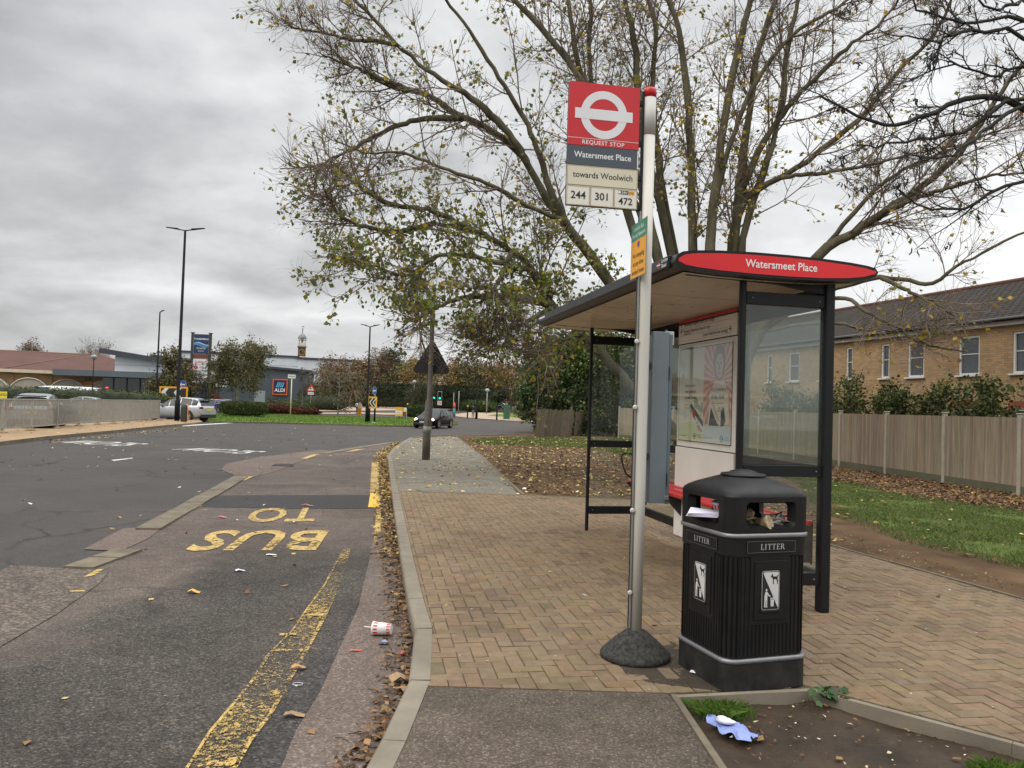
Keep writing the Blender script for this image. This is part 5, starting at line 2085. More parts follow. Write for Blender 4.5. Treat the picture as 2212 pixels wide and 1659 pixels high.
for k in range(9):
    nb.rdecal(-.22 + .01 * (k % 3), .08 - k * .045, .22 - .02 * ((k * 7) % 4), .095 - k * .045, PGREY, -.0095)
nb.rdecal(-.22, -.36, .22, -.335, INK, -.0095)
o = nb.build('notice_board', None, loc=sp, rz=R(-4))
o.rotation_euler.x = R(-9)
tag(o, 'white printed notice with house shapes fixed to the leaning fence panel', 'notice')

# ------------------------------------------------------------------ brick houses behind the fence
BR, nt, bb = nt_new('yellow brick')
co = nt.nodes.new('ShaderNodeTexCoord').outputs['Object']
sp_ = nt.nodes.new('ShaderNodeSeparateXYZ')
nt.links.new(co, sp_.inputs[0])
cb = nt.nodes.new('ShaderNodeCombineXYZ')
ad = nt.nodes.new('ShaderNodeMath')
ad.operation = 'ADD'
nt.links.new(sp_.outputs[0], ad.inputs[0])
nt.links.new(sp_.outputs[1], ad.inputs[1])
nt.links.new(ad.outputs[0], cb.inputs[0])
nt.links.new(sp_.outputs[2], cb.inputs[1])
bt = nt.nodes.new('ShaderNodeTexBrick')
nt.links.new(cb.outputs[0], bt.inputs['Vector'])
bt.inputs['Color1'].default_value = (*C('#b2936d'), 1)
bt.inputs['Color2'].default_value = (*C('#997a59'), 1)
bt.inputs['Mortar'].default_value = (*C('#8a7a66'), 1)
bt.inputs['Scale'].default_value = 1
bt.inputs['Brick Width'].default_value = .225
bt.inputs['Row Height'].default_value = .075
bt.inputs['Mortar Size'].default_value = .008
bt.inputs['Bias'].default_value = -.2
col_ = mix(nt, 1, bt.outputs['Color'], ramp(nt, noise(nt, co, 1.3, 5), [(.3, .82), (.7, 1.12)]), 'MULTIPLY')
nt.links.new(col_, bb.inputs['Base Color'])
bb.inputs['Roughness'].default_value = .9
bumpn(nt, bb, bt.outputs['Fac'], -.4, .01)
ROOFT, nt, bb = nt_new('brown roof tile')
co = nt.nodes.new('ShaderNodeTexCoord').outputs['Object']
bt = nt.nodes.new('ShaderNodeTexBrick')
mp = nt.nodes.new('ShaderNodeMapping')
nt.links.new(co, mp.inputs[0])
nt.links.new(mp.outputs[0], bt.inputs['Vector'])
bt.inputs['Color1'].default_value = (.042, .036, .031, 1)
bt.inputs['Color2'].default_value = (.058, .049, .042, 1)
bt.inputs['Mortar'].default_value = (.012, .01, .01, 1)
bt.inputs['Scale'].default_value = 1
bt.inputs['Brick Width'].default_value = .30
bt.inputs['Row Height'].default_value = .28
bt.inputs['Mortar Size'].default_value = .03
nt.links.new(bt.outputs['Color'], bb.inputs['Base Color'])
bb.inputs['Specular IOR Level'].default_value = .08
bb.inputs['Roughness'].default_value = .9
bumpn(nt, bb, bt.outputs['Fac'], -.8, .05)
UPVC = mat('white frame', C('#d5d5d2'), .4, 0, .04, 3)
PANE = mat('window glass', (.05, .058, .066), .08, 0, .35, 1.2, spec=.9)
REDBR = mat('red soldier bricks', C('#8e4a38'), .9, 0, .2, 8)
HO = np.array((15.7, 23.6))
HT = unit(np.array((-.268, .963)))
HRZ = math.atan2(HT[1], HT[0])                       # local x runs along the facade, away from us
hs = thing('terraced_house', 'two storey terrace of yellow brick houses with brown tiled roof beyond the timber fence', 'house', (HO[0], HO[1], KZ), HRZ)
# local y points to the left of x, i.e. towards the road
S0, S1, EZ, RZ_, DEP = -14, 46, 4.93, 6.85, 8.4
wins = []


def facs(u):
    d = cast(u, 800)
    # HO + s*HT = t*d (in plan)
    A2 = np.array([[HT[0], -d[0]], [HT[1], -d[1]]])
    s_, t_ = np.linalg.solve(A2, -HO)
    return s_


Zc = lambda px: ((2900 + px * .5125) / 1.8228)
ups = [(840, 890), (1110, 1172), (1315, 1440), (1705, 1866), (2120, 2290), (2480, 2640), (2900, 3050), (400, 480), (640, 690), (232, 272)]
for a, e in ups:
    s0, s1 = sorted((facs(Zc(a)), facs(Zc(e))))
    wins.append((s0, s1, 3.12, 4.42, 'w'))
for a, e in ((1672, 1897), (2105, 2330)):
    s0, s1 = sorted((facs(Zc(a)), facs(Zc(e))))
    wins.append((s0, s1, .05, 2.02, 'd'))
s0, s1 = sorted((facs(Zc(832)), facs(Zc(912))))
wins.append((s0, s1, .9, 2.02, 'w'))
for s_ in (18, 22, 27, 31, 36, 41):
    wins.append((s_, s_ + 1.2, 3.12, 4.42, 'w'))
b = MB()
# facade with recessed openings, cut as a grid
sx = sorted({S0, S1} | {w_[0] for w_ in wins} | {w_[1] for w_ in wins})
zx = sorted({0, EZ} | {w_[2] for w_ in wins} | {w_[3] for w_ in wins})
for i in range(len(sx) - 1):
    for j in range(len(zx) - 1):
        cx__, cz__ = (sx[i] + sx[i + 1]) / 2, (zx[j] + zx[j + 1]) / 2
        if any(w_[0] < cx__ < w_[1] and w_[2] < cz__ < w_[3] for w_ in wins):
            continue
        b.add([(sx[i], 0, zx[j]), (sx[i + 1], 0, zx[j]), (sx[i + 1], 0, zx[j + 1]), (sx[i], 0, zx[j + 1])], [(3, 2, 1, 0)], BR)
for s0, s1, z0, z1, t in wins:
    y = -.11
    b.add([(s0, 0, z0), (s1, 0, z0), (s1, 0, z1), (s0, 0, z1), (s0, y, z0), (s1, y, z0), (s1, y, z1), (s0, y, z1)], [(0, 1, 5, 4), (2, 3, 7, 6), (3, 0, 4, 7), (1, 2, 6, 5)], BR)
b.add([(S0, 0, 0), (S0, -DEP, 0), (S0, -DEP, EZ), (S0, -DEP / 2, RZ_), (S0, 0, EZ)], [(0, 1, 2, 3, 4)], BR)
b.add([(S1, 0, 0), (S1, -DEP, 0), (S1, -DEP, EZ), (S1, -DEP / 2, RZ_), (S1, 0, EZ)], [(4, 3, 2, 1, 0)], BR)
b.add([(S0, -DEP, 0), (S1, -DEP, 0), (S1, -DEP, EZ), (S0, -DEP, EZ)], [(0, 1, 2, 3)], BR)
for s0, s1, z0, z1, t in wins:
    if z1 < 2.5:
        b.box((s0 + s1) / 2, .002, z1 + .12, s1 - s0 + .1, .012, .22, REDBR)
b.build('brick_wall', hs)
# roof slopes built flat in their own frame so the tile courses follow the slope
SL = math.hypot(DEP / 2 + .35, RZ_ - EZ + .15)
for side_ in (1, -1):
    q = MB()
    q.add([(S0 - .1, 0, 0), (S1 + .1, 0, 0), (S1 + .1, SL, 0), (S0 - .1, SL, 0), (S0 - .1, 0, -.06), (S1 + .1, 0, -.06)], [(0, 1, 2, 3) if side_ < 0 else (0, 1, 2, 3), (0, 4, 5, 1)], ROOFT)
    o = q.build('roof', hs)
    an = math.atan2(RZ_ - EZ + .15, DEP / 2 + .35)
    if side_ > 0:
        o.matrix_local = Matrix.Translation((S0 + S1, .35, EZ - .13)) @ Matrix.Rotation(PI, 4, 'Z') @ Matrix.Rotation(an, 4, 'X')
    else:
        o.matrix_local = Matrix.Translation((0, -DEP - .35, EZ - .13)) @ Matrix.Rotation(an, 4, 'X')
q = MB()
q.tube([(S0 - .1, -DEP / 2, RZ_ + .03), (S1 + .1, -DEP / 2, RZ_ + .03)], [.09, .09], mat('ridge tile', C('#5c3a30'), .9, 0, .2, 2), 8)
q.build('ridge', hs)
q = MB()
q.box((S0 + S1) / 2, .16, EZ - .17, S1 - S0, .03, .26, UPVC)
q.box((S0 + S1) / 2, .08, EZ - .29, S1 - S0, .17, .02, UPVC)
q.build('fascia', hs)
q = MB()
q.tube([(S0, .24, EZ - .1), (S1, .24, EZ - .1)], [.06, .06], mat('gutter dark', (.06, .055, .05), .5), 8)
q.build('gutter', hs)
for s0, s1, z0, z1, t in wins:
    q = MB()
    y = -.07
    f = .065
    cxw = (s0 + s1) / 2
    q.box(cxw, y, z0 + f / 2, s1 - s0, .07, f, UPVC)
    q.box(cxw, y, z1 - f / 2, s1 - s0, .07, f, UPVC)
    for s_ in (s0 + f / 2, s1 - f / 2):
        q.box(s_, y, (z0 + z1) / 2, f, .07, z1 - z0 - 2 * f, UPVC)
    wide = s1 - s0 > 1.0
    if wide:
        q.box(cxw, y, (z0 + z1) / 2, .10, .07, z1 - z0 - 2 * f, UPVC)
    if t == 'w':
        q.box(cxw, y - .01, (z0 + z1) / 2 + .05, s1 - s0 - 2 * f, .04, .03, UPVC)
        q.box(cxw, .02, z0 - .03, s1 - s0 + .16, .16, .05, UPVC)
    o = q.build('window' if t == 'w' else 'glazed_door', hs)
    q = MB()
    q.add([(s0, y - .02, z0), (s1, y - .02, z0), (s1, y - .02, z1), (s0, y - .02, z1)], [(3, 2, 1, 0)], PANE)
    q.build('pane', o)
q = MB()
q.tube([(facs(Zc(1985)), .05, 2.05), (facs(Zc(1985)), .30, 2.0)], [.05, .07], INK, 10)
q.build('wall_lamp', hs)

# ------------------------------------------------------------------ grass, leaf litter
GRASS = mat('grass blades', (1, 1, 1), .65, 0, .15, 1.5, attr=True, trans=.3)
DRY = mat('dry leaves', (1, 1, 1), .7, 0, .15, 20, attr=True, spec=.3)


def blades(name, pts, h, wd, pal, z, sway=.4, label=None):
    n = len(pts)
    hh = h * rng.uniform(.45, 1.25, n)
    a = rng.uniform(0, 2 * PI, n)
    ln = rng.normal(0, sway, (n, 2)) * hh[:, None]
    dx = np.stack([np.cos(a), np.sin(a)], 1) * wd * .5
    z = np.broadcast_to(z, (n,))
    b0 = np.concatenate([pts - dx, z[:, None]], 1)
    b1 = np.concatenate([pts + dx, z[:, None]], 1)
    m_ = np.concatenate([pts + ln * .4 + dx * .6, (z + hh * .6)[:, None]], 1)
    t = np.concatenate([pts + ln, (z + hh * (1 - .25 * np.minimum(1, np.abs(ln).sum(1) / hh)))[:, None]], 1)
    V = np.stack([b0, b1, m_, t], 1).reshape(-1, 3)
    F = np.arange(4 * n).reshape(n, 4)
    return fast(name, V, F, GRASS, cols=np.repeat(pick(pal, n, .25), 4, 0))


pg = [(.10, .15, .034), (.13, .18, .042), (.075, .12, .027), (.19, .19, .075)]
VZ = KZ - .03
# turf sheets follow where the grass grows: right of the worn path, and beyond the earth under the tree
turf_r = [(7.2, 5.0), (5.7, 8.6), (5.2, 10.1), (5.3, 12.7), (5.9, 15.5), (6.8, 18.0), (7.6, 23), (8.3, 22), (8.5, 19.5), (8.9, 15.5), (9.7, 14.2), (10.8, 7), (10.9, 5)]


def inner_turf(P_):
    """ragged edge: keep fewer blades near the rim"""
    n1 = np.sin(P_[:, 0] * 3.1 + P_[:, 1] * 1.7) + np.sin(P_[:, 0] * 1.3 - P_[:, 1] * 2.9) + np.sin(P_[:, 1] * 5.3 + P_[:, 0] * 4.1) * .6
    return n1 + rng.normal(0, .7, len(P_)) > -1.1


n_t = scatter(turf_r, 60000)
n_t = n_t[inner_turf(n_t)]
b = MB()
struct(sheet('turf', [(7.5, 5.3), (6.1, 8.8), (5.6, 10.2), (5.7, 12.6), (6.3, 15.3), (7.1, 17.8), (7.8, 21), (8.1, 19.5), (8.5, 15.4), (9.3, 14.0), (10.4, 7), (10.5, 5.3)], VZ + .004, TURF))
struct(blades('grass', n_t, .055, .009, pg, VZ, .5), 'stuff')
turf_f = [G(u, v, KZ)[:2] for u, v in ((1010, 952), (1040, 946), (1150, 944), (1240, 946), (1360, 948), (1460, 960), (1440, 985), (1360, 985), (1280, 968), (1150, 962), (1060, 960))]
struct(sheet('turf', turf_f, VZ + .004, TURF))
pf = scatter(turf_f, 26000)
struct(blades('grass', pf, .09, .022, pg, VZ, .45), 'stuff')
pi_ = scatter([p[:2] for p in grass_isl], 16000)
bl = blades('grass', pi_, .10, .05, [(.11, .19, .02), (.13, .21, .03), (.09, .155, .018)], KZ, .45)
struct(bl, 'stuff')

pal_y = [(.42, .30, .09), (.36, .25, .08), (.50, .38, .15), (.28, .18, .06)]
pal_br = [(.16, .085, .035), (.22, .12, .05), (.11, .06, .03), (.28, .17, .07), (.08, .05, .03)]


def litter(name, pts, z, s0, s1, pal, w_=None, lift=.006, flat=1.0, asp=.7):
    n = len(pts)
    c = np.concatenate([pts, (np.broadcast_to(z, (n,)) + rng.uniform(.002, lift, n))[:, None]], 1)
    V, F, cc = leafquads(c, rng.uniform(s0, s1, n), pick(pal, n, .25, w_), flat, asp)
    zmin = np.repeat(c[:, 2], 4)
    V[:, 2] = np.maximum(V[:, 2], zmin - .001)
    return struct(fast(name, V, F, DRY, cols=cc), 'stuff')


# under the tree
pal_yb = [(.58, .45, .15), (.50, .38, .12), (.64, .52, .22)]
under = [(.4, 14.2), (2.8, 14.1), (3.6, 12.4), (4.3, 9.6), (5.2, 13), (5.6, 18), (9.6, 27), (9.2, 36), (4, 41), (-2.4, 38), (-.3, 17.5)]
pu = scatter(under, 15000)
keep = rng.uniform(size=len(pu)) < np.clip(1.0 - (pu[:, 1] - 14) / 60, .3, 1)
litter('fallen_leaves', pu[keep][:4200], VZ, .06, .125, pal_yb + pal_br, [4, 4, 3, 2, 2, 1, 2, 1], .03)
litter('fallen_leaves', pu[4200:12500], VZ, .05, .10, pal_br, None, .02, .6)
litter('fallen_leaves', scatter([(7.6, 25), (10.6, 25.1), (11.4, 16.5), (12.3, 7), (10.5, 7), (9.2, 14), (8.3, 16), (8.0, 21)], 8500), VZ, .05, .11, pal_br + [(.45, .30, .06)], [3, 3, 3, 2, 2, .6], .05, .5)
litter('fallen_leaves', scatter(turf_r, 260), VZ + .03, .05, .11, pal_y + pal_br, None, .03)
litter('fallen_leaves', scatter(turf_f, 520), VZ + .05, .07, .14, pal_yb, None, .03)
litter('fallen_leaves', scatter(gp, 520), KZ, .05, .11, pal_yb + pal_br[:1], None, .012)
litter('fallen_leaves', scatter([p for p in PAVE], 60), KZ, .02, .06, pal_y + pal_br + [(.6, .58, .5)], None, .006)
litter('fallen_leaves', scatter([p[:2] for p in bay], 130), .006, .03, .085, pal_y + pal_br + [(.6, .58, .52)], None, .012)
litter('fallen_leaves', scatter([G(u, v)[:2] for u, v in ((0, 975), (430, 922), (700, 925), (880, 940), (560, 1000), (200, 1180), (0, 1200))], 210), .002, .05, .11, pal_y + [(.6, .58, .5)], None, .012)
litter('fallen_leaves', scatter([p[:2] for p in isl], 160), KZ, .07, .14, pal_y, None, .012)
litter('fallen_leaves', scatter([p[:2] for p in D(((100, 952), (250, 938), (430, 921), (430, 925), (250, 944), (100, 960)))], 140), .004, .08, .15, pal_y, None, .012)


# the gutter drift along the kerb: brown leaves and twigs, yellow further off
def drift(y0, y1, n, wd, s0, s1, pal, w_, lift, sharp=2.0):
    y = rng.uniform(y0, y1, n)
    xk = np.interp(y, [p[1] for p in KERB], [p[0] for p in KERB])
    x = xk - .004 - wd * rng.beta(1, sharp, n)
    litter('fallen_leaves', np.stack([x, y], 1), .008, s0, s1, pal, w_, lift, .35)


drift(2.7, 9.5, 1000, .26, .02, .065, pal_br, None, .035, 2.6)
drift(8.5, 15, 1000, .34, .03, .075, pal_br + pal_y, [2, 2, 2, 2, 2, 1, 1, 1, 1], .04, 2.2)
drift(14, 24, 1300, .27, .04, .10, pal_y + pal_br, [2, 2, 2, 2, 1, 2, 1, 2, 1], .06, 1.8)
drift(21, 33, 1300, .42, .05, .11, pal_y + pal_br, [3, 3, 3, 2, 1, 1, 1, 1, 1], .06, 1.6)
# twigs in the gutter
n = 260
y = rng.uniform(2.8, 14, n)
x = np.interp(y, [p[1] for p in KERB], [p[0] for p in KERB]) - .01 - .24 * rng.beta(1, 2.2, n)
a = rng.uniform(0, 2 * PI, n)
L_ = rng.uniform(.03, .11, n)
p0_ = np.stack([x, y, np.full(n, .012)], 1)
dv = np.stack([np.cos(a) * L_, np.sin(a) * L_, rng.uniform(0, .02, n)], 1)
pp = np.stack([p0_ - dv * .5, p0_ + rng.normal(0, .004, (n, 3)), p0_ + dv * .5], 1)
pp[:, :, 0] = np.minimum(pp[:, :, 0], np.interp(pp[:, :, 1], [p[1] for p in KERB], [p[0] for p in KERB]) - .006)
pp[:, :, 2] = np.maximum(pp[:, :, 2], .01)
V, F = tubes(pp, np.full((n, 3), .0026), 4)
struct(fast('twig_litter', V, F, mat('twig brown', (.06, .042, .028), .9, 0, .3, 9)), 'stuff')
# chips and crumbs on the earth patch and worn path
litter('fallen_leaves', scatter([(1.1, 4.3), (1.8, 4.5), (2.5, 3.8), (4.2, 2.0), (4, 1), (1.1, 1)], 900), .072, .01, .035, pal_br + [(.5, .4, .25), (.55, .5, .42)], None, .02, .6)
litter('fallen_leaves', scatter([(1.1, 4.3), (1.8, 4.5), (2.5, 3.8), (4.2, 2.0), (4, 1), (1.1, 1)], 40), .072, .05, .08, pal_br + [(.40, .26, .10)], None, .02, .8)
litter('fallen_leaves', scatter([(4.2, 9.3), (4.8, 7.1), (5.8, 4), (6.2, 4.2), (5.0, 8.3), (4.7, 11)], 300), VZ + .02, .015, .05, pal_br + [(.5, .45, .35)], None, .02, .8)
litter('gum_spots', scatter(PAVE, 240), KZ, .012, .028, [(.42, .39, .34), (.5, .47, .42)], None, .0025, 6, 1.0)

# ------------------------------------------------------------------ background trees, bushes and hedges
TLEAF = mat('far foliage', (1, 1, 1), .7, 0, .12, .4, attr=True, spec=.2)
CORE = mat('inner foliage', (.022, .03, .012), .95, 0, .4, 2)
TBARK = mat('far bark', (.11, .095, .08), .95, 0, .3, 2)
BIRCH = mat('birch bark', (.40, .37, .33), .9, 0, .35, 3, col2=(.55, .52, .47))


def gz(x, y):
    return zg(y)


def tree(name, label, base, h, wd, pal, nleaf, ls, style='round', bark=None, wts=None, group=None, clear=.3, seed=0):
    """trunk and limbs grown from the base, leaves along the twigs"""
    global rng
    keep, rng = rng, np.random.default_rng(seed + 100)
    x, y, z = base
    t = thing(name, label, 'tree', (x, y, z), 0, group)
    th = h * (.72 if style != 'weep' else .8)
    n0 = 12
    tp = np.stack([rng.normal(0, .02 * h, n0).cumsum() * .25, rng.normal(0, .02 * h, n0).cumsum() * .25, np.linspace(0, th, n0)], 1)
    tp[0, :2] = 0
    r0 = h * .017
    trk = (tp[None], np.linspace(r0, r0 * .35, n0)[None])
    up = {'round': (0, 0, .10), 'weep': (0, 0, -.03), 'bare': (0, 0, .12), 'low': (0, 0, .02)}[style]
    a1, b1 = grow(*trk, 16 if style != 'bare' else 20, clear, 1, wd * .62, .35, 55 if style != 'bare' else 40, r0 * .5, r0 * .14, 8, .12, up)
    if style == 'weep':
        dn = (0, 0, -.42)
    elif style == 'bare':
        dn = (0, 0, .10)
    else:
        dn = (0, 0, .0)
    a2, b2 = grow(a1, b1, 8, .25, 1, wd * .30, .4, 48, r0 * .2, r0 * .06, 7, .14, dn)
    a3, b3 = grow(a2, b2, 5, .2, 1, wd * .16 if style != 'weep' else wd * .26, .4, 45, r0 * .08, r0 * .04, 5, .16, dn)
    bundle('trunk', [(trk[0], trk[1], 8), (a1, b1, 5), (a2, b2, 3)] + ([(a3, np.maximum(b3, ls * .05), 3)] if style in ('bare', 'weep') else []), bark or TBARK, t, np.zeros(3))
    if nleaf:
        A = np.concatenate([a2[:, 2:].reshape(-1, 3), a3[:, 1:].reshape(-1, 3), a3[:, 1:].reshape(-1, 3)])
        A = A[rng.choice(len(A), nleaf)] + rng.normal(0, ls * 1.1, (nleaf, 3))
        A[:, 2] = np.maximum(A[:, 2], .15)
        # colour goes in clumps as well as leaf by leaf
        f = (np.sin(A[:, 0] * 2.1 / wd * 4 + seed) + np.sin(A[:, 1] * 9 / wd + seed * 2) + np.sin(A[:, 2] * 8 / h + A[:, 0] * 5 / wd)) / 3
        cc = pick(pal, nleaf, .25, wts) * (1 + .22 * f[:, None])
        V, F, cc = leafquads(A, ls * rng.uniform(.6, 1.35, nleaf), cc)
        fast('crown', V, F, TLEAF, t, cc)
    rng = keep
    return t


def bush(name, label, cat, base, dims, pal, n, ls, boxy=2.0, group=None, rz=0, seed=0, wts=None):
    """dense evergreen: leaves over a lumpy body"""
    global rng
    keep, rng = rng, np.random.default_rng(seed + 500)
    w_, d_, h_ = dims
    root = thing(name, label, cat, base, rz, group)
    u = unit(rng.normal(size=(n, 3)))
    u[:, 2] = np.abs(u[:, 2]) * np.where(rng.uniform(size=n) < .8, 1, -.35)
    e = boxy
    rad = 1 / (np.abs(u[:, 0]) ** e + np.abs(u[:, 1]) ** e + np.abs(u[:, 2]) ** e) ** (1 / e)
    lum = 1 + .10 * np.sin(u[:, 0] * 7 + seed) * np.sin(u[:, 1] * 6 + seed * 1.7) + .08 * np.sin(u[:, 2] * 9 + u[:, 0] * 8 + seed)
    if boxy > 3:
        lum = 1 + (lum - 1) * .35
    p = u * (rad * lum * rng.uniform(.86, 1.02, n) ** 1.0)[:, None]
    p = p * (w_ / 2, d_ / 2, h_ * .5)
    p[:, 2] += h_ * .5 if boxy > 3 else h_ * .42
    p[:, 2] = np.maximum(p[:, 2], .03)
    V, F, cc = leafquads(p, ls * rng.uniform(.6, 1.3, n), pick(pal, n, .28, wts))
    fast('foliage', V, F, TLEAF, root, cc)
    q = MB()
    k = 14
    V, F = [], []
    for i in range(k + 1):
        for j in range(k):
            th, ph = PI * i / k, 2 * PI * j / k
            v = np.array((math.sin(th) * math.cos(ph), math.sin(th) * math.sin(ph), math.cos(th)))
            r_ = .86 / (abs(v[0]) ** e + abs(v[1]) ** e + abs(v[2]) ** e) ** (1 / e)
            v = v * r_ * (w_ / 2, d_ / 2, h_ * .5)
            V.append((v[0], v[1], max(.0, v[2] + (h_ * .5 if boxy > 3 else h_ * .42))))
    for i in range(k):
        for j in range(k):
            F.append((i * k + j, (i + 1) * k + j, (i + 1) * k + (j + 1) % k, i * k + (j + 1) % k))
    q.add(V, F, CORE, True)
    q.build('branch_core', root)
    rng = keep
    return root


def spot(u, y):
    """ground position y metres ahead in the direction of column u"""
    p = P(u, 860, y)
    return (p[0], y, zg(y))


def ht(u, v, y):
    """height above the ground of a measured point y metres ahead"""
    return P(u, v, y)[2] - zg(y)


OLIVE = [(.12, .115, .042), (.09, .095, .036), (.15, .13, .05), (.17, .13, .055), (.07, .08, .03)]
RUST = [(.19, .105, .05), (.16, .095, .05), (.23, .14, .065), (.13, .09, .055)]
OCHRE = [(.31, .21, .075), (.26, .18, .07), (.36, .25, .09), (.20, .16, .07)]
DKGRN = [(.022, .045, .012), (.032, .06, .016), (.016, .034, .011), (.045, .07, .02)]
MIDGRN = [(.045, .08, .018), (.06, .095, .022), (.035, .065, .016)]
REDB = [(.16, .045, .03), (.12, .04, .03), (.19, .07, .04)]
GREYG = [(.06, .075, .045), (.08, .09, .055), (.05, .06, .04)]

# weeping trees by the shops
BLIMB = mat('pale limb bark', (.22, .20, .165), .9, 0, .3, 2)
tree('weeping_birch', 'large weeping birch with olive green drooping foliage behind the clipped hedge', spot(515, 76), ht(515, 722, 76) * 1.02, 6.6, OLIVE, 12000, .17, 'weep', BLIMB, seed=1, clear=.2)
tree('weeping_birch', 'smaller weeping tree standing behind the white and silver cars beside the tall shopping sign', spot(374, 74), ht(374, 752, 74), 4.2, OLIVE + [(.15, .09, .04)], 6500, .2, 'weep', TBARK, seed=2, clear=.25)
tree('weeping_birch', 'thin weeping tree in front of the tall shopping sign', spot(425, 78), ht(425, 775, 78), 3.6, OLIVE, 1500, .15, 'weep', TBARK, seed=3, clear=.3)
tree('birch_tree', 'birch with pale trunk and rusty thinning leaves on the grass island', G(729, 900), ht(745, 785, 76), 6.0, RUST + OLIVE[:2], 4200, .18, 'weep', BLIMB, seed=4, clear=.4)
tree('willow_tree', 'low drooping green willow beside the double arrow sign on the island', G(911, 899.5)[:2] + (.1,), 5.2, 4.6, [(.055, .07, .022), (.07, .08, .028), (.045, .055, .02)], 4600, .13, 'weep', TBARK, seed=5, clear=.3)
tree('young_tree', 'thin bare sapling tied to a stake in the middle of the grass island', G(651, 896)[:2] + (.1,), 6.6, 1.6, RUST, 0, .1, 'bare', TBARK, seed=6, clear=.3)
# the wood behind the junction, tree by tree
row = [(718, 150, 785, 9, RUST, 'bare', 1600, 'bare brown tree over the grey shed corner at the left end of the wood'),
       (757, 160, 778, 10, RUST, 'round', 3200, 'rust brown leafy tree at the left end of the wood'),
       (790, 150, 784, 9, RUST + OLIVE[:2], 'round', 3400, 'brown and olive tree behind the round blue arrow sign'),
       (822, 165, 770, 10, RUST, 'bare', 2000, 'tall thin reddish brown tree between the lamp post and the dark green tree'),
       (850, 172, 758, 9, GREYG + DKGRN[1:2], 'round', 4200, 'tall grey green tree rising above the wood'),
       (880, 160, 792, 10, OLIVE + OCHRE[:1], 'round', 4200, 'olive tree left of the leaning sign post'),
       (905, 152, 786, 9, OCHRE, 'round', 4200, 'pale ochre tree just left of the leaning sign post'),
       (955, 150, 790, 9, OCHRE + OLIVE[:1], 'round', 4200, 'yellow ochre tree just right of the leaning sign post'),
       (985, 165, 782, 9, REDB, 'round', 4200, 'dark red autumn tree above the traffic lights'),
       (1012, 152, 800, 10, OLIVE, 'round', 4200, 'olive brown tree above the walking person in black'),
       (1040, 160, 796, 10, RUST + OLIVE[:1], 'bare', 2600, 'brown half bare tree behind the far lamp post'),
       (1070, 150, 800, 10, OCHRE + RUST, 'round', 4000, 'russet tree nearest to the big green thicket'),
       (1105, 158, 790, 11, OLIVE + RUST[:1], 'round', 3600, 'olive tree partly behind the green thicket')]
for k, (u, y, vt, wd, pal, st, nl, lb) in enumerate(row):
    tree('autumn_tree', lb, spot(u, y), ht(u, vt, y) * 1.08, wd, pal, nl, .34, st, TBARK, seed=20 + k, group='trees of the wood behind the junction', clear=.18)
tree('bare_tree', 'brown bare treetop standing up behind the red tiled roof', spot(62, 170), ht(62, 742, 170), 11, [(.20, .13, .07), (.16, .10, .06)], 2200, .3, 'bare', TBARK, seed=50, clear=.2)
tree('bare_tree', 'grey bare treetop between the red tiled roof and the sloping grey building', spot(205, 172), ht(205, 752, 172), 12, [(.17, .12, .08)], 900, .25, 'bare', TBARK, seed=51, clear=.3)
tree('conifer_tree', 'dark conifer top showing over the sloping grey roof', spot(332, 165), ht(332, 748, 165), 6, DKGRN, 2400, .4, 'round', TBARK, seed=52, clear=.5)

# hedges and bushes
bush('clipped_hedge', 'long clipped green hedge with rounded ends on the grass island', 'hedge', (G(526, 903)[0], G(526, 903)[1], KZ), (4.0, 2.0, 1.32), [(.05, .075, .018), (.07, .095, .02), (.035, .055, .015), (.09, .10, .03)], 9000, .085, 4.5, seed=1)
for u, y, dm, pal, lb in ((100, 62, (22, 2, 2.1), OLIVE[:2] + MIDGRN, 'long low hedge behind the grey car and railing'),
                          (285, 66, (7, 2, 2.0), MIDGRN + OLIVE[:2], 'short hedge in front of the dark glazed shop'),
                          (605, 92, (6.5, 3, 1.9), MIDGRN + OLIVE[:1], 'round green bush in front of the orange framed shop sign'),
                          (648, 100, (4, 3, 1.6), MIDGRN, 'small round bush at the corner of the dark grey shop'),
                          (700, 118, (9, 4, 2.6), GREYG, 'wide grey green shrub along the pale shed wall'),
                          (672, 122, (4, 4, 4.2), DKGRN[1:], 'upright dark green shrub at the foot of the pale shed'),
                          (690, 126, (7, 3, 3.4), MIDGRN, 'mid green hedge behind the grey green shrub'),
                          (660, 84, (3.5, 1.5, 1.0), REDB, 'low dark red shrub under the weeping birch'),
                          (575, 84, (5, 1.5, 1.2), REDB, 'low red brown hedge between the parked cars and the hedge'),
                          (905, 88, (3.6, 1.6, 1.55), MIDGRN, 'small square hedge behind the black car')):
    bush('hedge', lb, 'hedge', spot(u, y), dm, pal, 3400, .13, 3.6 if 'hedge' in lb else 2.2, seed=int(u), group=None)
for k, (u, w_, lb) in enumerate(((770, 18, 'dark hedge behind the two walking people'), (850, 18, 'dark hedge behind the far bus shelter'), (930, 18, 'dark hedge behind the leaning sign post'), (1000, 16, 'dark hedge behind the traffic lights'), (1062, 16, 'dark hedge behind the white minibus'))):
    bush('dark_hedge', lb, 'hedge', spot(u, 142 if k < 4 else 182), (w_, 3, 4.6), [(.016, .024, .010), (.022, .03, .012), (.03, .036, .014)], 4200, .3, 4, seed=40 + k)
for u, lb in ((1028, 'domed green bush beside the far lamp post'), (1046, 'domed green bush right of the far lamp post')):
    bush('domed_bush', lb, 'bush', spot(u, 133), (5, 4, 2.4), MIDGRN, 2200, .2, 2, seed=int(u))

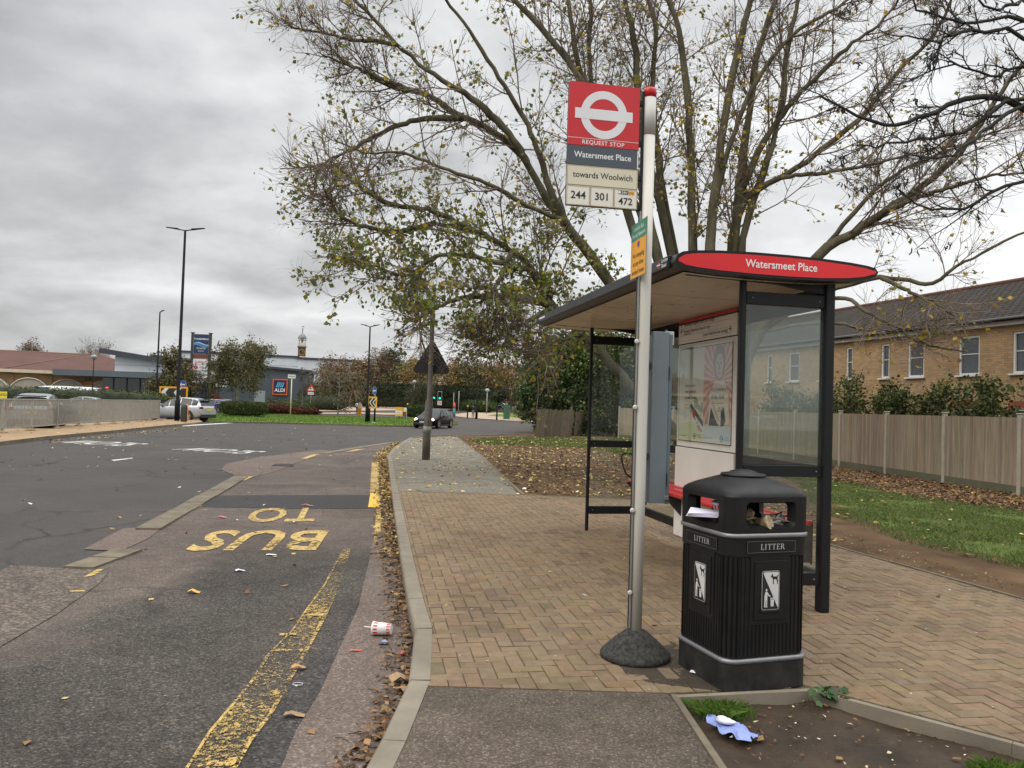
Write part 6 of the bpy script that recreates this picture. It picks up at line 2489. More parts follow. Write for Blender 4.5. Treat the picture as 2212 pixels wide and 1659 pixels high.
# the evergreen thicket behind the broken fence
for k, (u, y, vt, wd, pal, lb, nl) in enumerate(((1158, 106, 768, 8.0, DKGRN + MIDGRN[:1], 'dense dark evergreen overhanging the road end of the leaning fence', 15000),
                                                 (1215, 52, 722, 6.5, DKGRN + MIDGRN[:2], 'tall dark evergreen behind the notice on the leaning fence', 16000),
                                                 (1290, 50, 726, 6.5, MIDGRN + DKGRN[:2] + [(.12, .12, .03)], 'yellowish green tree behind the fence corner', 15000),
                                                 (1365, 49, 735, 6.5, DKGRN + OLIVE[:2], 'dark thicket tree seen through the far end of the shelter', 13000),
                                                 (1450, 46, 740, 6.0, DKGRN + OLIVE[:2], 'dark thicket tree behind the ticket case', 10000))):
    tree('evergreen_tree', lb, spot(u, y), ht(u, vt, y) * 1.06, wd, [tuple(c * 1.5 for c in q_) for q_ in pal], nl, .17, 'round', TBARK, seed=70 + k, clear=.06)
    bush('evergreen_shrub', ['dense dark shrub at the road end of the leaning fence', 'dense shrub behind the notice on the fence', 'dense shrub behind the fence corner', 'dense shrub seen through the far end of the shelter', 'dense shrub behind the ticket case'][k], 'shrub', (spot(u + (14 if k == 0 else 0), y - .8)[0], y - .8, 0), (5.2, 3.6, 4.4), DKGRN + OLIVE[1:2], 7000, .17, 2.2, seed=80 + k)
bush('bramble_bush', 'scrubby brown green bush beside the green cabinet', 'bush', spot(1145, 92), (3.6, 4, 3.0), OLIVE + RUST[:1], 3600, .15, 2.2, seed=91)
# shrubs in the gardens by the houses
for k, (u, y, h_, wd, lb) in enumerate(((12.3, 24.5, 3.7, 2.0, 'tall loose garden shrub left of the glazed door'), (12.7, 22.9, 3.9, 2.2, 'tall shrub in the garden under the narrow windows'), (12.9, 21.0, 3.5, 2.0, 'garden shrub with some yellow leaves beside the glazed door'), (12.0, 27.5, 3.6, 2.2, 'green garden shrub seen beside the shelter post'), (11.6, 32, 3.6, 2.6, 'green shrub seen through the near shelter glass'), (11.9, 29.5, 3.0, 2.4, 'low shrub over the fence behind the shelter glass'))):
    tree('garden_shrub', lb, (u, y, 0), h_ * .92, wd * .9, [(.07, .085, .026), (.075, .105, .03), (.045, .07, .022), (.11, .12, .04), (.32, .22, .03)], 2500, .10, 'round', TBARK, wts=[4, 3, 3, 1.5, .35], seed=100 + k, clear=.12)
tree('garden_tree', 'leafy young tree with pale green leaves at the right edge over the fence', (12.6, 16.6, 0), 3.9, 2.6, [(.06, .095, .025), (.085, .12, .03), (.24, .18, .03), (.05, .08, .02)], 2600, .12, 'round', TBARK, seed=120, clear=.3)
# little plants by the earth patch
q = MB()


def tuft(name, label, cx0, cy0, z, n, h, rad, pal, wd=.006):
    pts = np.stack([cx0 + rng.normal(0, rad, n), cy0 + rng.normal(0, rad * .6, n)], 1)
    o = blades(name, pts, h, wd, pal, z, .5)
    return tag(o, label, 'grass tuft')


gpal = [(.07, .15, .012), (.10, .20, .018), (.05, .11, .01), (.14, .19, .04)]
tuft('grass_tuft', 'bright green grass tuft in the earth corner in front of the litter bin', 1.19, 4.25, .068, 700, .08, .06, gpal, .004)
tuft('grass_tuft', 'green grass tuft at the lower right corner by the edging', 2.34, 3.60, .068, 700, .08, .06, gpal, .004)
pl = MB()
for k in range(34):
    a, r_ = rng.uniform(0, 2 * PI), abs(rng.normal(0, .07))
    c = np.array((1.88 + r_ * math.cos(a) * 1.2, 4.44 + r_ * math.sin(a) * .6, .13 + rng.uniform(-.03, .04)))
    s_ = rng.uniform(.012, .026)
    tl = rng.normal(0, .5, 2)
    V = [c + s_ * np.array((math.cos(t), math.sin(t), tl[0] * math.cos(t) + tl[1] * math.sin(t) - .25)) * (1 + .22 * math.cos(5 * t)) for t in np.linspace(0, 2 * PI, 15, endpoint=False)]
    pl.add(np.vstack([V, c[None]]), [(i, (i + 1) % 15, 15) for i in range(15)], GRASS, True, pick([(.05, .11, .03), (.07, .14, .04), (.04, .085, .025)], 1, .2)[0])
tag(pl.build('weed_plant', None, keepcol=True), 'small broad leaved weed growing against the concrete edging behind the earth patch', 'weed')

# ------------------------------------------------------------------ lying litter
q = thing('crushed_cup', 'red striped white drink cup with a straw lying on its side in the gutter', 'cup', (0, 0, 0))
o = cup('drink_cup', (0, 0, 0), (0, 0, 0), 'red striped white drink cup with a straw lying on its side in the gutter', 1.12)
bpy.data.objects.remove(q)
gx_, gy_, _ = G(820, 1372, .012)
o.location = (gx_ + .085, gy_, .060)
o.rotation_euler = (0, R(-92), R(-8))
st = MB()
st.tube([(.0, .012, .12), (.004, .02, .215)], [.004, .004], CUPW, 8)
st.build('straw', o)
st = MB()
st.at(0, 0, 0, rz=R(-160))
st.text('KFC', .026, INK, .0, .05, -.0465, bold=.03, rot=PI / 2)
st.ring(.022, .062, .009, .0105, INK, -.0445, 18)
st.build('cup_print', o)


def scrap(name, label, cat, u, v, z, w_, l_, m, rz=0, bend=.012, thick=.001):
    x, y, _ = G(u, v, z)
    b = MB()
    V = []
    for i in range(4):
        for j in range(3):
            V.append(((i / 3 - .5) * w_, (j / 2 - .5) * l_ * (1 - .2 * (i % 2)), bend * (math.sin(i * 1.7) * .5 + .5) + .003))
    F = [(i * 3 + j, (i + 1) * 3 + j, (i + 1) * 3 + j + 1, i * 3 + j + 1) for i in range(3) for j in range(2)]
    b.add(V, F, m, True)
    return tag(b.build(name, None, loc=(x, y, z), rz=rz), label, cat)


BIGLEAF = mat('big dead leaf', (.30, .19, .10), .75, 0, .3, 30, bump=.3, bscale=90)
scrap('plane_leaf', 'large brown plane leaf lying in the gutter beside the kerb bend', 'leaf', 870, 1474, .012, .16, .12, BIGLEAF, R(20), .05)
scrap('plane_leaf', 'second brown plane leaf half under the large one at the kerb bend', 'leaf', 878, 1495, .012, .12, .09, BIGLEAF, R(-30), .03)
scrap('orange_wrapper', 'flat bright orange wrapper in the gutter', 'wrapper', 768, 1406, .012, .072, .022, mat('orange wrapper', C('#e0502a'), .45), R(8), .006)
tag(crumple('blue_wrapper', (*G(829, 1391, .012)[:2], .012), .03, .022, .014, mat('blue foil', C('#4b66a8'), .3, .3, .5, 40, col2=C('#c4c8d2')), 10, 11), 'small crumpled blue and silver wrapper beside the drink cup', 'wrapper')
tag(crumple('pink_wrapper', (*G(870, 1415, .012)[:2], .012), .018, .016, .012, mat('pink wrapper', C('#d8637a'), .4), 9, 12), 'tiny pink wrapper among the gutter leaves', 'wrapper')
scrap('white_scrap', 'white tissue scrap on the bus bay below the yellow letters', 'scrap', 519, 1234, .006, .09, .06, PAPER, R(30), .02)
scrap('white_scrap', 'flattened white plastic scrap under the yellow letter U', 'scrap', 586, 1199, .008, .11, .06, WHITEP, R(10), .008)
scrap('pink_card', 'pink card lying left of the yellow lettering', 'card', 480, 1118, .008, .13, .07, mat('pink card', C('#cf6f74'), .5), R(5), .02)
scrap('red_can', 'flattened pink can on the dark patch of asphalt', 'can', 664, 1093, .012, .18, .06, mat('pink can', C('#d8746c'), .4, .2), R(5), .03)
scrap('yellow_leaf', 'single bright yellow leaf on the near asphalt of the bus bay', 'leaf', 419, 1281, .006, .10, .07, mat('yellow leaf', C('#d2a64c'), .6), R(10), .03)
scrap('brown_leaf', 'brown curled leaf on the yellow worn line', 'leaf', 645, 1444, .016, .085, .05, mat('tan leaf', C('#b98a58'), .6), R(25), .025)
scrap('brown_leaf', 'brown leaf lying on the dark seam right of the worn line', 'leaf', 636, 1547, .012, .11, .05, BIGLEAF, R(5), .02)
scrap('white_ticket', 'white paper strip on the kerbside paving', 'scrap', 1262, 1286, KZ, .05, .014, PAPER, R(-40), .006)
scrap('white_scrap', 'white scrap on the ground beyond the far corner of the paving', 'scrap', 1252, 1065, KZ, .14, .08, PAPER, R(20), .04)
scrap('white_scrap', 'white scrap beside the edge of the grey path', 'scrap', 1135, 1059, KZ, .11, .08, PAPER, R(60), .05)
scrap('white_scrap', 'white torn paper at the foot of the litter bin', 'scrap', 1499, 1455, KZ, .05, .04, PAPER, R(60), .02)
scrap('white_bag', 'white paper bag on the kerb of the grass island', 'scrap', 808, 914, KZ, .7, .3, PAPER, 0, .06)
b = MB()
b.tube([(.03 * math.cos(t), .022 * math.sin(t), .004) for t in np.linspace(0, 2 * PI, 18)], [.0016] * 18, WHITEP, 6)
b.box(.0, -.028, .004, .014, .012, .005, WHITEP)
x_, y_, _ = G(643, 1478, .012)
tag(b.build('plastic_tag', None, loc=(x_, y_, .010)), 'white plastic loop tag lying on the dark asphalt seam', 'tag')
CLOTH = mat('blue cloth', C('#8292c8'), .75, 0, .12, 14, bump=.3, bscale=70)
x_, y_, _ = G(1580, 1590, .06)
rg = np.random.default_rng(5)
V, F = [], []
nx_, ny_ = 34, 14
for i in range(nx_):
    for j in range(ny_):
        s_, t_ = i / (nx_ - 1) - .5, j / (ny_ - 1) - .5
        wdt = .05 + .055 * math.sin((s_ + .5) * 2.6)
        V.append((s_ * .27 + .012 * math.sin(t_ * 11 + 1), t_ * 2 * wdt * .62 + .014 * math.sin(s_ * 14), .012 + .030 * (1 - (2 * t_) ** 2) * (.6 + .4 * math.sin(s_ * 9 + t_ * 3)) + .005 * math.sin(s_ * 17 + t_ * 26) + .005 * math.sin(t_ * 31 - s_ * 23)))
for i in range(nx_ - 1):
    for j in range(ny_ - 1):
        F.append((i * ny_ + j, (i + 1) * ny_ + j, (i + 1) * ny_ + j + 1, i * ny_ + j + 1))
b = MB()
b.add(V, F, CLOTH, True)
tag(b.build('blue_glove', None, loc=(x_, y_, .082), rz=R(-52)), 'crumpled blue disposable cloth lying on the footway edging', 'cloth')
x_, y_, _ = G(1566, 1568, .1)
tag(crumple('white_packet', (x_, y_, .112), .055, .03, .016, PAPER, 10, 21, R(-45), .15), 'white packet lying on top of the blue cloth', 'packet')

# ------------------------------------------------------------------ shops across the road
SHEDL = mat('pale grey cladding', C('#d3d8db'), .6, 0, .04, .6)
SHEDD = mat('dark grey cladding', C('#4c555c'), .5, .1, .06, .6)
SHEDK = mat('roof edge dark', C('#3c4048'), .5, 0, .05, 1)
CANOPY = mat('canopy grey', C('#59646b'), .5, .1, .05, .5)
SHOPGL = mat('shop glazing', (.028, .036, .040), .08, 0, .4, .35, spec=.9)
BRICKR = mat('mall brick', C('#a98b62'), .9, 0, .1, 2)
TILER = mat('red tile roof', C('#553830'), .9, 0, .14, .35, bump=.3, bscale=3)
HIPT = mat('hip tiles', C('#7d6053'), .85, 0, .1, 1)
STONE = mat('pale stone', C('#cfc3a6'), .8, 0, .06, 2)
ORANGE = mat('shop orange', C('#7d3a24'), .6, 0, .2, 1)


def gp2(u, y):
    p = P(u, 860, y)
    return np.array((p[0], y))


def zat(u, v, y):
    return P(u, v, y)[2]


# sloping grey building
A_, B_ = gp2(219, 112), gp2(470, 114)
gb = thing('grey_supermarket', 'pale grey building with a roof sloping down to the right and a dark glazed front', 'building', (A_[0], A_[1], 0), math.atan2(*(B_ - A_)[::-1]))
LB = float(np.linalg.norm(B_ - A_))
zt0, zt1 = zat(219, 752, 112), zat(420, 786, 113)
s1_ = LB * (420 - 219) / (470 - 219)
b = MB()
x0_ = 1.5
V = [(x0_, .4, 3.5), (s1_, .4, 3.5), (s1_, .4, zt1 - .3), (x0_, .4, zt0 - .7), (x0_, 20, 3.5), (s1_, 20, 3.5), (s1_, 20, zt1 - .3), (x0_, 20, zt0 - .7)]
b.add(V, [(0, 1, 2, 3), (5, 4, 7, 6), (4, 0, 3, 7), (1, 5, 6, 2)], SHEDL)
for k in (1, 2, 3):
    zz = 3.5 + k * 1.25
    b.box((x0_ + s1_) / 2, .39, zz, s1_ - x0_, .02, .06, mat('cladding joint', C('#8d949a'), .6))
b.box((x0_ + LB) / 2, .7, 1.2, LB - x0_, .5, .9, SHEDK)
b.build('wall', gb)
b = MB()
V = [(-.3, -.8, zt0), (s1_ + .3, -.8, zt1), (s1_ + .3, 20.5, zt1), (-.3, 20.5, zt0), (-.3, -.8, zt0 - .75), (s1_ + .3, -.8, zt1 - .6), (s1_ + .3, 20.5, zt1 - .6), (-.3, 20.5, zt0 - .55)]
b.add(V, [(0, 1, 2, 3), (0, 4, 5, 1), (4, 7, 6, 5), (3, 7, 4, 0), (1, 5, 6, 2)], SHEDK)
b.build('roof', gb)
b = MB()
zc0, zc1 = zat(300, 806, 116), zat(300, 818, 116)
b.box(LB / 2 - 2.4, -1.2, (zc0 + zc1) / 2, LB + 6, 4.2, zc0 - zc1, CANOPY)
b.build('canopy', gb)
q = MB()
q.box((x0_ + LB) / 2 - 1, .35, zc1 / 2, LB - x0_ + 1, .2, zc1, SHOPGL)
for k in range(9):
    q.box(x0_ + k * (LB - x0_) / 8, .2, zc1 / 2, .14, .14, zc1, SHEDK)
for k, (xx, w_, z_) in enumerate(((9, 1.6, 1.4), (11.5, 3, 1.2), (14.5, 4, 1.9), (16, 1.4, 1.3))):
    q.box(xx, .22, z_, w_, .05, 1.0, ORANGE)
for k in range(8):
    q.rdecal(7.0 + k * .42, zc1 - .78 + .1 * (k % 2), 7.28 + k * .42, zc1 - .5, STONE, .18)
q.build('shop_front', gb)
# red roofed mall
A_, B_ = gp2(-190, 118), gp2(237, 128)
ma = thing('shopping_mall', 'long low brick mall with a big red tiled hipped roof and pale arched canopies', 'building', (A_[0], A_[1], 0), math.atan2(*(B_ - A_)[::-1]))
LM = float(np.linalg.norm(B_ - A_))
ze_, zr_ = zat(60, 799, 124), zat(60, 761, 136)
b = MB()
b.box(LM / 2 + 4, 12, ze_ / 2, LM + 8, 24, ze_, BRICKR)
for k in range(8):
    b.box(2 + k * 5.4, -.1, ze_ / 2 - .4, .8, .5, ze_ - .8, mat('pier brick', C('#8f7659'), .9))
b.build('wall', ma)
b = MB()
L0, L1, Dm = -4, LM + 8, 24
V = [(L0, -.8, ze_), (L1, -.8, ze_), (L1, Dm + .8, ze_), (L0, Dm + .8, ze_), (L0 + 12, Dm / 2, zr_), (L1 - 11, Dm / 2, zr_)]
b.add(V, [(0, 1, 5, 4), (1, 2, 5), (2, 3, 4, 5), (3, 0, 4)], TILER)
b.tube([V[1], V[5]], [.16, .16], HIPT, 6)
b.tube([V[4], V[5]], [.14, .14], HIPT, 6)
hx = LM * .66
b.tube([(hx + 4, Dm / 2, zr_ + .02), (hx - 6, -.8, ze_ + .05)], [.1, .1], HIPT, 6)
# small hip in front at the right end
V = [(LM - 8, -4.5, ze_ - .2), (LM + 6, -4.5, ze_ - .2), (LM + 6, 3, ze_ - .2), (LM - 8, 3, ze_ - .2), (LM + 1, 4.5, ze_ + 2.6)]
b.add(V, [(0, 1, 4), (1, 2, 4), (3, 0, 4)], TILER)
b.build('roof', ma)
b = MB()
b.box(LM / 2, -1.0, ze_ - .25, LM + 6, .7, .5, STONE)
b.build('eaves', ma)
AW = mat('pale awning', C('#b9b5aa'), .7, 0, .08, 1.5)
for k in range(7):
    xa = 3.0 + k * 5.4 + (1.5 if k > 4 else 0)
    q = MB()
    an = np.linspace(R(25), R(155), 12)
    rd = 2.9
    arc = [(xa + 1.8 + rd * math.cos(t), 2.15 + rd * (math.sin(t) - math.sin(R(25)))) for t in an]
    q.at(0, -1.6, 0)
    V = [(x, 0, z) for x, z in arc] + [(x, 1.5, z + .1) for x, z in arc]
    q.add(V, [(i, i + 1, i + 13, i + 12) for i in range(11)], AW, True)
    q.plate([(x, z) for x, z in arc], mat('arch panel', C('#a59d8c'), .7, 0, .1, 1), .06)
    q.tube([(x, -.05, z) for x, z in arc], [.11] * 12, AW, 6)
    q.box(xa + 1.8, 1.2, 1.1, 4.4, .2, 2.2, SHOPGL)
    for s_ in (-1, -.33, .33, 1):
        q.box(xa + 1.8 + s_ * 2.1, 1.05, 1.1, .12, .1, 2.2, SHEDK)
    q.build('arched_bay', ma)
q = MB()
q.at(LM - 2, -1.3, 0)
q.plate(ell(0, 2.5, 3.2, 1.2, 30), mat('mural tan', C('#b3763f'), .7, 0, .15, 1), .05)
q.decal(ell(0, 2.35, 2.5, .8, 30), mat('mural ochre', C('#c49a52'), .7, 0, .15, 1), -.02)
q.rdecal(-2.4, 2.0, -1.0, 2.3, WHITEP, -.03)
q.rdecal(-.9, 2.0, -.1, 2.3, mat('mural blue', C('#4f8fae'), .6), -.03)
q.rdecal(-3, .9, 3, 1.6, mat('mural red', C('#7d2a23'), .7), -.03)
q.rdecal(-1, .3, 3, .95, mat('mural green', C('#4d8a4c'), .7), -.03)
q.build('mural', ma)
# pale shed with dark corner block
A_, B_ = gp2(545, 165), gp2(767, 172)
ps = thing('retail_shed', 'large pale grey metal shed with a flat dark roof edge behind the clock tower foot', 'building', (A_[0], A_[1], 0), math.atan2(*(B_ - A_)[::-1]))
LS = float(np.linalg.norm(B_ - A_))
zs0, zs1 = zat(600, 770, 166), zat(735, 776, 171)
sm_ = LS * .42
b = MB()
b.box(sm_ / 2 - 8, 15, zs0 / 2, sm_ + 16, 30, zs0, SHEDL)
b.box((sm_ + LS) / 2, 14.5, zs1 / 2 - .2, LS - sm_, 29.6, zs1 - .4, SHEDL)
for k in range(1, 7):
    b.box(LS / 2 - 8, -.02, k * 1.6 + 1, LS + 16, .03, .05, mat('cladding joint', C('#8d949a'), .6))
b.build('wall', ps)
b = MB()
b.box(sm_ / 2 - 8, 15, zs0 + .15, sm_ + 16.6, 30.5, .4, SHEDK)
b.box((sm_ + LS) / 2, 14.4, zs1 - .2, LS - sm_ + .4, 30, .4, SHEDK)
b.build('roof', ps)
A_, B_ = gp2(505, 148), gp2(662, 150)
db = thing('dark_shop', 'dark grey shop block with a slightly sloping roof carrying a framed orange and blue sign', 'building', (A_[0], A_[1], 0), math.atan2(*(B_ - A_)[::-1]))
LD = float(np.linalg.norm(B_ - A_))
zd0, zd1 = zat(505, 789, 148), zat(662, 803, 150)
b = MB()
V = [(-14, 0, 0), (LD, 0, 0), (LD, 0, zd1), (-14, 0, zd0 + 1), (-14, 12, 0), (LD, 12, 0), (LD, 12, zd1), (-14, 12, zd0 + 1)]
b.add(V, [(0, 1, 2, 3), (5, 4, 7, 6), (4, 0, 3, 7), (1, 5, 6, 2)], SHEDD)
b.build('wall', db)
b = MB()
V = [(-14.3, -.6, zd0 + 1.35), (LD + .8, -.6, zd1 + .3), (LD + .8, 12.4, zd1 + .3), (-14.3, 12.4, zd0 + 1.35), (-14.3, -.6, zd0 + .9), (LD + .8, -.6, zd1 - .15), (LD + .8, 12.4, zd1 - .15), (-14.3, 12.4, zd0 + .9)]
b.add(V, [(0, 1, 2, 3), (0, 4, 5, 1), (4, 7, 6, 5), (3, 7, 4, 0), (1, 5, 6, 2)], SHEDK)
b.build('roof', db)
sx0, sx1 = gp2(589, 149)[0] - A_[0], gp2(620, 149)[0] - A_[0]
sz0, sz1 = zat(604, 853, 149), zat(604, 819, 149)
q = MB()
cxs, czs, ws, hs_ = (sx0 + sx1) / 2, (sz0 + sz1) / 2, sx1 - sx0, sz1 - sz0
q.at(cxs, -.2, czs)
q.box(0, 0, 0, ws, .3, hs_, mat('sign orange', C('#e0762a'), .5))
q.rdecal(-ws * .46, -hs_ * .46, ws * .46, hs_ * .46, mat('sign deep red', C('#a3281f'), .5), -.151)
q.rdecal(-ws * .41, -hs_ * .42, ws * .41, hs_ * .42, mat('sign navy', C('#14224d'), .5), -.153)
for k in range(4):
    x = -ws * .28 + k * ws * .13
    q.decal([(x, -hs_ * .02), (x + ws * .08, -hs_ * .02), (x + ws * .2 - k * .02, hs_ * .30), (x + ws * .13, hs_ * .30)], mat('sign light blue', C('#5fb8d8'), .5), -.155)
q.text('ALDI', hs_ * .30, WHITEL, 0, -hs_ * .30, -.156, bold=.025)
q.build('shop_sign', db)
# clock tower
x_, y_ = gp2(648, 200)
ct = thing('clock_tower', 'slim clock tower with gold numerals, open belfry and small lead dome above the sheds', 'clock tower', (x_, y_, zg(200)), R(15))
zz = lambda v: zat(648, v, 200) - zg(200)
tb = mat('tower brick', C('#5b4034'), .9, 0, .12, 2)
LEAD = mat('lead dome', C('#77797c'), .5, .2, .1, 2)
b = MB()
b.box(0, 0, zz(774) / 2, 2.5, 2.5, zz(774), tb)
b.box(0, 0, (zz(774) + zz(749)) / 2, 1.95, 1.95, zz(749) - zz(774), tb)
b.box(0, 0, zz(772), 2.5, 2.5, .5, STONE)
b.box(0, 0, zz(749), 2.3, 2.3, .35, LEAD)
b.build('shaft', ct)
b = MB()
for sx_ in (-.75, -.25, .25, .75):
    for sy_ in (-.75, .75):
        b.tube([(sx_, sy_, zz(748)), (sx_, sy_, zz(734))], [.11, .11], STONE, 8)
        b.tube([(sy_, sx_, zz(748)), (sy_, sx_, zz(734))], [.11, .11], STONE, 8)
b.box(0, 0, zz(747), 1.9, 1.9, .35, STONE)
b.box(0, 0, zz(733.5), 1.95, 1.95, .3, STONE)
b.box(0, 0, zz(737), .5, .5, .8, tb)
b.build('belfry', ct)
b = MB()
z0_ = zz(733)
b.lathe([(1.1, z0_), (1.08, z0_ + .3), (.95, z0_ + .8), (.65, z0_ + 1.2), (.25, z0_ + 1.45), (.14, z0_ + 1.6), (.10, z0_ + 2.3), (.18, z0_ + 2.6), (.06, z0_ + 2.8)], LEAD, 16)
b.build('dome', ct)
b = MB()
b.tube([(0, 0, z0_ + 2.7), (0, 0, zz(705))], [.06, .04], LEAD, 6)
b.box(0, 0, zz(709), .9, .05, .05, LEAD)
b.decal([(-.3, zz(706)), (.35, zz(706)), (.5, zz(705)), (.2, zz(704.5)), (-.3, zz(705))], LEAD, 0)
b.build('weather_vane', ct)
NUM = mat('clock gold', C('#cda845'), .4, .3, .05, 3)
for k in range(2):
    q = MB()
    q.at(0, 0, zz(761), rz=-k * PI / 2 + (0 if k == 0 else PI))
    q.ring(0, 0, 0, .82, INK, -.99, 32)
    q.ring(0, 0, .76, .82, NUM, -.995, 32)
    for h_ in range(12):
        a = h_ * PI / 6
        c_, s_ = math.cos(a), math.sin(a)
        q.decal([(s_ * .52 + c_ * .05, c_ * .52 - s_ * .05), (s_ * .70 + c_ * .05, c_ * .70 - s_ * .05), (s_ * .70 - c_ * .05, c_ * .70 + s_ * .05), (s_ * .52 - c_ * .05, c_ * .52 + s_ * .05)], NUM, -.996)
    q.decal([(-.04, 0), (.04, 0), (.33, .44), (.27, .47)], NUM, -.998)
    q.decal([(0, -.04), (.45, -.02), (.45, .02), (0, .04)], NUM, -.998)
    q.build('clock_face', ct)

# tall shopping centre sign
x_, y_ = gp2(430, 85)
tt = thing('totem_sign', 'tall shopping centre sign of stacked panels between two dark posts', 'sign', (x_, y_, 0), R(6))
sc = 85 / FOC
q0 = lambda u: (u - 430) * sc
zq = lambda v: zat(430, v, 85)
for u in (411.5, 448.5):
    b = MB()
    b.box(q0(u), 0, zq(719) / 2, .26, .3, zq(719), mat('sign post brown', C('#3b3836'), .6))
    b.box(q0(u), 0, zq(719), .42, .42, .06, SHEDK)
    b.build('post', tt)
SNAVY = mat('totem navy', C('#22375c'), .45, 0, .08, 1)
specs = [(722, 764, SNAVY, None), (765, 775, mat('totem brown', C('#6d4032'), .5), None), (776, 787, WHITEP, 'Iceland'), (788, 799, WHITEP, 'Bus'), (811, 829, WHITEP, None), (831, 858, mat('totem dark navy', C('#161e2c'), .5), None)]
for v0, v1, m_, t_ in specs:
    q = MB()
    w_ = q0(445.5) - q0(414.5)
    z0, z1 = zq(v1), zq(v0)
    q.box(0, 0, (z0 + z1) / 2, w_, .2, z1 - z0, m_)
    if v0 == 722:
        q.text('THAMESMEAD', .27, WHITEL, 0, z1 - .62, -.105, bold=.015, sx=.92)
        q.text('Shopping', .26, WHITEL, 0, z1 - 1.62, -.105, bold=.0)
        q.text('Centre', .22, WHITEL, 0, z1 - 1.92, -.105, bold=.0)
        for k, (c_, dz) in enumerate(((C('#8fb8d6'), 0), (C('#3f6ea6'), -.12), (C('#5a86ab'), -.22))):
            xs_ = np.linspace(-w_ / 2, w_ / 2, 14)
            up_ = [(x, z1 - 1.0 + dz + .14 * math.sin(x * 3.2 + 2.6 + k * .3)) for x in xs_]
            lo_ = [(x, z - .10 - .05 * math.cos(x * 2)) for x, z in up_][::-1]
            q.decal(up_ + lo_, mat('wave %d' % k, c_, .5), -.104 - k * .001)
        for s_ in (-1, 1):
            q.box(s_ * (w_ / 2 + .04), 0, (z0 + z1) / 2, .07, .22, z1 - z0 + .1, WHITEP)
    elif t_ == 'Iceland':
        q.text('Iceland', .40, RED, .0, z0 + .14, -.105, bold=.012)
    elif t_ == 'Bus':
        q.ring(-w_ * .3, (z0 + z1) / 2, .05, .22, RED, -.105, 24)
        for k in range(5):
            q.ring(.02 + k * .15, (z0 + z1) / 2 - .02 * (k % 2), .07, .11, SHEDD, -.105, 14)
    elif v0 == 831:
        q.text('Thamesmere', .22, WHITEL, -.1, z1 - .38, -.105)
        q.ring(.62, z1 - .25, .03, .09, WHITEL, -.105, 10)
        q.box(0, -.1, z0 + .35, w_ - .1, .02, .7, SNAVY)
    q.build('sign_panel', tt)

# ------------------------------------------------------------------ lamp posts and road signs
POLEB = mat('black pole', (.011, .011, .012), .7, spec=.12, metal=0, var=.2, scale=3)
POLEG = mat('galvanised pole', C('#86857f'), .6, .2, .12, 3)


def lamp(name, label, base, top, heads, r0=.09, r1=.05, m=POLEB, arm=1.0, grp='black street lamp posts'):
    x, y, z = base
    t = thing(name, label, 'lamp post', (x, y, z), 0, grp)
    h = top - z
    q = MB()
    q.tube([(0, 0, 0), (0, 0, 1.3), (0, 0, 1.35), (0, 0, h)], [r0 * 1.5, r0 * 1.5, r0, r1], m, 12)
    q.build('pole', t)
    q = MB()
    for s_ in heads:
        q.beam((0, 0, h), (s_ * arm * .5, 0, h + .1), .06, .06, m)
    q.build('arm', t)
    for s_ in heads:
        q = MB()
        q.add([(s_ * arm * .35, -.14, h + .06), (s_ * arm, -.10, h + .17), (s_ * arm, .10, h + .17), (s_ * arm * .35, .14, h + .06), (s_ * arm * .35, -.14, h + .13), (s_ * arm, -.06, h + .21), (s_ * arm, .06, h + .21), (s_ * arm * .35, .14, h + .13)],
              [(0, 1, 2, 3), (7, 6, 5, 4), (0, 4, 5, 1), (1, 5, 6, 2), (2, 6, 7, 3), (3, 7, 4, 0)], m)
        q.build('lamp_head', t)
    return t


g = G(382, 909, KZ)
lamp('street_lamp', 'tallest black lamp post with two lamp heads on the near end of the railing island', g, P(393, 498, g[1])[2], (-1, 1), .11, .07, arm=1.25)
p = P(337, 866, 72)
lamp('street_lamp', 'black lamp post behind the railing, left of the tallest one', (p[0], 72, 0), P(341, 674, 72)[2], (.4,), .10, .06)
g = G(792, 912, KZ)
lamp('street_lamp', 'black lamp post with two lamp heads beside the double arrow sign on the island', g, P(800, 706, g[1])[2], (-1, 1), .09, .055, arm=.75)
p = P(701, 878, 118)
lamp('street_lamp', 'short black lamp post in front of the pale shed', (p[0], 118, zg(118)), P(702, 793, 118)[2], (.3,), .10, .07)
p = P(905, 872, 110)
lamp('street_lamp', 'thin black lamp post beside the far bus stop flag', (p[0], 110, zg(110)), P(912, 760, 110)[2], (.5,), .08, .05)
p = P(1029, 905, 92)
lamp('street_lamp', 'black lamp post with one bright head beside the person in black', (p[0], 92, .1), P(1031, 812, 92)[2], (.6,), .10, .06)
for u, vt, y, lb in ((894, 828, 128, 'grey park lantern above the far bus shelter'), (1026 + 26, 846, 126, 'grey park lantern beside the white minibus')):
    p = spot(u, y)
    t = thing('park_lantern', lb, 'lamp post', p, 0, 'grey park lanterns')
    h = ht(u, vt, y)
    q = MB()
    q.tube([(0, 0, 0), (0, 0, h)], [.12, .10], POLEG, 8)
    q.build('pole', t)
    q = MB()
    q.lathe([(.15, h), (.32, h + .1), (.34, h + .4), (.1, h + .5)], GREYCAP, 12)
    q.build('lantern', t)
p = P(199, 858, 96)
t = thing('park_lantern', 'dark globe lantern on a thin pole in front of the red tiled roof', 'lamp post', (p[0], 96, 0))
h = zat(183, 776, 96)
q = MB()
q.tube([(0, 0, 0), (0, 0, h)], [.07, .05], POLEB, 8)
q.build('pole', t)
q = MB()
q.lathe([(.1, h), (.30, h + .1), (.36, h + .3), (.37, h + .38), (.30, h + .5), (.12, h + .6)], mat('lantern glass', (.25, .27, .28), .3), 14)
q.build('lantern', t)

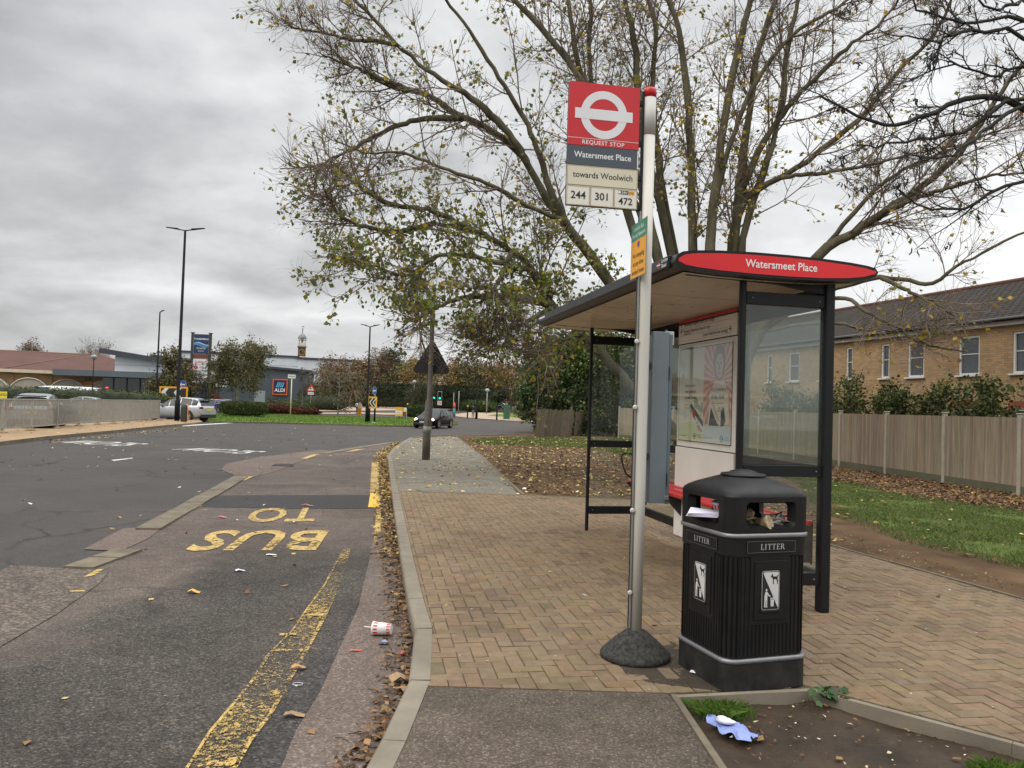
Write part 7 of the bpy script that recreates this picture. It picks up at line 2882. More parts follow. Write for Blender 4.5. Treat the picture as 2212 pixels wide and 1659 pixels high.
# the back of a triangular road sign on a leaning post
g = G(920, 993, KZ)
rs = thing('road_sign', 'back of a black triangular road sign on a leaning brown post by the kerb', 'road sign', g)
PBR = mat('weathered brown post', (.105, .085, .07), .8, .1, .25, 4, col2=(.16, .15, .135))
d_ = g[1]
b = MB()
tx = [np.array(P(u, v, d_)) - g for u, v in ((920, 993), (922, 935), (925, 900), (927, 868), (928, 862), (930, 800), (933, 720), (936, 640))]
b.tube(tx, [.115, .112, .112, .11, .075, .07, .068, .066], PBR, 16)
b.tube([tx[1], tx[2] * .4 + tx[1] * .6], [.117, .117], POLEG, 16)
b.build('post', rs)
b = MB()
c = np.array(P(932, 778, d_)) - g
k = d_ / FOC
tri = []
for (cx0, cz0), a0 in (((-31, -21), PI * 7 / 6), ((31, -21), -PI / 2 + PI / 3), ((0, 33), PI / 2)):
    for t_ in np.linspace(-PI / 3, PI / 3, 6):
        tri.append(((cx0 + 8 * math.cos(a0 + t_)) * k, (cz0 + 8 * math.sin(a0 + t_)) * k))
b.at(c[0], c[1] - .09, c[2], ry=R(2))
b.at(c[0], c[1] + .09, c[2])
b.plate(tri, mat('sign back black', (.012, .012, .013), .6, 0, .3, 8), .006)
b.rdecal(-.05, -.5 * 33 * k, .05, .6 * 33 * k, INK, -.002)
b.build('sign_plate', rs)
b = MB()
for zz_ in (-.12, .25):
    b.box(c[0], c[1] + .03, c[2] + zz_, .18, .16, .02, SILVER)
b.build('clip', rs)

# chevron boards and arrow discs
CHY = mat('board yellow', C('#e2a021'), .5, 0, .05, 2)
CHK = mat('board black', (.02, .02, .022), .5, 0, .1, 2)
CHW = mat('board white', C('#d2d3cd'), .5, 0, .05, 2)
BLUE = mat('disc blue', C('#1c4fa8'), .4, 0, .05, 3)


def chevron(name, label, u, v0, v1, u0, u1, y, nchev, rz=0, legs=True):
    c = P((u0 + u1) / 2, (v0 + v1) / 2, y)
    zb = zg(y) + KZ
    t = thing(name, label, 'road sign', (c[0], y, zb), rz)
    w_, h_ = (u1 - u0) * y / FOC, (v1 - v0) * y / FOC
    zc = c[2] - zb
    q = MB()
    q.at(0, 0, zc)
    q.box(0, .012, 0, w_, .02, h_, CHY)
    bw, bh = w_ / 2 - h_ * .13, h_ / 2 - h_ * .14
    q.rdecal(-bw, -bh, bw, bh, CHK, .0005)
    st_ = 2 * bw / nchev
    for k_ in range(nchev):
        x0 = -bw + k_ * st_ + .02
        q.decal([(x0, 0), (x0 + bh * .75, bh), (x0 + bh * .75 + st_ * .34, bh), (x0 + st_ * .34, 0), (x0 + bh * .75 + st_ * .34, -bh), (x0 + bh * .75, -bh)] if nchev > 1 else [(x0, 0)] * 3, CHW, -.0008)
    q.build('chevron_board', t)
    if legs:
        q = MB()
        for s_ in (-.28, .28):
            q.tube([(s_ * w_, .09, 0), (s_ * w_, .09, zc + h_ * .4)], [.07, .07], POLEB, 10)
        q.build('post', t)
    return t


def disc(name, label, u, v, y, dpx, rz=0, down=0.0, col=None, zb0=None):
    c = P(u, v, y)
    zb = zg(y) + KZ
    t = thing(name, label, 'road sign', (c[0], y, zb), rz)
    r_ = dpx / 2 * y / FOC
    zc = c[2] - zb
    q = MB()
    q.at(0, 0, zc)
    q.ring(0, 0, 0, r_, CHW, .0008, 32)
    q.ring(0, 0, 0, r_ * .95, BLUE, 0, 32)
    q.box(0, .014, 0, r_ * 1.1, .02, r_ * 1.1, POLEG)
    q.decal([(-r_ * .72, 0), (-r_ * .2, r_ * .48), (-r_ * .2, r_ * .15), (r_ * .7, r_ * .15), (r_ * .7, -r_ * .15), (-r_ * .2, -r_ * .15), (-r_ * .2, -r_ * .48)], CHW, -.001)
    q.build('arrow_disc', t)
    q = MB()
    q.tube([(0, .07, 0), (0, .07, zc + r_ * 1.15)], [.05, .05], POLEG if 'white' in label else POLEB, 10)
    q.add([(-.08, -.3, zc + r_ * 1.25), (.08, -.3, zc + r_ * 1.25), (.08, .12, zc + r_ * 1.15), (-.08, .12, zc + r_ * 1.15), (-.08, -.3, zc + r_ * 1.35), (.08, -.3, zc + r_ * 1.35), (.08, .12, zc + r_ * 1.25), (-.08, .12, zc + r_ * 1.25)], [(0, 1, 2, 3), (7, 6, 5, 4), (0, 4, 5, 1), (1, 5, 6, 2), (2, 6, 7, 3), (3, 7, 4, 0)], POLEB)
    q.build('post', t)
    return t


chevron('chevron_sign', 'wide yellow framed black board with two white arrow chevrons behind the silver car', 391, 835, 861, 344.5, 405, 66, 2, R(2))
disc('arrow_sign', 'round blue sign with a white arrow standing behind the tallest lamp post', 394, 830.5, 67, 17.5)
chevron('chevron_sign', 'square yellow framed board with two white chevrons on the grass island', 804, 856.5, 882, 793.5, 814.5, 62.5, 2, R(-3))
disc('arrow_sign', 'narrow looking blue sign with a white arrow above the square chevron board', 809, 844, 66, 17, R(-48))
b = MB()
g = G(603, 904)
sgn = thing('street_sign', 'small white sign board on a pale post on the grass island near the hedge', 'sign', (g[0], 72, KZ), R(3))
b.tube([(0, 0, 0), (0, 0, zat(606, 817, 72))], [.05, .05], STONE, 8)
b.build('post', sgn)
b = MB()
b.box(0, -.07, zat(606, 813, 72) - .1, .70, .03, .36, CHW)
b.rdecal(-.28, zat(606, 813, 72) - .12, .28, zat(606, 813, 72) - .04, PGREY, -.087)
b.build('sign_plate', sgn)
x_, y_, z_ = spot(671, 112)
ws_ = thing('warning_sign', 'red bordered triangular junction warning sign in front of the pale shed', 'road sign', (x_, y_, z_ + .1))
zc = zat(671, 838, 112) - z_ - .1
b = MB()
b.tube([(0, .08, 0), (0, .08, zc + .4)], [.05, .05], POLEG, 8)
b.build('post', ws_)
b = MB()
b.plate([(-.66, zc - .5), (.66, zc - .5), (0, zc + .64)], RED, .02)
b.decal([(-.42, zc - .36), (.42, zc - .36), (0, zc + .36)], CHW, -.004)
b.rdecal(-.05, zc - .3, .05, zc + .2, INK, -.006)
b.rdecal(-.2, zc - .1, .05, zc, INK, -.006)
b.box(0, .01, zc - .78, .9, .02, .36, CHW)
b.rdecal(-.35, zc - .82, .35, zc - .72, PGREY, -.004)
b.build('sign_plate', ws_)
x_, y_, z_ = spot(344, 80)
tb_ = thing('info_board', 'small turquoise and green board on a pole left of the wide chevron board', 'sign', (x_, y_, z_))
b = MB()
b.tube([(0, .04, 0), (0, .04, 1.6)], [.04, .04], POLEG, 8)
b.build('post', tb_)
b = MB()
b.box(0, 0, 1.75, .55, .03, .9, mat('board turquoise', C('#2f9dbb'), .5))
b.box(0, -.005, 1.2, .5, .03, .35, mat('board lime', C('#8cb84a'), .5))
b.build('sign_plate', tb_)
b = MB()
sg = thing('back_sign', 'pale grey back of a sign on two black legs beside the clipped hedge', 'sign', (spot(561, 82)[0], 82, .1), R(-15))
zc = zat(561, 859, 82)
b.box(0, 0, zc, 1.25, .04, 1.3, mat('sign back', C('#8e9a9e'), .5))
b.build('sign_plate', sg)
b = MB()
for s_ in (-.45, .45):
    b.tube([(s_, .06, -.1), (s_, .06, zc + .8)], [.05, .05], POLEB, 8)
b.build('leg', sg)
# far sign with two legs and orange board
g = G(860, 914, KZ)
ob = thing('estate_board', 'orange and white board on two thin legs left of the black car', 'sign', (g[0], 62, KZ), R(-8))
b = MB()
zc = zat(862, 889, 62) - KZ
b.box(-.12, 0, zc, .64, .02, .72, CHY)
b.rdecal(-.40, zc - .22, .16, zc + .08, CHW, -.012)
b.text('ALDI', .16, PGREY, -.12, zc - .14, -.014)
b.box(.36, .06, zc, .34, .02, .72, ORANGE)
b.rdecal(.22, zc, .5, zc + .33, CHW, .048)
b.build('sign_plate', ob)
b = MB()
for s_ in (-.4, .5):
    b.tube([(s_, .05, 0), (s_, .05, zc)], [.018, .018], GREYCAP, 6)
b.build('leg', ob)
x_, y_, z_ = spot(871, 78)
bb_ = thing('information_case', 'black framed notice case behind the orange board', 'sign', (x_, y_, .1), R(-20))
b = MB()
b.box(0, 0, zat(871, 886, 78) - .1, 1.1, .12, .85, POLEB)
b.rdecal(-.42, zat(871, 886, 78) - .35, .38, zat(871, 886, 78) + .2, PALEB, -.063)
b.build('case', bb_)
b = MB()
for s_ in (-.4, .4):
    b.tube([(s_, .02, 0), (s_, .02, .6)], [.04, .04], POLEB, 8)
b.build('leg', bb_)
b = MB()
g_ = P(7, 856, 42)
ys_ = thing('yellow_notice', 'bright yellow notice board at the left edge behind the railing', 'sign', (g_[0], 42, 0))
zc = zat(7, 854, 42)
b.box(-.3, 0, zc, 1.0, .02, .42, mat('notice yellow', C('#e3d13c'), .5))
b.text('HAND', .2, INK, -.1, zc - .03, -.012, bold=.01)
b.build('sign_plate', ys_)
b = MB()
for s_ in (-.6, .05):
    b.tube([(s_, .04, 0), (s_, .04, zc)], [.03, .03], POLEG, 6)
b.build('leg', ys_)
ne = thing('no_entry_sign', 'round red no entry sign in front of the brick mall', 'road sign', (spot(230, 98)[0], 98, 0))
b = MB()
b.tube([(0, .05, 0), (0, .05, 2.4)], [.05, .05], POLEG, 8)
b.build('post', ne)
b = MB()
b.at(0, 0, 2.5)
b.ring(0, 0, 0, .26, RED, 0, 24)
b.rdecal(-.18, -.05, .18, .05, CHW, -.004)
b.build('sign_plate', ne)

# bollards
g = G(397, 911, KZ)
bo = thing('bollard', 'stout black bollard with a curved orange edge in front of the silver car', 'bollard', (g[0], g[1], KZ), 0)
b = MB()
hb = 1.08
loft(b, [rocto(.15, .07, 0), rocto(.17, .08, .15), rocto(.18, .08, hb - .2), rocto(.16, .07, hb - .06), rocto(.12, .06, hb)], mat('bollard black', (.03, .033, .03), .6), True, True, True)
b.build('body', bo)
b = MB()
b.tube([(.20, 0, .08), (.23, -.02, .3), (.235, -.02, hb - .35), (.21, 0, hb - .08), (.15, 0, hb)], [.035] * 5, mat('bollard orange', C('#f0901e'), .4), 8)
b.build('edge_strip', bo)
for u, v0, v1, y, c1, lb in ((778, 891, 875, 88, CHY, 'yellow bollard in front of the two walking people'),):
    p = spot(u, y)
    t = thing('bollard', lb, 'bollard', (p[0], y, .1))
    b = MB()
    loft(b, [rocto(.14, .06, 0), rocto(.2, .08, .5), rocto(.24, .1, 1.1), rocto(.2, .08, 1.3)], c1, True, True, True)
    b.rdecal(-.14, .85, .14, 1.15, CHW, -.25)
    b.build('body', t)
for u, y, h_, col_, lb in ((982, 100, 1.4, mat('teal bin', C('#3b7f86'), .5), 'teal post with an orange red cap near the traffic lights'),):
    p = spot(u, y)
    t = thing('marker_post', lb, 'bollard', (p[0], y, .1))
    b = MB()
    b.tube([(0, 0, 0), (0, 0, 1.15)], [.16, .16], col_, 10)
    b.build('body', t)
    b = MB()
    b.tube([(0, 0, 1.15), (0, 0, 1.5), (0, 0, 1.9)], [.17, .17, .06], mat('cap red', C('#c95a3c'), .5), 10)
    b.build('cap', t)
for k, (u, y) in enumerate(((1011, 96), (980 - 99, 100), (1074.5, 88))):
    p = spot(u, y)
    t = thing('post', ['black bollard with a yellow band right of the traffic lights', 'black bollard with a yellow band behind the black car roof', 'black post on the corner grass beside the green cabinet'][k], 'bollard', (p[0], y, .1))
    b = MB()
    b.tube([(0, 0, 0), (0, 0, 1.6 if k < 2 else 1.9)], [.09, .09], POLEB, 10)
    b.build('shaft', t)
    b = MB()
    b.tube([(0, 0, 1.35), (0, 0, 1.6)], [.095, .095], CHY, 10)
    if k < 2:
        b.build('band', t)
# green cabinet
g = G(1094, 905.5, .13)
cbn = thing('utility_cabinet', 'tall dark green utility cabinet on the corner grass', 'cabinet', (g[0], g[1], .13), R(-12))
GRN = mat('cabinet green', C('#35614c'), .55, 0, .1, 3)
sc_ = g[1] / FOC
b = MB()
b.box(0, 0, 15 * sc_, 12 * sc_, .6, 30 * sc_, GRN)
b.box(0, 0, 30.5 * sc_, 13 * sc_, .7, 1.2 * sc_, mat('cabinet top', C('#56786a'), .5))
b.box(1.5 * sc_, -.31, 15 * sc_, .02, .02, 28 * sc_, INK)
b.build('body', cbn, bevel=.01)

# ------------------------------------------------------------------ railing on the island
RAILG = mat('galvanised rail', C('#98958c'), .6, .1, .12, 5)
pb = [(4, 935), (67, 930), (122, 925), (170, 920), (211, 917), (245, 915), (275, 912), (301.6, 910.3), (324, 909), (343, 908)]
pts = [np.array(G(u, v, KZ)[:2]) for u, v in pb]
pts = [pts[0] * 2 - pts[1]] + pts
rl = thing('guard_railing', 'grey galvanised pedestrian guard railing along the far island', 'railing', (pts[4][0], pts[4][1], KZ))
ro = pts[4]
HR = 1.30
for k, p in enumerate(pts):
    q = MB()
    q.box(p[0] - ro[0], p[1] - ro[1], HR / 2, .10, .06, HR, RAILG)
    q.lathe([(.22, 0), (.16, .05), (.08, .09)], ISLPAVE, 10, p[0] - ro[0], p[1] - ro[1], 0)
    q.build('post', rl)
    if k:
        a, e = pts[k - 1] - ro, p - ro
        q = MB()
        for z_, hh in ((HR - .03, .055), (.16, .05)):
            q.beam((*a, z_), (*e, z_), .04, hh, RAILG)
        n_ = 21
        for i in range(1, n_):
            m_ = a + (e - a) * i / n_
            q.tube([(m_[0], m_[1], .17), (m_[0], m_[1], HR - .04)], [.019, .019], RAILG, 5, cap=False)
        q.build('railing_panel', rl)

# ------------------------------------------------------------------ vehicles
TYRE = mat('tyre', (.014, .014, .014), .85, 0, .2, 10)
RIM = mat('alloy rim', C('#b4b6b8'), .3, .8, .05, 10)
CARGL = mat('car glass', (.022, .027, .029), .12, 0, .2, 2, spec=.3, rvar=0)
TRIM = mat('car trim', (.018, .018, .019), .55, 0, .15, 6)
TAIL = mat('tail lamp', C('#8e1a1c'), .2, 0, .1, 6)
PLATEY = mat('plate yellow rear', C('#d8b93f'), .5, 0, .05, 6)
HEADON = mat('headlamp lit', (1.0, .72, .38), .3, emit=3.2)
HEADOFF = mat('headlamp clear', C('#b9bdc0'), .1, .3, .05, 6)
PROF = {
    'coupe': ((2.18, .28, .52, .58, .60, .50), (2.05, .20, .60, .70, .80, .68), (1.6, .18, .67, .82, .86, .74), (.90, .18, .77, .95, .87, .76), (.12, .18, .84, 1.37, .875, .56), (-.6, .18, .87, 1.42, .875, .57), (-1.2, .18, .89, 1.33, .87, .56), (-1.72, .2, .90, 1.05, .86, .68), (-2.08, .26, .86, 1.0, .80, .66), (-2.18, .38, .75, .85, .72, .6)),
    'suv': ((2.25, .32, .65, .74, .66, .56), (2.1, .22, .78, .92, .86, .72), (1.6, .20, .88, 1.05, .93, .8), (.95, .20, .96, 1.14, .935, .8), (.25, .20, 1.0, 1.58, .935, .62), (-.6, .20, 1.03, 1.66, .935, .64), (-1.5, .20, 1.10, 1.60, .93, .64), (-1.95, .24, 1.12, 1.46, .92, .62), (-2.2, .32, 1.02, 1.12, .88, .78), (-2.28, .42, .85, .95, .8, .7)),
    'hatch': ((2.0, .28, .55, .62, .60, .5), (1.85, .2, .66, .78, .80, .68), (1.4, .18, .76, .92, .86, .74), (.85, .18, .84, 1.0, .87, .76), (.2, .18, .88, 1.42, .87, .58), (-.6, .18, .9, 1.47, .87, .58), (-1.4, .18, .94, 1.40, .86, .58), (-1.75, .22, .95, 1.22, .85, .60), (-1.95, .3, .85, .98, .8, .68), (-2.0, .4, .75, .85, .74, .6)),
    'van': ((2.7, .35, .8, .95, .75, .65), (2.55, .25, .95, 1.15, .92, .8), (2.15, .22, 1.1, 1.3, .97, .85), (1.75, .22, 1.2, 1.75, .98, .78), (1.35, .22, 1.25, 2.35, .98, .80), (.5, .22, 1.3, 2.48, .98, .84), (-1.0, .22, 1.3, 2.50, .98, .84), (-2.4, .22, 1.3, 2.48, .98, .84), (-2.65, .26, 1.3, 2.42, .97, .82), (-2.7, .3, 1.25, 2.3, .95, .8))}
WH = {'coupe': (1.38, -1.28, .32), 'suv': (1.42, -1.30, .36), 'hatch': (1.25, -1.25, .31), 'van': (1.75, -1.55, .35)}


def car(name, label, loc, rz, kind, paint, cat='car', lit=False, plate=None, plate_rear=None, group=None, detail=True, scale=1.0):
    t = thing(name, label, cat, loc, rz, group)
    t.scale = (scale,) * 3
    st = PROF[kind]
    rings = []
    for x, zb, zs, zt, wb, wt in st:
        h = [(0, zb), (wb * .82, zb), (wb * .97, zb + .10), (wb, (zb + zs) / 2), (wb * .985, zs), (wt, zt - .035), (wt * .78, zt)]
        rings.append([(x, y, z) for y, z in h] + [(x, 0, zt + .012)] + [(x, -y, z) for y, z in h[:0:-1]])
    k = len(rings[0])
    V = np.array([p for r_ in rings for p in r_])
    F = [(i * k + j, (i + 1) * k + j, (i + 1) * k + (j + 1) % k, i * k + (j + 1) % k) for i in range(len(rings) - 1) for j in range(k)]
    b = MB()
    b.add(V, F, paint, True)
    b.add(rings[0], [tuple(range(k))], paint, True)
    b.add(rings[-1], [tuple(range(k))[::-1]], paint, True)
    o = b.build('body', t, subsurf=1 if kind != 'van' else 0)

    def patch(mb, ids, m, sc=.9, off=.012):
        P4 = np.array([V[i] for i in ids])
        c = P4.mean(0)
        nrm = np.cross(P4[2] - P4[0], P4[3] - P4[1])
        nrm /= np.linalg.norm(nrm) + 1e-9
        if np.dot(nrm, c - (c[0], 0, .8)) < 0:
            nrm = -nrm
        Q = c + (P4 - c) * sc + nrm * off
        mb.add(Q, [(0, 1, 2, 3)], m)

    cab = range(3, 7)
    for j, sgn in ((4, 1), (k - 5, -1)):
        q = MB()
        for i in cab:
            if kind == 'van' and i > 3:
                continue
            patch(q, [i * k + j, (i + 1) * k + j, (i + 1) * k + j + 1, i * k + j + 1], CARGL, .88, .014)
        q.build('side_window', t)
    for nm, i in (('windscreen', 3), ('rear_window', 6 if kind == 'coupe' else 7)):
        if kind == 'van' and nm == 'rear_window':
            continue
        q = MB()
        a, c_ = i * k, (i + 1) * k
        if kind == 'van':
            a, c_ = 2 * k, 4 * k
        P4 = np.array([V[a + 5], V[c_ + 5], V[c_ + k - 5], V[a + k - 5]])
        c = P4.mean(0)
        n_ = np.array((P4[0][2] - P4[1][2], 0, -(P4[0][0] - P4[1][0])))
        n_ = n_ / np.linalg.norm(n_)
        if n_[2] < 0:
            n_ = -n_
        q.add(c + (P4 - c) * (.94, .93, .94) + n_ * .03, [(0, 1, 2, 3)], CARGL)
        q.build(nm, t)
    wf, wr_, rw = WH[kind]
    hw = st[4][4]
    for x in (wf, wr_):
        for sgn in (1, -1):
            q = MB()
            prof = [(rw * .62, -.10), (rw * .95, -.105), (rw, -.07), (rw, .07), (rw * .95, .105), (rw * .62, .10)]
            a = np.linspace(0, 2 * PI, 28, endpoint=False)
            Vw = np.concatenate([np.stack([x + np.cos(a) * r_, np.full(28, sgn * (hw - .09) + y), rw + np.sin(a) * r_], 1) for r_, y in prof])
            Fw = [(i * 28 + j, i * 28 + (j + 1) % 28, (i + 1) * 28 + (j + 1) % 28, (i + 1) * 28 + j) for i in range(len(prof) - 1) for j in range(28)]
            q.add(Vw, Fw, TYRE, True)
            # dark arch behind the wheel
            aa = np.linspace(-.2, PI + .2, 18)
            q2 = [(x + math.cos(t_) * rw * 1.2, sgn * (hw - .004), rw + math.sin(t_) * rw * 1.2) for t_ in aa]
            q.add([(p[0], p[1] + sgn * .008, p[2]) for p in q2], [tuple(range(18))], TRIM)
            w_ = q.build('wheel', t)
            q = MB()
            yf = sgn * (hw + .012)
            q.add([(x + math.cos(t_) * rw * .60, yf - sgn * .03, rw + math.sin(t_) * rw * .60) for t_ in a], [tuple(range(28))], TRIM)
            for s_ in range(5):
                t_ = s_ * 2 * PI / 5 + .3
                c_, n2 = math.cos(t_), math.sin(t_)
                wds = .055
                q.add([(x - n2 * wds, yf - sgn * .01, rw + c_ * wds), (x + n2 * wds, yf - sgn * .01, rw - c_ * wds), (x + c_ * rw * .62 + n2 * wds, yf, rw + n2 * rw * .62 - c_ * wds), (x + c_ * rw * .62 - n2 * wds, yf, rw + n2 * rw * .62 + c_ * wds)], [(0, 1, 2, 3)], RIM)
            q.add([(x + math.cos(t_) * rw * r_, yf, rw + math.sin(t_) * rw * r_) for r_ in (.58, .66) for t_ in a], [(j, (j + 1) % 28, (j + 1) % 28 + 28, j + 28) for j in range(28)], RIM)
            q.build('rim', w_)
    xf, xr = st[1][0], st[-2][0]
    zf, zr = st[1][2], st[-2][2]
    for sgn in (1, -1):
        q = MB()
        q.lathe([(.02, -.05), (.13, -.03), (.15, .02), (.10, .07), (.02, .09)], HEADON if lit else HEADOFF, 14, 0, 0, 0)
        o = q.build('headlight', t)
        o.location = (xf - .02, sgn * st[1][4] * .74, zf - .02)
        o.rotation_euler = (0, R(80), R(22 * sgn))
        q = MB()
        q.box(xr - .02, sgn * st[-2][4] * .84, zr - .06, .16, .26, .16, TAIL)
        q.build('tail_light', t, bevel=.03)
        q = MB()
        q.box(st[3][0] - .12, sgn * (hw + .10), st[3][2] + .10, .12, .20, .14, paint if kind != 'coupe' else TRIM)
        q.build('wing_mirror', t, bevel=.03)
        if detail and kind != 'van':
            q = MB()
            q.box(-.35, sgn * (hw + .004), st[5][2] - .10, .20, .03, .03, paint)
            q.build('door_handle', t)
    q = MB()
    q.box(xf + .10, 0, .34, .10, 1.3, .16, TRIM)
    if kind == 'coupe':
        for s_ in (-.16, .16):
            q.box(xf + .085, s_, .58, .10, .25, .13, TRIM)
    else:
        q.box(xf + .09, 0, .62, .08, 1.0, .18, TRIM)
    q.build('grille', t, bevel=.02)
    q = MB()
    q.box(xr - .10, 0, .40, .08, st[-2][4] * 1.75, .24, TRIM)
    q.build('rear_trim', t, bevel=.02)
    if kind in ('suv', 'hatch'):
        q = MB()
        q.box(st[7][0] - .02, 0, st[7][3] + .06, .34, 1.1, .05, TRIM)
        q.build('spoiler', t, bevel=.02)
    for sgn in (1, -1):
        q = MB()
        q.box(.05, sgn * (hw - .005), .24, 2.2, .05, .12, TRIM)
        q.build('side_sill', t, bevel=.02)
    if plate:
        q = MB()
        q.at(xf + .165, 0, .46, rz=PI / 2)
        q.box(0, .01, 0, .52, .015, .115, WHITEP)
        q.text(plate, .10, INK, .01, -.035, -.001, bold=.02)
        q.build('number_plate', t)
    if plate_rear:
        q = MB()
        q.at(st[-1][0] - .03, 0, .80, rz=-PI / 2)
        q.box(0, .01, 0, .52, .03, .115, PLATEY)
        q.build('number_plate', t)
    return t


BLKP = mat('black car paint', (.008, .008, .010), .16, 0, .1, 2, spec=.14, rvar=0)
SILP = mat('silver car paint', C('#b4b8bc'), .28, .5, .04, 2, coat=.5, rvar=0)
GRYP = mat('grey car paint', C('#8f9598'), .28, .5, .05, 2, coat=.5, rvar=0)
WHP = mat('white car paint', C('#d5d7d8'), .25, 0, .03, 2, coat=.5)
BLUP = mat('blue car paint', C('#27337f'), .2, .2, .05, 2, coat=.5, rvar=0)
DKP = mat('dark car paint', (.03, .032, .036), .2, .2, .05, 2, coat=.5, rvar=0)
REDP = mat('red car paint', C('#a32423'), .25, .1, .05, 2, coat=.5, rvar=0)
LBP = mat('pale blue car paint', C('#8b9aa6'), .28, .4, .05, 2, coat=.5, rvar=0)
g = G(937, 924.5)
car('black_coupe', 'black two door car with lit headlights driving towards us past the leaning sign post', g, R(-104), 'coupe', BLKP, lit=True, plate='EN60 FWL')
g = G(388, 909)
car('silver_car', 'silver sport utility car waiting behind the tallest lamp post', (g[0], g[1], 0), R(166), 'suv', SILP, plate_rear=True)
p = spot(84, 35.5)
car('grey_car', 'light grey sport utility car seen from behind through the railing', p, R(114), 'suv', GRYP, plate_rear=True)
for u, y, kd_, pt, rz_, lb in ((456, 102, 'hatch', WHP, 165, 'white hatchback parked behind the silver car'), (461, 88, 'hatch', BLUP, 170, 'blue car parked between the silver car and the clipped hedge'), (479, 108, 'hatch', DKP, 160, 'dark car parked beyond the white hatchback'),
                               (264, 72, 'hatch', WHP, 175, 'white car with a red light passing beyond the railing'), (292, 70, 'hatch', LBP, 175, 'pale blue grey car roof just above the railing'), (172, 60, 'hatch', GRYP, 180, 'grey car beyond the railing right of the light grey car')):
    car('parked_car', lb, spot(u, y), R(rz_), kd_, pt, group='cars across the road', detail=False)
car('white_van', 'plain white panel van in front of the brick mall', spot(190, 100), R(8), 'van', WHP, 'van')
v_ = car('white_van', 'white van with a blue stripe on its roof side behind the grey car', spot(112, 97), R(185), 'van', WHP, 'van')
q = MB()
for s_ in (1, -1):
    q.box(.9, s_ * .93, 2.15, 1.6, .12, .34, mat('van blue', C('#2b6fb4'), .4))
    q.box(-.6, s_ * .94, 1.9, 1.1, .12, .2, mat('van light blue', C('#7fb3dc'), .4))
q.build('side_stripe', v_)
p = spot(1083, 168)
v_ = car('minibus', 'white and red minibus seen from behind on the far right road', p, R(78), 'van', WHP, 'minibus')
q = MB()
q.at(-2.72, 0, 1.75, rz=-PI / 2)
q.rdecal(-.78, -.28, .78, .42, RED, -.01)
q.ring(0, .07, .18, .28, WHITEP, -.014, 24)
q.ring(0, .07, 0, .13, WHITEP, -.014, 24)
q.rdecal(-.7, -1.2, .7, -.95, TRIM, -.01)
q.build('rear_panel', v_)
q = MB()
q.box(-.3, -.95, 1.7, 3.2, .12, .5, RED)
q.build('side_panel', v_)

# ------------------------------------------------------------------ far bus shelter and stop
p = spot(899, 146)
fs = thing('far_bus_shelter', 'small far bus shelter with a red roof end across the junction', 'bus shelter', p, R(4))
q = MB()
q.box(.0, 0, 2.62, 2.3, 1.5, .16, GREYCAP)
q.build('roof', fs)
q = MB()
q.box(-1.35, 0, 2.60, .5, 1.52, .26, REDROOF)
q.build('roof_end', fs)
for x in (-1.3, -.35, .3, 1.1):
    q = MB()
    q.box(x, .6, 1.3, .08, .08, 2.6, BLACKM)
    q.build('post', fs)
q = MB()
q.box(-.9, .62, 1.3, .75, .12, 2.2, CASE)
q.build('poster_case', fs)
q = MB()
q.box(.3, .4, .55, 2.6, .3, .06, SEATR)
q.build('seat', fs)
q = MB()
q.box(.35, .62, 1.3, 1.5, .02, 2.0, GLB)
q.build('glass_pane', fs)
p = spot(910.5, 141)
fb = thing('far_bus_stop', 'far bus stop post with a small red and white flag beside the far shelter', 'bus stop', p)
h = ht(910, 843, 141)
q = MB()
q.tube([(0, 0, 0), (0, 0, h)], [.08, .08], ALU, 8)
q.tube([(0, 0, h), (0, 0, h + .1)], [.085, .085], RED, 8)
q.build('pole', fb)
q = MB()
q.box(.32, 0, h - .55, .45, .05, .9, WHITEP)
q.rdecal(.11, h - .55, .53, h - .12, RED, -.03)
q.ring(.32, h - .33, .1, .15, WHITEP, -.034, 20)
q.build('flag', fb)
q = MB()
q.box(.1, 0, 1.5, .26, .12, .9, WHITEP)
q.build('timetable_case', fb)

# ------------------------------------------------------------------ traffic lights
GREENL = mat('green signal lit', (.0, .85, .45), .3, emit=3.0)
LENS = mat('dark lens', (.03, .02, .02), .3)


def signal(label, u, vtop, y, rz, lit, white=True, back=False, arm=False):
    x_, y_, z_ = spot(u, y)
    t = thing('traffic_light', label, 'traffic light', (x_, y_, z_ + .1), rz, 'traffic lights at the junction')
    h = ht(u, vtop, y) - .1
    q = MB()
    q.tube([(0, .14, 0), (0, .14, h)], [.065, .065], POLEB if not back else POLEG, 8)
    q.build('pole', t)
    q = MB()
    q.box(0, 0, h - .55, .40, .22, 1.12, POLEB)
    if white:
        q.box(0, .12, h - .55, .62, .02, 1.32, CHW)
        q.box(0, .10, h - .55, .54, .02, 1.24, POLEB)
    q.build('signal_head', t)
    for k, z in enumerate((h - .2, h - .55, h - .90)):
        q = MB()
        q.at(0, -.115, z)
        q.ring(0, 0, 0, .13, GREENL if lit and k == 2 else LENS, -.002, 16)
        q.at(0, -.11, z, rx=R(90)).lathe([(.14, 0), (.14, .16)], POLEB, 12, cap=False)
        q.at()
        if not back:
            q.build('signal_lens', t)
    if arm:
        q = MB()
        q.beam((0, .14, h), (.75, .14, h + .35), .05, .05, POLEB)
        q.beam((.55, .14, h + .32), (1.0, .14, h + .36), .16, .14, POLEB)
        q.build('sensor_arm', t)
        q = MB()
        q.box(0, -.02, h - 1.62, .62, .03, .62, CHW)
        q.ring(0, h - 1.62, .12, .2, RED, -.04, 16)
        q.build('no_turn_plate', t)
    return t


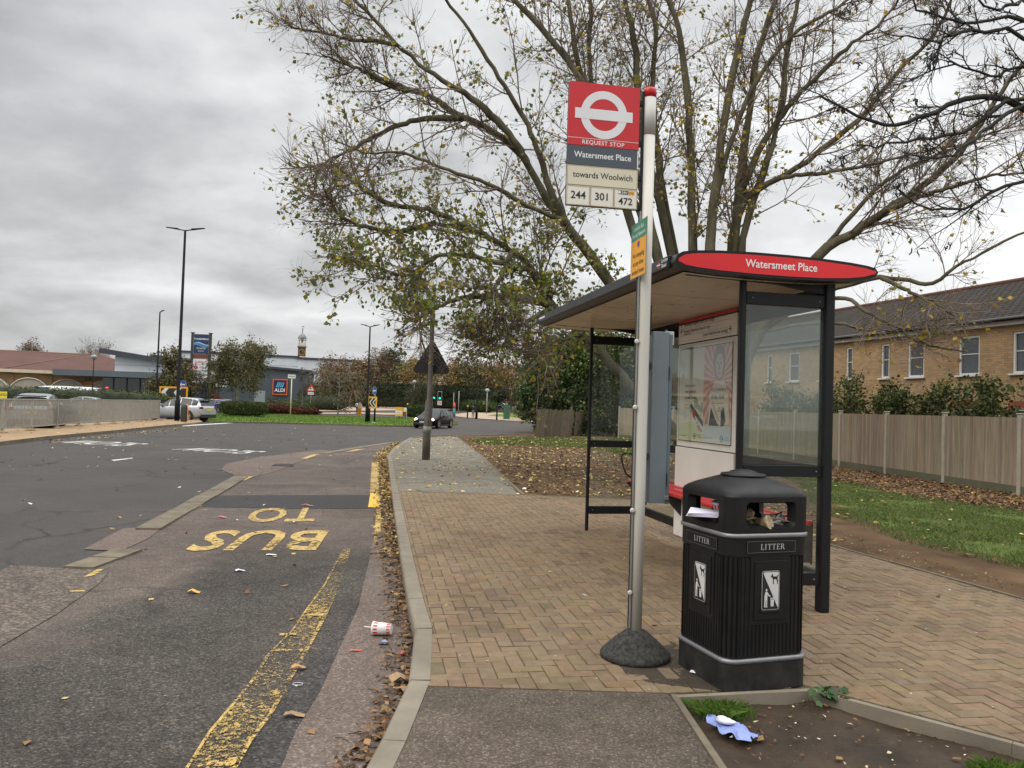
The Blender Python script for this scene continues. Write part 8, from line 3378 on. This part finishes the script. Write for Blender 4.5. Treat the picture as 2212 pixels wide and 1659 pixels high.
signal('traffic light showing green just right of the leaning sign post', 937.5, 846, 112, R(8), True, False)
signal('traffic light showing green with a white plate under it', 950, 847, 114, R(3), True, True, arm=True)
signal('dark backed traffic light on a grey pole left of the person in black', 981, 848, 116, R(160), False, False, True)
signal('pair of black signal heads facing sideways on a grey pole near the person in black', 993, 846, 118, R(100), False, True, True)

# ------------------------------------------------------------------ people
SKIN = mat('skin', C('#9a6f58'), .6, 0, .08, 10)


def skinmesh(name, joints, bones, parent, m, sub=1):
    me = bpy.data.meshes.new(name)
    keys = list(joints)
    me.from_pydata([joints[k][:3] for k in keys], [(keys.index(a), keys.index(b_)) for a, b_ in bones], [])
    me.materials.append(m)
    o = bpy.data.objects.new(name, me)
    COL.objects.link(o)
    o.parent = parent
    sk = o.modifiers.new('skin', 'SKIN')
    sk.use_smooth_shade = True
    lay = me.skin_vertices[0].data if len(me.skin_vertices) else None
    if lay is None:
        bpy.context.view_layer.objects.active = o
        me.attributes
    if lay is not None:
        for i, k in enumerate(keys):
            r_ = joints[k][3]
            lay[i].radius = (r_, r_ * (joints[k][4] if len(joints[k]) > 4 else 1))
        lay[0].use_root = True
    s2 = o.modifiers.new('subsurf', 'SUBSURF')
    s2.levels = s2.render_levels = sub
    return o


def person(label, loc, rz, h, jacket, trousers, hairc, stride=.18, sit=False, bag=None, hat=None):
    """faces local +y; one continuous body under clothes"""
    t = thing('person', label, 'person', loc, rz)
    k = h / 1.72
    hip = .92 if not sit else .50
    s_ = stride
    J = {'pelvis': (0, 0, hip, .12), 'chest': (0, .02, hip + .36, .14), 'neck': (0, .03, hip + .56, .055), 'head': (0, .05, hip + .68, .085), 'crown': (0, .05, hip + .76, .075)}
    for sd_, sg in (('l', -1), ('r', 1)):
        J['hip' + sd_] = (sg * .09, 0, hip - .06, .085)
        if sit:
            J['knee' + sd_] = (sg * .10, .42, .50, .06)
            J['ankle' + sd_] = (sg * .10, .44, .08, .045)
            J['toe' + sd_] = (sg * .10, .60, .04, .04)
        else:
            J['knee' + sd_] = (sg * .09, sg * s_ * .7 + .04, .48, .06)
            J['ankle' + sd_] = (sg * .09, sg * s_ * 1.2 - .05, .08 + (.05 if sg < 0 else 0), .045)
            J['toe' + sd_] = (sg * .09, sg * s_ * 1.2 + .10, .035, .04)
        J['sh' + sd_] = (sg * .19, .02, hip + .50, .06)
        J['elb' + sd_] = (sg * .25, -sg * s_ * .5 - .02, hip + .22, .045)
        J['wri' + sd_] = (sg * .23, -sg * s_ * .5 + .14, hip + .02, .032)
        J['hand' + sd_] = (sg * .22, -sg * s_ * .5 + .19, hip - .07, .035)
    J = {a: (v[0] * k, v[1] * k, v[2] * k) + tuple(x * k for x in v[3:4]) for a, v in J.items()}
    B = [('pelvis', 'chest'), ('chest', 'neck'), ('neck', 'head'), ('head', 'crown')]
    for sd_ in 'lr':
        B += [('pelvis', 'hip' + sd_), ('hip' + sd_, 'knee' + sd_), ('knee' + sd_, 'ankle' + sd_), ('ankle' + sd_, 'toe' + sd_), ('chest', 'sh' + sd_), ('sh' + sd_, 'elb' + sd_), ('elb' + sd_, 'wri' + sd_), ('wri' + sd_, 'hand' + sd_)]
    skinmesh('body', J, B, t, SKIN)
    up = {a: v[:3] + (v[3] * 1.22,) for a, v in J.items() if a in ('pelvis', 'chest') or a[:-1] in ('sh', 'elb', 'wri')}
    skinmesh('jacket', up, [x for x in B if x[0] in up and x[1] in up], t, jacket)
    lo = {a: v[:3] + (v[3] * 1.2,) for a, v in J.items() if a == 'pelvis' or a[:-1] in ('hip', 'knee', 'ankle')}
    skinmesh('trousers', lo, [x for x in B if x[0] in lo and x[1] in lo], t, trousers)
    for sd_ in 'lr':
        q = MB()
        a, c = np.array(J['ankle' + sd_][:3]), np.array(J['toe' + sd_][:3])
        q.tube([(a[0], a[1] - .05, .05), (a[0], a[1], .055), (c[0], c[1], .04), (c[0], c[1] + .06, .03)], [.04, .055, .05, .02], INK, 8)
        q.build('shoe', t)
    hd = np.array(J['head'][:3]) + (0, -.015, .04)
    q = MB()
    q.lathe([(.02, -.06), (.095, -.04), (.112, .02), (.10, .08), (.05, .115), (.01, .12)], hairc if hat is None else hat, 12, *hd)
    q.build('hair' if hat is None else 'hat', t)
    if bag:
        q = MB()
        q.box(.27 * k, .1 * k, .62 * k, .12, .30, .34, bag)
        q.build('bag', t, bevel=.03)
    return t


def cloth(nm, h_):
    return mat(nm, C(h_), .85, 0, .12, 12)


DKJ, GRT, BLJ, LTJ, DNM = cloth('dark jacket', '#1d1e21'), cloth('grey trousers', '#5c5a58'), cloth('denim jacket', '#5f7f97'), cloth('light top', '#b3b0ac'), cloth('dark jeans', '#22252c')
HAIR = mat('dark hair', (.012, .010, .009), .6)
p = spot(1023, 99)
person('person in a dark padded jacket and grey trousers walking away on the corner pavement', (p[0], p[1], .1), R(-2), 1.70, DKJ, GRT, HAIR, .14)
p = spot(778, 103)
person('person in a pale blue denim top walking behind the yellow bollard', (p[0], p[1], .1), R(60), 1.72, BLJ, DNM, HAIR, .26)
p = spot(772, 104)
person('person in a light grey top beside the one in denim', (p[0], p[1], .1), R(50), 1.60, LTJ, DNM, HAIR, .24)
p = spot(903, 144)
person('person in a dark coat and pale cap standing by the far bus shelter', (p[0], p[1], zg(144)), R(170), 1.72, cloth('coat navy', '#30353f'), cloth('light jeans', '#8b95a0'), HAIR, .05, hat=LTJ, bag=BLUE)
p = spot(894, 145.5)
person('person in dark clothes sitting in the far bus shelter', (p[0], p[1], zg(145)), R(180), 1.7, cloth('purple coat', '#2b2838'), DNM, HAIR, 0, sit=True)
